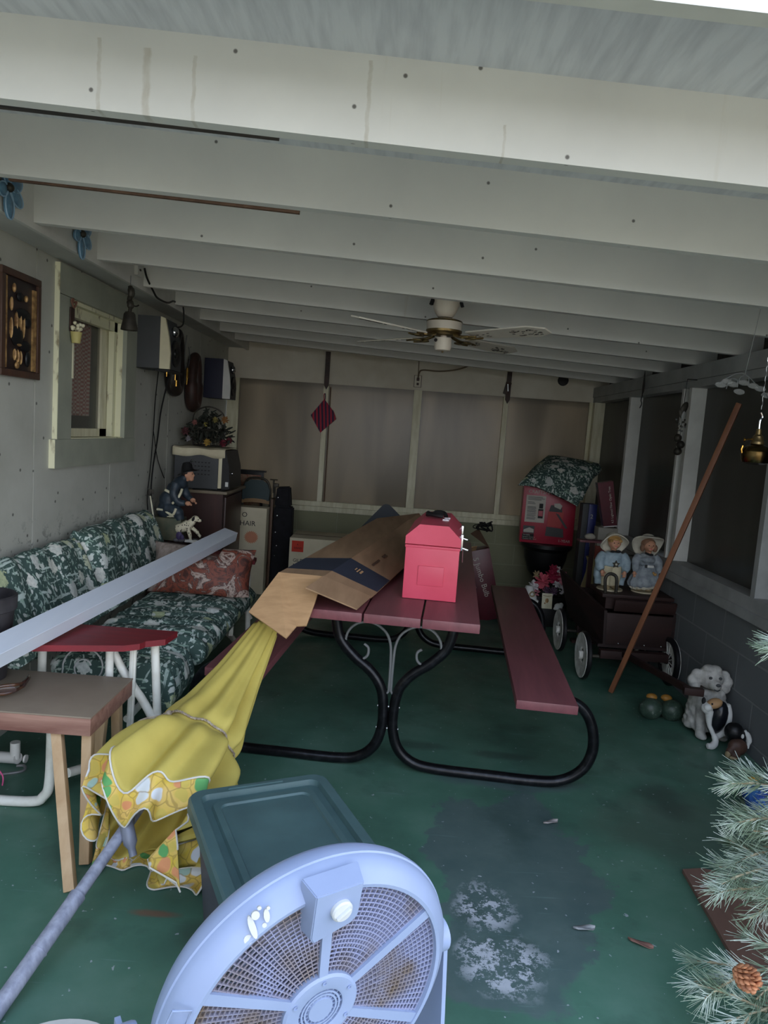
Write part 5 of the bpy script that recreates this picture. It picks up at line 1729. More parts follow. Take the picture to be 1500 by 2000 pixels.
part(op, 'plug', MB().box((.178, YB - .02, 2.038), (.026, .024, .03), bev=.004).box((.178, YB - .012, 1.992), (.022, .008, .022), bev=.002), M['brown_leather'])
solo('tan_cord', 'tan cord curving from the wall outlet up towards the ceiling fan', 'cord', MB().tube([(.178, YB - .02, 2.055), (.185, YB - .02, 2.10), (.22, YB - .03, 2.128), (.38, YB - .06, 2.125), (.55, YB - .12, 2.15), (.66, YB - .2, 2.19)], .007, 8, smooth=6).tube([(.178, YB - .02, 2.055), (.176, YB - .008, 2.12), (.174, YB - .008, 2.30)], .004, 6), mat('tan_cord', c(120, 104, 84), 0.6))
solo('wall_disc', 'small black round disc mounted high on the back wall at the right', 'disc', MB().lathe([(0, 0), (.052, 0), (.052, .012), (.046, .02), (0, .022)], 32, frame((1.595, YB - .001, 2.125), (1, 0, 0), z=(0, -1, 0))), M['black'])
# ------------------------------------------------------------ ceiling fan
CFX, CFY = 0.215, 3.885
cfz = zj(CFX) + HJ
cf = thing('ceiling_fan', 'white and brass ceiling fan with caned blades hanging between the joists', 'ceiling fan', (CFX, CFY, cfz), group=None)
T0 = Matrix.Translation((CFX, CFY, 0))
M['antique'] = mat('antique_brass', c(150, 128, 84), 0.35, 0.8, col2=c(96, 84, 60), scale=20)
M['fan_white'] = mat('cream_white_enamel', c(226, 216, 200), 0.35)
part(cf, 'canopy', MB().lathe([(0, cfz), (.084, cfz), (.084, cfz - .115), (.074, cfz - .150), (.052, cfz - .198), (.038, cfz - .216), (0, cfz - .219)], 32, T0), M['fan_white'])
part(cf, 'canopy_slot', MB().box((CFX - .074, CFY - .040, cfz - .140), (.014, .018, .045), (0, .35, .6)), M['black'])
part(cf, 'canopy_slot', MB().box((CFX + .078, CFY - .03, cfz - .140), (.014, .018, .045), (0, -.35, -.4)), M['black'])
part(cf, 'down_rod', MB().tube([(CFX, CFY, cfz - .232), (CFX, CFY, cfz - .21)], .02, 14), M['antique'])
zt = cfz - .228
part(cf, 'motor_housing', MB().lathe([(0, zt - .014), (.094, zt - .012), (.094, zt - .056), (0, zt - .062)], 40, T0), M['fan_white'])
part(cf, 'brass_rim', MB().lathe([(0, zt), (.078, zt), (.094, zt - .006), (.096, zt - .013), (0, zt - .014)], 40, T0), M['antique'])
part(cf, 'brass_rim', MB().lathe([(0, zt - .055), (.096, zt - .055), (.094, zt - .066), (.078, zt - .076), (.05, zt - .082), (0, zt - .083)], 40, T0), M['antique'])
part(cf, 'switch_housing', MB().lathe([(.018, zt - .08), (.018, zt - .092), (.044, zt - .094), (.046, zt - .142), (.040, zt - .158), (.02, zt - .162), (0, zt - .162)], 32, T0), M['fan_white'])
part(cf, 'pull_switch', MB().ball((CFX - .042, CFY - .03, zt - .110), .009, 10), M['black'])
part(cf, 'finial', MB().tube([(CFX, CFY, zt - .160), (CFX, CFY, zt - .170)], .005, 8), M['antique'])
k = Nodes('caned_white_blade')
co = k.coords()
sx_ = k.n('ShaderNodeSeparateXYZ')
k.l(co, sx_.inputs[0])
M['blade'] = mat('white_blade', c(220, 214, 200), 0.5)
M['stencil'] = mat('dark_stencil_pattern', c(70, 66, 60), 0.6)
rn = random.Random(5)
zb = zt - .088
for ang in (-44, 46, 136, 226):
    m = Matrix.Translation((CFX, CFY, zb)) @ Matrix.Rotation(math.radians(ang), 4, 'Z') @ Matrix.Rotation(math.radians(-11), 4, 'X')
    b = MB().prism([(.18, -.045), (.56, -.068), (.64, -.030), (.64, .030), (.56, .068), (.18, .045)], .007, m)
    bl_ = part(cf, 'blade', b, M['blade'])
    s_ = MB()
    for i in range(26):
        x = rn.uniform(.44, .60)
        y = rn.uniform(-.036, .036)
        ln = rn.uniform(.008, .03)
        s_.tube([m @ Vector((x - ln / 2, y, -.0012)), m @ Vector((x, y + rn.uniform(-.006, .006), -.0014)), m @ Vector((x + ln / 2, y, -.0012))], .0018, 5)
    part(bl_, 'stencil', s_, M['stencil'], 'dark cane stencil on the underside')
    s_ = MB()
    for i in range(8):
        x = rn.uniform(.22, .32)
        y = rn.uniform(-.026, .026)
        s_.tube([m @ Vector((x - .007, y, -.0012)), m @ Vector((x + .007, y, -.0012))], .0016, 5)
    part(bl_, 'stencil', s_, M['stencil'], 'dark cane stencil on the underside')
    m2 = Matrix.Translation((CFX, CFY, zb - .004)) @ Matrix.Rotation(math.radians(ang), 4, 'Z')
    ir = MB()
    ir.tube([m2 @ Vector(p) for p in ((.07, 0, .012), (.12, 0, 0), (.17, .0, -.004))], .009, 8, smooth=4)
    for s in (-1, 1):
        ir.tube([m2 @ Vector((.165 + .032 * math.cos(a), s * .026 + .020 * math.sin(a), -.008)) for a in [2 * PI * i / 16 for i in range(16)]], .0045, 6, True)
        ir.tube([m2 @ Vector(p) for p in ((.15, s * .012, -.006), (.20, s * .035, -.008), (.24, s * .028, -.008))], .005, 6, smooth=4)
    part(bl_, 'blade_iron', ir, M['antique'])

# ------------------------------------------------------------ back right corner
urn = thing('planter_urn', 'black urn planter holding up the red carton in the back right corner', 'planter', (1.47, 6.62, 0))
part(urn, 'urn', MB().lathe([(0, .0), (.15, 0), (.15, .03), (.09, .06), (.07, .16), (.085, .24), (.15, .32), (.19, .44), (.20, .52), (.235, .555), (.235, .588), (.2, .59), (0, .58)], 36, Matrix.Translation((1.47, 6.62, 0))), M['black'])
vac = thing('vacuum_carton', 'glossy red vacuum cleaner carton with printed panels balanced on the black urn', 'carton', (1.45, 6.62, .592), math.radians(-7), world=False)
VW, VD, VH = .475, .24, .52
part(vac, 'carton', MB().box((0, 0, VH / 2), (VW, VD, VH), bev=.003), M['box_red'])
part(vac, 'side_panel', MB().box((VW / 2 + .0008, 0, VH / 2 + .04), (.001, VD - .01, VH - .10)), M['black'])
vm = frame((-VW / 2, -VD / 2 - .0008, 0), (1, 0, 0), z=(0, -1, 0))


def vrect(x0, z0, x1, z1, t=0.0):
    return MB().span((-VW / 2 + x0, -VD / 2 - .001 - t, z0), (-VW / 2 + x1, -VD / 2 - t + .0002, z1))


part(vac, 'white_panel', vrect(.03, .19, .205, .435), M['pale'], 'off-white text panel')
tl = MB()
for i, (z, w) in enumerate(((.42, .13), (.408, .15), (.396, .12), (.372, .06), (.360, .07), (.330, .075), (.320, .08), (.308, .075), (.296, .08), (.284, .078), (.270, .08), (.256, .08), (.244, .07), (.230, .08), (.218, .075))):
    tl.box((-VW / 2 + .045 + w / 2, -VD / 2 - .0022, z), (w, .0006, .005))
part(vac, 'small_print', tl, M['dark_grey'])
part(vac, 'lettering', MB().text('CRAFTSMAN', .042, .0004, vm @ Matrix.Translation((.045, .455, .0008))), M['pale'])
part(vac, 'lettering', MB().text('1-YEAR', .034, .0004, vm @ Matrix.Translation((.345, .028, .0008))), M['pale'])
q = MB()
q.span((-VW / 2 + .145, -VD / 2 - .0024, .23), (-VW / 2 + .19, -VD / 2 - .0016, .315))
q.span((-VW / 2 + .15, -VD / 2 - .0024, .32), (-VW / 2 + .185, -VD / 2 - .0016, .365))
part(vac, 'small_picture', q, M['ink'])
part(vac, 'small_picture', MB().span((-VW / 2 + .148, -VD / 2 - .0030, .25), (-VW / 2 + .187, -VD / 2 - .0024, .30)), M['box_red'])
part(vac, 'inset_photo', vrect(.025, .085, .125, .155), M['dark_grey'])
part(vac, 'inset_photo', MB().prism([(0, 0), (.09, 0), (.09, .03), (.05, .045), (0, .022)], .0006, vm @ Matrix.Translation((.03, .095, .0008))), M['pale'])
part(vac, 'caption_panel', vrect(.02, .025, .125, .082), M['ink'])
part(vac, 'lettering', MB().text('Variable', .020, .0003, vm @ Matrix.Translation((.026, .065, .0008))).text('Suction Control', .017, .0003, vm @ Matrix.Translation((.026, .047, .0008))).text('Control On Hand', .017, .0003, vm @ Matrix.Translation((.026, .030, .0008))), M['pale'])
pic = MB().prism([(.235, .165), (.36, .16), (.375, .30), (.33, .345), (.26, .345), (.235, .30)], .0008, vm @ Matrix.Translation((0, 0, .0005)))
part(vac, 'product_picture', pic, mat('dull_red_print', c(178, 52, 52), 0.5))
part(vac, 'product_picture', MB().prism([(.225, .075), (.39, .07), (.38, .15), (.23, .16)], .0008, vm @ Matrix.Translation((0, 0, .0005))).prism([(.30, .29), (.33, .28), (.42, .16), (.40, .155)], .0008, vm @ Matrix.Translation((0, 0, .0012))).prism([(.24, .30), (.36, .30), (.35, .35), (.255, .36)], .0008, vm @ Matrix.Translation((0, 0, .0013))), mat('charcoal_print', c(50, 50, 52), 0.5))
part(vac, 'product_picture', MB().prism([(.285, .345), (.34, .325), (.355, .36), (.33, .38), (.28, .375)], .0008, vm @ Matrix.Translation((0, 0, .002))), M['pale'])
cm_ = frame((1.545, 6.55, 1.248), (.93, .30, .20), z=(-.12, -.36, 1))
cm_ = cm_ @ Matrix.Rotation(math.radians(38), 4, 'Z')
cu_ = pillow(MB(), .68, .58, .16, cm_, nu=30, nv=30)
for v in cu_.b.verts:
    d = max(0, 6.44 - v.co.y)
    v.co.z -= 0.42 * d
    lft = max(0, 1.28 - v.co.x)
    v.co.z -= 0.3 * lft
    v.co.x = min(v.co.x, 1.895)
    if v.co.x > 1.60 and v.co.y < 6.22:
        v.co.z = max(v.co.z, 1.035)
solo('floral_cushion', 'dark floral cushion lying on top of the red carton in the corner', 'cushion', cu_, M['floral'], smooth=70)
bc = thing('blue_carton', 'tall narrow blue carton standing between the red carton and the maroon carton', 'carton', (1.70, 6.10, 0))
part(bc, 'carton', MB().span((1.675, 6.05, 0), (1.742, 6.17, 1.02), bev=.002), M['box_blue'])
part(bc, 'grey_side', MB().span((1.625, 6.06, 0), (1.674, 6.17, 1.02), bev=.002), M['dark_grey'])
part(bc, 'lettering', MB().text('2', .05, .0004, frame((1.69, 6.0492, .90), (1, 0, 0), z=(0, -1, 0))).text('MP', .03, .0004, frame((1.725, 6.0492, .66), (0, 0, 1), z=(0, -1, 0))), M['pale'])
part(bc, 'lettering', MB().text('UP-1', .04, .0004, frame((1.728, 6.0492, .70), (0, 0, 1), z=(0, -1, 0))), M['yellow_ink'])
mc = thing('maroon_carton', 'tall dark maroon carton with vertical white lettering leaning in the right corner', 'carton', (1.76, 5.86, 0))
b = MB().hexa([(1.738, 5.80, .862), (1.845, 5.80, .878), (1.86, 5.90, .878), (1.745, 5.90, .862), (1.651, 5.80, 1.215), (1.775, 5.80, 1.24), (1.79, 5.90, 1.24), (1.66, 5.90, 1.215)])
part(mc, 'carton', b, M['maroon'], smooth=0)
part(mc, 'stripe', MB().hexa([(1.737, 5.798, .860), (1.848, 5.798, .876), (1.862, 5.902, .876), (1.744, 5.902, .860), (1.733, 5.798, .868), (1.843, 5.798, .884), (1.860, 5.902, .884), (1.742, 5.902, .868)]), M['white'])
ltm = frame((1.757, 5.7990, .905), (-.235, 0, .97), z=(0, -1, 0))
lt = MB().text('4.5 Lighted Fiber Optic Tree', .026, .0004, frame((1.815, 5.799, .90), (-.20, 0, .98), z=(0, -1, 0)))
part(mc, 'lettering', lt, M['pale'])
part(mc, 'lower_box', MB().span((1.70, 5.81, 0), (1.86, 5.93, .856), bev=.003), mat('pale_grey_box', c(168, 164, 152), 0.7))
jb = thing('bulb_carton', 'maroon carton printed 5 Jumbo Bulb with open flaps behind the right bench', 'carton', (.90, 5.96, 0), world=False, rot=(0, math.radians(-15), 0))
part(jb, 'carton', MB().box((0, 0, .305), (.20, .16, .60), bev=.002), M['maroon'])
part(jb, 'flap', MB().sheet([(-.10, -.08, .607), (-.012, -.08, .607), (-.005, -.19, .66), (-.105, -.19, .66)], .004), M['card_light'], 'tan inside of open flap')
part(jb, 'flap', MB().sheet([(.10, -.08, .607), (.10, .08, .607), (.055, .07, .76), (-.03, -.06, .75)], .004), M['card_print'])
part(jb, 'lettering', MB().text('5 Jumbo Bulb', .064, .0005, frame((-.048, -.0805, .545), (.12, 0, -.99), z=(0, -1, 0))), M['pale'])
part(jb, 'lettering', MB().text('indoor outdoor use', .016, .0005, frame((-.085, -.0805, .42), (.12, 0, -.99), z=(0, -1, 0))), M['pale'])
wm_ = MB()
rn = random.Random(3)
P = [(.80 + rn.uniform(-.075, .06), 5.90 + rn.uniform(-.06, .05), .775 + rn.uniform(-.03, .05)) for i in range(26)]
wm_.tube(P, .006, 6, smooth=4)
wm_.tube([(.78, 5.86, .775), (.71, 5.85, .80), (.69, 5.85, .775), (.76, 5.86, .76)], .004, 6, smooth=5)
wmo = solo('string_light_wire', 'tangle of dark string light wire on top of the maroon bulb carton', 'wire', wm_, M['cord'])

cr = thing('flower_planter', 'dark planter of pink, red and white artificial flowers on the floor by the wagon', 'planter', (1.40, 6.05, 0))
part(cr, 'planter_box', MB().box((1.40, 6.05, .11), (.30, .24, .22), taper=.8, bev=.004), M['black'])
fo = MB()
for i in range(60):
    a = rn.uniform(0, 2 * PI)
    r = rn.uniform(.02, .18)
    fo.ball((1.40 + r * math.cos(a), 6.03 + r * .7 * math.sin(a), .235 + rn.uniform(0, .14) * (1 - r / .25)), (.03, .014, .005), 6, (rn.uniform(-1, 1), rn.uniform(-1, 1), a))
part(cr, 'leaves', fo, M['foliage'])
cols = {'pink': c(226, 146, 160), 'red': c(172, 44, 78), 'rose': c(214, 98, 116), 'white': c(238, 234, 236), 'mauve': c(120, 96, 120), 'tan': c(176, 156, 120)}
for n_, v_ in cols.items():
    M['petal_' + n_] = mat('petal_' + n_, v_, 0.7, col2=tuple(x * .7 for x in v_[:3]) + (1,), scale=30)
for i, (x, z, r, q) in enumerate(((1.32, .355, .062, 'rose'), (1.40, .40, .058, 'red'), (1.48, .39, .052, 'pink'), (1.40, .46, .038, 'red'), (1.44, .455, .028, 'white'), (1.27, .395, .034, 'tan'), (1.25, .31, .042, 'white'), (1.27, .255, .036, 'pink'), (1.49, .295, .046, 'white'), (1.42, .275, .034, 'mauve'), (1.52, .345, .040, 'pink'), (1.56, .325, .034, 'tan'), (1.36, .28, .03, 'mauve'), (1.44, .34, .032, 'white'), (1.34, .30, .03, 'rose'))):
    part(cr, 'flower', blossom(MB(), (x, 5.94 + .02 * (i % 3), z), r * 1.2, seed=i + 20, tilt=(1.1, 0, .2 * (i % 3 - 1))), M['petal_' + q])
lowc = solo('floor_crate', 'low dark crate on the floor in front of the pink flowers', 'crate', MB().span((1.13, 5.80, 0), (1.50, 5.915, .155), bev=.004), M['black'])
sh = thing('ceramic_shoe', 'white ceramic baby shoe ornament by the end of the right bench', 'ornament', (1.22, 5.85, .157))
b = MB().tube([(1.195, 5.86, .325), (1.20, 5.855, .27), (1.225, 5.85, .215), (1.27, 5.845, .185)], [.032, .040, .042, .026], 12, smooth=4)
blobs(part(sh, 'shoe', b, M['white']), .006, 2)
part(sh, 'bow', MB().tube([(1.195, 5.815, .26), (1.215, 5.81, .285), (1.235, 5.81, .262), (1.215, 5.81, .245)], .006, 6, True, smooth=4), M['petal_tan'])
gc = thing('greeting_card', 'small cream card with gold print standing in front of the pink flowers', 'card', (1.335, 5.79, .157))
part(gc, 'card', MB().box((1.335, 5.785, .222), (.085, .003, .125), (-.12, 0, 0)), M['cream_trim'])
part(gc, 'print', MB().tube([(1.30, 5.786, .268), (1.335, 5.784, .262), (1.37, 5.786, .268)], .002, 5, smooth=3).ball((1.318, 5.782, .20), (.009, .002, .009), 8).ball((1.350, 5.782, .19), (.012, .002, .009), 8).ball((1.334, 5.782, .225), (.014, .002, .02), 8), M['gold'])
b = MB().ball((1.425, 5.76, .19), (.034, .026, .026), 12).ball((1.445, 5.75, .205), (.02, .02, .02), 10).ball((1.405, 5.75, .17), (.024, .02, .012), 10).ball((1.44, 5.74, .172), (.022, .02, .014), 10)
cro = solo('ceramic_ornament', 'small white lumpy ceramic ornament near the rear wagon wheel', 'ornament', b, M['white'])
blobs(cro, .006, 2)
vs = MB().lathe([(0, .001), (.06, .001), (.085, .15), (.075, .36), (.04, .52), (.036, .60), (.05, .64), (.042, .64), (.03, .58), (0, .57)], 28, Matrix.Translation((1.62, 5.62, 0)))
solo('tall_vase', 'tall pale yellow vase behind the hatted boy statue', 'vase', vs, mat('pale_yellow_glaze', c(186, 178, 130), 0.4, col2=c(150, 140, 100), scale=7))
ps = thing('plant_stand', 'small red-brown shelf stand with a pale stone behind the boy statue', 'stand', (1.55, 5.40, 0))
part(ps, 'shelf', MB().span((1.44, 5.36, .785), (1.66, 5.46, .800), bev=.002), M['red_wood'])
part(ps, 'post', MB().span((1.535, 5.40, 0), (1.565, 5.43, .785)), M['dark_wood'])
part(ps, 'panel', MB().span((1.57, 5.395, .66), (1.64, 5.41, .76)), mat('rust_panel', c(128, 60, 48), .7))
part(ps, 'foot', MB().span((1.46, 5.38, 0), (1.64, 5.45, .02)), M['dark_wood'])
solo('pale_stone', 'pale rounded stone on the small red-brown shelf', 'stone', MB().ball((1.525, 5.41, .826), (.042, .03, .024), 14), mat('pale_stone', c(176, 170, 156), 0.8))

# ------------------------------------------------------------ wooden wagon
wg = thing('toy_wagon', 'dark wooden buckboard wagon with white disc wheels by the right wall', 'wagon', (1.62, 4.9, 0))
M['wagon_wood'] = wood('dark_brown_wagon_wood', c(58, 34, 30), c(36, 24, 22), 'X', 12, 0.6)
M['wagon_side'] = wood('dark_brown_wagon_side', c(52, 34, 32), c(34, 24, 24), 'Y', 12, 0.6)
part(wg, 'front_board', MB().span((1.455, 4.60, .225), (1.925, 4.625, .435), bev=.003), M['wagon_wood'])
part(wg, 'back_board', MB().span((1.40, 5.30, .225), (1.88, 5.325, .45), bev=.003), M['wagon_wood'])
part(wg, 'side_board', MB().hexa([(1.452, 4.60, .225), (1.40, 5.325, .225), (1.42, 5.325, .225), (1.47, 4.60, .225), (1.44, 4.60, .450), (1.30, 5.325, .57), (1.32, 5.325, .57), (1.46, 4.60, .450)]), M['wagon_side'], smooth=0)
part(wg, 'side_board', MB().span((1.89, 4.60, .225), (1.908, 5.32, .46)), M['wagon_side'])
part(wg, 'bed', MB().span((1.42, 4.60, .205), (1.90, 5.32, .225)), M['wagon_side'])
part(wg, 'dash_board', MB().box((1.70, 4.60, .49), (.40, .02, .08), (.25, 0, 0), bev=.003), M['wagon_wood'])
part(wg, 'seat_box', MB().span((1.46, 4.66, .45), (1.89, 4.94, .525)), M['wagon_wood'])
part(wg, 'seat_board', MB().span((1.43, 4.64, .528), (1.90, 4.95, .552), bev=.003), M['wagon_wood'])
for y in (4.668, 4.915):
    part(wg, 'seat_arm', MB().tube([(1.455, y, .552), (1.445, y, .64), (1.46, y, .675), (1.49, y, .68), (1.515, y - .01, .655), (1.52, y - .01, .56)], .011, 8, smooth=5), M['dark_iron'])
br_ = MB()
for z in (.735, .775):
    br_.tube([(1.58, 4.93, z), (1.89, 4.93, z)], .006, 6)
part(wg, 'seat_back_rail', br_, M['dark_iron'])
for x in (1.60, 1.86):
    part(wg, 'seat_back_post', MB().tube([(x, 4.935, .552), (x, 4.935, .79)], .007, 8), M['dark_iron'])
for y in (4.55, 5.15):
    part(wg, 'axle', MB().tube([(1.31, y, .155), (1.905, y, .155)], .012, 10), M['dark_iron'])
    part(wg, 'bolster', MB().span((1.42, y - .03, .150), (1.86, y + .03, .204), bev=.003), M['wagon_wood'])
M['wheel_white'] = mat('dusty_white_wheel', c(250, 249, 243), 0.7, col2=c(190, 184, 174), scale=18, lo=.4, hi=.75)
for x, y, s in ((1.32, 4.55, -1), (1.305, 5.15, -1), (1.875, 4.55, 1), (1.875, 5.15, 1)):
    wm3 = Matrix.Translation((x, y, .157)) @ Matrix.Rotation(s * PI / 2, 4, 'Y')
    w = part(wg, 'wheel', MB().lathe([(.125, -.016), (.14, -.018), (.154, -.010), (.155, .006), (.148, .014), (.130, .014), (.125, .008)], 40, wm3, closed=True), M['black'])
    part(w, 'rim', MB().lathe([(.128, .016), (.146, .016), (.146, .019), (.10, .014), (.055, .012), (.05, .006), (.05, .0), (.128, .0)], 40, wm3, closed=True), M['wheel_white'], 'dusty white wheel disc')
    part(w, 'hub', MB().lathe([(0, -.03), (.018, -.03), (.022, .0), (.030, .012), (.026, .032), (.012, .036), (0, .036)], 20, wm3), M['wheel_white'] if s < 0 else M['dark_iron'])
    sp = MB()
    for i in range(12):
        a = 2 * PI * i / 12
        sp.tube([wm3 @ Vector((.02 * math.cos(a), .02 * math.sin(a), -.010)), wm3 @ Vector((.13 * math.cos(a + .1), .13 * math.sin(a + .1), -.006))], .0028, 5)
    part(w, 'spokes', sp, M['white_metal'])
for x, z in ((1.55, .236), (1.72, .236), (1.83, .236)):
    part(wg, 'bolt', MB().ball((x, 4.597, z), .006, 8), M['chrome'])
tg = part(wg, 'tongue', MB().bar((1.57, 4.55, .185), (1.635, 3.66, .272), .03, .035, up=(0, 0, 1), bev=.003), M['wagon_wood'])
part(wg, 'tongue_grip', MB().box((1.645, 3.642, .274), (.10, .04, .04), (0, 0, -.12), bev=.005), M['wagon_wood'])

# two hatted statues on the wagon seat
M['sky_glaze'] = mat('pale_blue_glaze', c(158, 178, 188), 0.5, col2=c(128, 146, 158), scale=26, lo=.4, hi=.7)
M['grey_glaze'] = mat('grey_blue_mottled_glaze', c(156, 164, 170), 0.55, col2=c(120, 128, 136), scale=34, lo=.4, hi=.7)
M['ivory'] = mat('ivory_glaze', c(214, 206, 178), 0.5, col2=c(196, 184, 152), scale=14)
M['hat'] = mat('cream_hat_glaze', c(216, 210, 192), 0.55, col2=c(190, 184, 168), scale=14)
M['blond'] = mat('blond_hair_glaze', c(196, 156, 96), 0.6, col2=c(150, 112, 62), scale=40)


def face(root, x, y, z, r, mouth=True):
    b = MB().ball((x, y, z), (r, r * .92, r * 1.02), 18)
    b.ball((x, y - r * .93, z - r * .05), (r * .16, r * .18, r * .16), 10)
    b.ball((x - r * .45, y - r * .70, z - r * .25), (r * .30, r * .22, r * .26), 10)
    b.ball((x + r * .45, y - r * .70, z - r * .25), (r * .30, r * .22, r * .26), 10)
    b.ball((x, y - r * .62, z - r * .62), (r * .36, r * .3, r * .28), 10)
    for s in (-1, 1):
        b.ball((x + s * r * .98, y, z - r * .05), (r * .12, r * .2, r * .26), 8)
    b.tube([(x, y + .01, z - r * 1.4), (x, y, z)], r * .5, 10)
    h = blobs(part(root, 'head', b, M['skin']), .0045, 2)
    for s in (-1, 1):
        part(root, 'eye', MB().ball((x + s * r * .36, y - r * .86, z + r * .12), (r * .10, r * .06, r * .08), 8), M['ink'])
    part(root, 'mouth', MB().tube([(x - r * .22, y - r * .86, z - r * .42), (x, y - r * .93, z - r * .48), (x + r * .22, y - r * .86, z - r * .42)], r * .05, 6), M['tool_red'])


SX, SY, SZ = 1.520, 4.80, .553
bo = thing('hatted_boy_statue', 'statue of a boy in pale blue coat, cream trousers and wide cream hat', 'statue', (SX, SY, SZ))
b = MB()
for s in (-1, 1):
    b.tube([(SX + s * .030, SY, SZ + .022), (SX + s * .032, SY, SZ + .11), (SX + s * .028, SY, SZ + .19)], [.030, .036, .038], 14)
blobs(part(bo, 'trousers', b, M['ivory']), .006, 2)
for s in (-1, 1):
    part(bo, 'shoe', MB().ball((SX + s * .032, SY - .02, SZ + .018), (.026, .040, .016), 12), M['petal_tan'])
b = MB()
b.lathe([(.0, .262), (.05, .258), (.066, .235), (.072, .20), (.068, .165), (.06, .16), (.0, .165)], 24, Matrix.Translation((SX, SY, SZ)), fn=lambda p, a, r, z: (p.x, p.y * .72, p.z))
for s in (-1, 1):
    b.tube([(SX + s * .058, SY, SZ + .245), (SX + s * .086, SY - .01, SZ + .20), (SX + s * .088, SY - .025, SZ + .16), (SX + s * .078, SY - .04, SZ + .135)], [.030, .034, .030, .024], 12, smooth=4)
    b.tube([(SX + s * .066, SY + .02, SZ + .20), (SX + s * .078, SY + .022, SZ + .11), (SX + s * .074, SY + .02, SZ + .03)], [.028, .034, .026], 12, smooth=4)
blobs(part(bo, 'coat', b, M['sky_glaze']), .006, 2)
for s in (-1, 1):
    h = MB().ball((SX + s * .074, SY - .046, SZ + .122), (.014, .012, .016), 10)
    for i in range(4):
        h.tube([(SX + s * (.066 + i * .005), SY - .05, SZ + .115), (SX + s * (.064 + i * .005), SY - .054, SZ + .102), (SX + s * (.062 + i * .005), SY - .048, SZ + .096)], .0032, 6, smooth=3)
    h.tube([(SX + s * .062, SY - .050, SZ + .125), (SX + s * .054, SY - .055, SZ + .116)], .0036, 6)
    part(bo, 'hand', h, M['skin'])
sp_ = []
for i in range(10):
    a = PI / 2 + 2 * PI * i / 10
    r = .027 if i % 2 == 0 else .013
    sp_.append((r * math.cos(a), r * math.sin(a)))
part(bo, 'star', MB().prism(sp_, .008, frame((SX + .006, SY - .062, SZ + .183), (1, 0, 0), z=(0, -1, 0))), M['dark_iron'])
part(bo, 'star_centre', MB().ball((SX + .006, SY - .071, SZ + .183), .008, 10), M['hat'])
face(bo, SX, SY - .012, SZ + .318, .040)
part(bo, 'hair', MB().ball((SX, SY, SZ + .335), (.046, .042, .036), 16).ball((SX - .03, SY - .032, SZ + .335), (.014, .012, .012), 8).ball((SX + .03, SY - .032, SZ + .335), (.014, .012, .012), 8).ball((SX, SY - .038, SZ + .347), (.018, .010, .009), 8), M['blond'])
part(bo, 'bow_tie', MB().ball((SX - .018, SY - .05, SZ + .266), (.018, .007, .008), 10).ball((SX + .018, SY - .05, SZ + .268), (.018, .007, .010), 10).ball((SX, SY - .054, SZ + .266), (.006, .005, .006), 8), M['ink'])
hm = frame((SX, SY + .020, SZ + .330), (1, 0, .02), z=(0, .80, .60))
part(bo, 'hat', MB().lathe([(.0, .058), (.03, .056), (.046, .040), (.052, .012), (.060, .004), (.085, -.012), (.094, -.034), (.088, -.036), (.078, -.020), (.05, -.004), (.0, .0)], 32, hm, fn=lambda p, a, r, z: (p.x * 1.0, p.y * .95, p.z + (.010 * math.sin(3 * a + .6) if r > .07 else 0))), M['hat'])
part(bo, 'base', MB().lathe([(0, 0), (.085, 0), (.085, .008), (0, .010)], 28, Matrix.Translation((SX, SY, SZ))), M['ivory'])

GX = 1.748
gi = thing('hatted_girl_statue', 'statue of a girl in ruffled grey-blue dress and floppy cream hat', 'statue', (GX, SY, SZ))
for s in (-1, 1):
    part(gi, 'shoe', MB().ball((GX + s * .030 - .01, SY - .02, SZ + .024), (.027, .038, .016), 12), M['petal_tan'])
part(gi, 'base', MB().lathe([(0, 0), (.08, 0), (.08, .007), (0, .009)], 28, Matrix.Translation((GX, SY, SZ))), M['ivory'])
ruf = lambda amp, n: (lambda p, a, r, z: (p.x * (1 + amp * math.sin(n * a) * (r / .1)), p.y * .74 * (1 + amp * math.sin(n * a)), p.z + .012 * p.x / .1 + .003 * math.sin(n * a + 1)))
part(gi, 'skirt', MB().lathe([(.0, .185), (.046, .185), (.060, .165), (.090, .12), (.108, .075), (.104, .052), (.085, .036), (.07, .034), (.0, .05)], 48, Matrix.Translation((GX, SY, SZ)), fn=ruf(.035, 11)), M['grey_glaze'])
part(gi, 'petticoat', MB().lathe([(.0, .040), (.082, .038), (.094, .046), (.090, .032), (.078, .024), (.0, .028)], 48, Matrix.Translation((GX, SY, SZ)), fn=ruf(.05, 16)), M['hat'])
b = MB().lathe([(.0, .268), (.04, .262), (.056, .235), (.058, .21), (.048, .185), (.0, .18)], 28, Matrix.Translation((GX, SY, SZ)), fn=lambda p, a, r, z: (p.x, p.y * .8, p.z))
b.ball((GX - .005, SY - .042, SZ + .225), (.05, .022, .022), 12)
for s in (-1, 1):
    b.tube([(GX + s * .048, SY, SZ + .245), (GX + s * .074, SY - .01, SZ + .21), (GX + s * .078, SY - .03, SZ + .165), (GX + s * .085, SY - .045, SZ + .14)], [.028, .030, .025, .017], 12, smooth=4)
blobs(part(gi, 'bodice', b, M['grey_glaze']), .006, 2)
for s in (-1, 1):
    h = MB().ball((GX + s * .090, SY - .050, SZ + .130), (.012, .011, .014), 10)
    for i in range(4):
        h.tube([(GX + s * (.084 + i * .004), SY - .053, SZ + .124), (GX + s * (.084 + i * .004), SY - .058, SZ + .112), (GX + s * (.083 + i * .004), SY - .053, SZ + .106)], .0028, 6, smooth=3)
    h.tube([(GX + s * .080, SY - .052, SZ + .132), (GX + s * .074, SY - .057, SZ + .124)], .0032, 6)
    part(gi, 'hand', h, M['skin'])
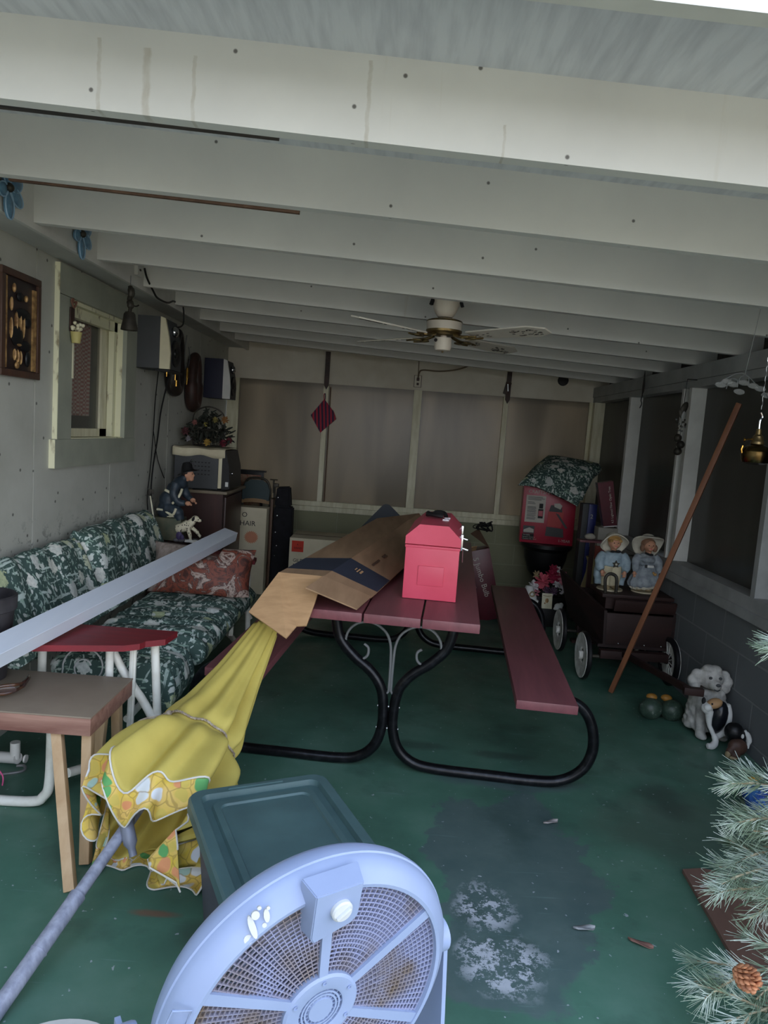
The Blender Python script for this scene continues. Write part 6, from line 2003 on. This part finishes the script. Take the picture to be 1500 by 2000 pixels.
part(gi, 'belt', MB().box((GX + .012, SY - .052, SZ + .182), (.045, .006, .016), bev=.002), M['white'])
part(gi, 'buckle', MB().tube([(GX - .012, SY - .055, SZ + .174), (GX - .012, SY - .055, SZ + .192), (GX - .022, SY - .054, SZ + .192), (GX - .022, SY - .054, SZ + .174)], .003, 6, True), M['ink'])
part(gi, 'posy', MB().ball((GX + .04, SY - .075, SZ + .135), (.012, .008, .010), 8).ball((GX + .028, SY - .078, SZ + .145), (.008, .006, .008), 8), M['blond'])
face(gi, GX + .004, SY - .014, SZ + .318, .040)
part(gi, 'hair', MB().ball((GX, SY, SZ + .328), (.048, .042, .042), 16).ball((GX - .040, SY - .014, SZ + .300), (.016, .018, .026), 10).ball((GX + .044, SY - .014, SZ + .300), (.016, .018, .026), 10), mat('auburn_hair_glaze', c(140, 104, 82), .6))
part(gi, 'scarf', MB().tube([(GX - .03, SY - .04, SZ + .272), (GX, SY - .052, SZ + .262), (GX + .02, SY - .05, SZ + .262)], .007, 8, smooth=3), M['ink'])
hm = frame((GX + .004, SY + .020, SZ + .332), (1, 0, -.04), z=(0, .76, .65))
part(gi, 'hat', MB().lathe([(.0, .056), (.032, .054), (.048, .038), (.052, .010), (.062, .003), (.088, -.006), (.100, -.022), (.093, -.026), (.078, -.012), (.05, -.004), (.0, .0)], 40, hm, fn=lambda p, a, r, z: (p.x * 1.04, p.y, p.z + ((.030 * math.cos(2 * a) - .014 * math.sin(a)) * ((r - .06) / .04) if r > .06 else 0))), M['hat'])
part(gi, 'hat_band', MB().lathe([(.0525, .010), (.054, .014), (.053, .018), (.051, .014)], 32, hm, closed=True), M['grey_glaze'])

# ------------------------------------------------------------ statues on the floor by the right wall
dgs = thing('white_dog_statue', 'white curly dog statue sitting on the floor against the right wall', 'statue', (1.79, 3.79, 0))
M['white_stone'] = mat('weathered_white_plaster', c(196, 194, 188), 0.8, col2=c(140, 138, 134), scale=24, lo=.4, hi=.75, bump=.3)
b = MB()
for i in range(70):
    a = 2 * PI * i / 23 * 1.0
    t = i / 70
    r = .085 * (1 - .30 * t)
    b.ball((1.79 + r * math.cos(a * 2.4), 3.79 + r * .85 * math.sin(a * 2.4), .03 + .22 * t), (.034, .034, .024), 8)
b.ball((1.79, 3.79, .13), (.085, .075, .13), 14)
b.tube([(1.745, 3.735, .20), (1.735, 3.715, .10), (1.735, 3.70, .02)], [.035, .028, .026], 10)
b.tube([(1.835, 3.735, .20), (1.845, 3.715, .10), (1.845, 3.70, .02)], [.035, .028, .026], 10)
b.ball((1.735, 3.69, .018), (.03, .045, .018), 10).ball((1.845, 3.69, .018), (.03, .045, .018), 10)
blobs(part(dgs, 'body', b, M['white_stone']), .008, 1)
b = MB().ball((1.784, 3.77, .315), (.068, .068, .062), 16)
b.ball((1.784, 3.705, .295), (.034, .036, .028), 12)
for s in (-1, 1):
    for q in ((.072, 3.77, .325, .034), (.088, 3.768, .295, .036), (.082, 3.762, .262, .030)):
        b.ball((1.784 + s * q[0], q[1], q[2]), (q[3], q[3] * .8, q[3]), 10)
b.ball((1.765, 3.755, .365), (.035, .035, .024), 10).ball((1.80, 3.755, .365), (.035, .035, .022), 10)
blobs(part(dgs, 'head', b, M['white_stone']), .006, 1)
part(dgs, 'nose', MB().ball((1.784, 3.668, .305), (.013, .009, .009), 10), M['dark_grey'])
for s in (-1, 1):
    part(dgs, 'eye', MB().ball((1.784 + s * .026, 3.708, .330), (.010, .008, .008), 8), M['dark_grey'])
part(dgs, 'mouth', MB().tube([(1.768, 3.678, .278), (1.784, 3.672, .272), (1.80, 3.678, .278)], .003, 6), M['dark_grey'])

b2 = thing('beagle_statue', 'small black, tan and white dog figurine leaning before the white dog statue', 'figurine', (1.76, 3.60, 0))
b = MB().ball((1.775, 3.62, .150), (.048, .05, .095), 18, (.12, .16, 0))
part(b2, 'black_back', b, mat('glossy_black_glaze', c(22, 24, 30), .25))
b = MB()
b.tube([(1.815, 3.62, .225), (1.83, 3.62, .16), (1.815, 3.61, .085), (1.775, 3.60, .055)], [.020, .022, .020, .016], 12, smooth=4)
b.tube([(1.728, 3.60, .115), (1.748, 3.59, .075), (1.762, 3.58, .040), (1.742, 3.565, .018), (1.712, 3.56, .018)], [.012, .012, .016, .018, .016], 12, smooth=4)
b.ball((1.707, 3.60, .205), (.030, .028, .030), 12)
b.tube([(1.72, 3.60, .19), (1.725, 3.605, .15), (1.73, 3.60, .11)], [.022, .018, .012], 10)
blobs(part(b2, 'white_chest', b, M['white']), .005, 2)
part(b2, 'tan_head', MB().ball((1.742, 3.60, .232), (.042, .030, .026), 14, (0, -.35, 0)), mat('tan_glaze', c(186, 146, 104), .5))
part(b2, 'muzzle', MB().ball((1.704, 3.585, .213), (.022, .020, .020), 12), M['white'])
part(b2, 'ear', MB().ball((1.690, 3.61, .238), (.010, .012, .020), 10), M['ink'])
part(b2, 'eye', MB().ball((1.718, 3.573, .237), .005, 8), M['ink'])
b3 = thing('dark_dog_figurine', 'black and brown figurine with a white side lying nearest the pine branches', 'figurine', (1.84, 3.50, 0))
b = MB().ball((1.825, 3.53, .115), (.048, .045, .050), 16).ball((1.855, 3.53, .095), (.035, .04, .045), 14)
blobs(part(b3, 'black_body', b, mat('matt_black_glaze', c(20, 20, 22), .4)), .005, 2)
b = MB().ball((1.828, 3.485, .055), (.050, .034, .044), 14).ball((1.79, 3.47, .035), (.026, .02, .026), 12).ball((1.81, 3.47, .022), (.03, .03, .02), 10)
blobs(part(b3, 'brown_head', b, mat('brown_glaze', c(92, 66, 54), .5, col2=c(70, 50, 42), scale=20)), .005, 2)
part(b3, 'white_side', MB().tube([(1.868, 3.51, .135), (1.888, 3.50, .095), (1.880, 3.49, .05)], [.007, .014, .008], 10, smooth=4), M['white'])
part(b3, 'white_spot', MB().ball((1.848, 3.486, .112), (.008, .006, .012), 8), M['white'])
part(b3, 'tan_foot', MB().ball((1.775, 3.465, .022), (.014, .016, .020), 10).ball((1.80, 3.455, .010), (.022, .016, .010), 10), M['petal_tan'])

fg = thing('twin_garden_figurine', 'dark green twin figurine with two orange heads on the floor by the wagon tongue', 'figurine', (1.60, 3.92, 0))
k = Nodes('mossy_green_glaze')
kk = k.noise(k.coords(), 30, 5, .7)
k.color(k.ramp(kk, [(.4, c(44, 62, 52)), (.62, c(66, 84, 72)), (.70, c(190, 192, 186))]))
M['moss'] = k.pr(.4)
for x in (1.545, 1.665):
    part(fg, 'body', MB().ball((x, 3.92, .062), (.066, .055, .060), 18), M['moss'])
for x in (1.555, 1.638):
    part(fg, 'orange_head', MB().ball((x, 3.95, .120), (.032, .024, .020), 12), mat('ochre_glaze', c(168, 120, 52), .5))

# leaning pole and hanging pieces on the right
solo('wooden_pole', 'long brown wooden pole leaning against the right wall in front of the wagon', 'pole', MB().bar((1.443, 4.312, .005), (1.872, 4.016, 1.796), .030, .030, bev=.004), wood('brown_pole_wood', c(138, 90, 60), c(112, 70, 48), 'Z', 14, .5))
ch = thing('wind_chime', 'hanging chime of metal bird, beads and three dark balls on the right wall post', 'chime', (1.84, 4.70, 1.49))
part(ch, 'cord', MB().tube([(1.842, 4.70, 1.975), (1.838, 4.70, 1.8), (1.835, 4.70, 1.5)], .002, 6).tube([(1.842, 4.70, 1.975), (1.905, 4.70, 1.975)], .003, 6), M['cord'])
part(ch, 'bird', MB().ball((1.842, 4.70, 1.79), (.022, .012, .045), 12, (0, .35, 0)).ball((1.828, 4.70, 1.755), (.016, .010, .036), 10, (0, -.3, 0)), M['dark_iron'])
part(ch, 'bird_wing', MB().ball((1.836, 4.686, 1.745), (.010, .004, .026), 10, (0, .2, 0)), M['grey_trim'])
rn = random.Random(9)
for i in range(16):
    part(ch, 'bead', MB().ball((1.833 + rn.uniform(-.04, .03), 4.70 + rn.uniform(-.02, .02), 1.69 + rn.uniform(-.055, .035)), .007, 8), M['dark_iron'] if i % 3 else M['grey_iron'])
for x, z in ((1.822, 1.598), (1.846, 1.556), (1.832, 1.512)):
    part(ch, 'ball', MB().ball((x, 4.70, z), .0265, 18), M['dark_iron'])
solo('feather', 'thin dark feather-shaped ornament hanging on the right wall header', 'ornament', MB().prism([(0, .10), (.012, .06), (.03, -.02), (.018, -.06), (-.012, -.09), (-.02, -.04), (-.012, .03)], .004, frame((1.888, 5.66, 2.015), (0, -1, 0), z=(-1, 0, 0))).tube([(1.887, 5.665, 1.93), (1.886, 5.68, 1.89), (1.887, 5.66, 1.86), (1.886, 5.69, 1.83)], .004, 6, smooth=4), M['black'])
lp = thing('hanging_oil_lamp', 'brass oil lamp hanging on a chain at the right edge', 'lamp', (1.492, 3.0, 1.47))
LM = Matrix.Translation((1.492, 3.0, 0))
part(lp, 'chain', MB().tube([(1.492 + .0018 * math.sin(i * 1.9), 3.0 + .0018 * math.cos(i * 1.9), 2.098 - i * .012) for i in range(34)], .0014, 6), M['chrome'])
part(lp, 'hanger_hook', MB().tube([(1.492, 3.0, 1.69), (1.500, 3.0, 1.672), (1.492, 3.0, 1.655), (1.492, 3.0, 1.62)], .005, 8, smooth=4), M['chrome'])
part(lp, 'burner', MB().lathe([(0, 1.625), (.010, 1.622), (.012, 1.600), (.020, 1.592), (.022, 1.575), (.026, 1.570), (.026, 1.560), (0, 1.555)], 24, LM), M['antique'])
part(lp, 'wick_knob', MB().tube([(1.47, 3.0, 1.580), (1.442, 3.0, 1.575)], .003, 6).ball((1.438, 3.0, 1.575), (.004, .008, .008), 8), M['brass'])
M['old_brass'] = mat('tarnished_brass', c(104, 84, 50), 0.22, 1.0, col2=c(58, 48, 34), scale=14)
part(lp, 'font', MB().lathe([(0, 1.562), (.022, 1.560), (.05, 1.545), (.058, 1.530), (.057, 1.526), (.058, 1.520), (.057, 1.516), (.058, 1.510), (.056, 1.505), (.056, 1.498), (.050, 1.484), (.03, 1.476), (0, 1.475)], 32, LM), M['old_brass'])
part(lp, 'harp', MB().tube([(1.434, 3.0, 1.520), (1.430, 3.0, 1.535), (1.434, 3.0, 1.55)], .004, 6).tube([(1.55, 3.0, 1.520), (1.553, 3.0, 1.535), (1.55, 3.0, 1.55)], .004, 6), M['brass'])
mo = thing('shell_mobile', 'wire mobile with thin translucent shell discs under the joist at the right edge', 'mobile', (1.43, 3.05, 1.75))
part(mo, 'wire', MB().tube([(1.43, 2.985, 2.10), (1.43, 3.05, 1.845)], .0015, 5).tube([(1.33, 3.06, 1.80), (1.38, 3.05, 1.838), (1.43, 3.05, 1.845), (1.50, 3.05, 1.79), (1.54, 3.04, 1.755)], .0018, 5, smooth=5).tube([(1.36, 3.05, 1.78), (1.37, 3.05, 1.82), (1.40, 3.05, 1.82), (1.405, 3.05, 1.79)], .0018, 5, smooth=5).tube([(1.405, 3.05, 1.80), (1.415, 3.05, 1.835), (1.445, 3.05, 1.835), (1.45, 3.05, 1.80)], .0018, 5, smooth=5), M['grey_iron'])
k = Nodes('milky_shell_disc')
k.color(c(176, 178, 176))
k.pr(.25)
k.p.inputs['Alpha'].default_value = .22
M['shell'] = k.m
for x, z in ((1.335, 1.795), (1.385, 1.80), (1.415, 1.772), (1.47, 1.80), (1.50, 1.79), (1.53, 1.765), (1.43, 1.81), (1.36, 1.81)):
    part(mo, 'shell_disc', MB().ball((x, 3.05, z), (.024, .003, .012), 12, (.2, .25 - x * .1, 0)), M['shell'])

# ------------------------------------------------------------ lower right: bag, board and artificial pine
bg = thing('blue_bag', 'blue and yellow plastic bag on the floor behind the pine branches', 'bag', (1.70, 2.92, 0))
k = Nodes('crinkled_blue_plastic')
k.color(k.ramp(k.noise(k.coords(), 9, 3), [(.4, c(28, 62, 140)), (.6, c(66, 116, 170))]))
k.bump(k.noise(k.coords(), 16, 4), .6, .03)
M['blue_bag'] = k.pr(.3)
b = MB().ball((1.72, 2.92, .085), (.14, .12, .085), 18).ball((1.66, 2.88, .05), (.08, .08, .05), 14)
blobs(part(bg, 'body', b, M['blue_bag']), .012, 1)
part(bg, 'yellow_patch', MB().ball((1.66, 2.94, .135), (.06, .04, .03), 12), mat('ochre_yellow_plastic', c(190, 142, 40), .5))
solo('brown_board', 'flat brown board lying on the floor beneath the pine branches', 'board', MB().prism([(1.144, 2.445), (1.118, 1.93), (1.16, 1.50), (1.50, 1.50), (1.46, 2.42), (1.215, 2.46)][::-1], .014, Matrix.Translation((0, 0, .001))), wood('dull_brown_board', c(136, 106, 94), c(116, 90, 80), 'Y', 10, .6))
for i, (x, y, r) in enumerate(((.728, 2.72, .5), (.86, 2.05, -.4), (.70, 2.10, .2))):
    lf = MB().grid(7, 5, lambda u, v: ((u - .5) * .075, (v - .5) * .034 * (1 - (2 * u - 1) ** 2) ** .5 if True else 0, .006 + .006 * math.sin(u * 4 + v * 3)))
    bmesh.ops.transform(lf.b, matrix=Matrix.Translation((x, y, 0)) @ Matrix.Rotation(r, 4, 'Z'), verts=lf.b.verts)
    bmesh.ops.remove_doubles(lf.b, verts=lf.b.verts, dist=.0005)
    o = solo('paint_flake', ('pale dry flake lying on the dark worn floor patch near the table', 'pink-brown flake on the floor at the right of the fan', 'pale flake on the floor beside the bare concrete spots')[i], 'flake', lf, (mat('pale_flake', c(168, 160, 158), .8), mat('pinkish_flake', c(150, 110, 98), .8), mat('grey_flake', c(160, 162, 164), .8))[i], group='flakes on the floor')
    solidify(o, .001)

k = Nodes('frosted_green_needles')
k.color(k.ramp(k.noise(k.coords(), 12, 3), [(.3, c(84, 106, 74)), (.5, c(140, 158, 138)), (.68, c(206, 216, 208))]))
M['needle'] = k.pr(.7)
M['twig'] = mat('pale_twig', c(190, 180, 150), .7, col2=c(140, 124, 96), scale=30)
tree = thing('artificial_pine', 'frosted artificial pine with a brown cone at the lower right corner', 'artificial pine', (1.46, 1.78, .016))
part(tree, 'trunk', MB().tube([(1.46, 1.78, .016), (1.46, 1.78, 1.25)], [.018, .010], 10), M['raw_wood'])
rn = random.Random(21)


def twig(mb, nb, a, b, dens=150, nl=.062):
    a, b = Vector(a), Vector(b)
    d = b - a
    L = d.length
    mid = (a + b) / 2 + Vector((0, 0, .04 * L))
    P = spline([a, mid, b], 10)
    mb.tube(P, [.0045, .0035, .0022], 6)
    n = int(dens * L / .3)
    for i in range(n):
        t = rn.uniform(.12, 1.02)
        q = P[min(len(P) - 1, int(t * (len(P) - 1)))]
        ax_d = (P[min(len(P) - 1, int(t * (len(P) - 1)) + 1)] - P[max(0, int(t * (len(P) - 1)) - 1)]).normalized()
        o1 = ax_d.orthogonal().normalized()
        o2 = ax_d.cross(o1)
        an = rn.uniform(0, 2 * PI)
        dr = (ax_d * rn.uniform(.55, 1.2) + (o1 * math.cos(an) + o2 * math.sin(an)) * rn.uniform(.35, .8)).normalized()
        l = nl * rn.uniform(.7, 1.15)
        s1 = dr.orthogonal().normalized() * .0013
        s2 = dr.cross(s1).normalized() * .0013
        e = q + dr * l
        vs = [nb.b.verts.new(q + s1), nb.b.verts.new(q - s1 * .5 + s2), nb.b.verts.new(q - s1 * .5 - s2)]
        ve = [nb.b.verts.new(e + s1 * .4), nb.b.verts.new(e - s1 * .2 + s2 * .4), nb.b.verts.new(e - s1 * .2 - s2 * .4)]
        for j in range(3):
            nb.b.faces.new((vs[j], vs[(j + 1) % 3], ve[(j + 1) % 3], ve[j]))


tips = [((1.018, 1.95, .587), .62), ((1.030, 1.93, .50), .55), ((1.06, 1.95, .402), .45), ((.99, 1.90, .36), .42), ((.975, 1.88, .31), .38), ((.880, 1.74, .135), .2), ((.85, 1.62, .10), .15), ((1.03, 1.86, 1.00), 1.04), ((1.10, 1.95, .44), .5), ((1.10, 1.92, .26), .34), ((1.0, 1.62, .10), .2), ((1.10, 1.70, .40), .5), ((1.14, 1.80, .72), .8), ((1.14, 1.92, .56), .64), ((1.20, 2.05, .35), .42), ((1.62, 1.95, .3), .4), ((1.40, 2.10, .5), .55), ((1.55, 1.5, .4), .5), ((1.30, 1.5, .7), .8), ((1.7, 1.75, .7), .8), ((1.45, 2.05, .9), 1.0)]
for tip, z0 in tips:
    tw, nd = MB(), MB()
    st0 = Vector((1.46, 1.78, z0))
    tp = Vector(tip)
    twig(tw, nd, st0, tp, 150)
    d = tp - st0
    sd_ = d.cross(Vector((0, 0, 1))).normalized()
    for f, s in ((.45, 1), (.55, -1), (.7, 1), (.78, -1)):
        p = st0 + d * f + Vector((0, 0, .03 * d.length * (1 - abs(2 * f - 1))))
        e = p + d * .24 + sd_ * s * .075 + Vector((0, 0, rn.uniform(-.03, .045)))
        twig(tw, nd, p, e, 170)
    br = part(tree, 'branch', tw, M['twig'])
    part(br, 'needles', nd, M['needle'], smooth=0)
cn = MB()
pm = frame((.968, 1.66, .22), (.3, -.2, .9), z=(.55, -.6, .35))
for row in range(7):
    zc = -.024 + row * .0082
    rr_ = .024 * math.sin(PI * (row + 1.2) / 8.6)
    for i in range(9):
        a = 2 * PI * (i + .5 * (row % 2)) / 9
        p = pm @ Vector((rr_ * math.cos(a), rr_ * math.sin(a), zc))
        dirv = (pm.to_3x3() @ Vector((math.cos(a), math.sin(a), .55))).normalized()
        cn.ball(p, (.010, .0085, .0032), 8, dirv.to_track_quat('X', 'Z').to_euler())
cn.ball(pm @ Vector((0, 0, 0)), (.016, .016, .016), 10)
part(tree, 'pine_cone', cn, mat('cone_brown', c(206, 142, 100), .6, col2=c(130, 80, 56), scale=40), 'brown pine cone')
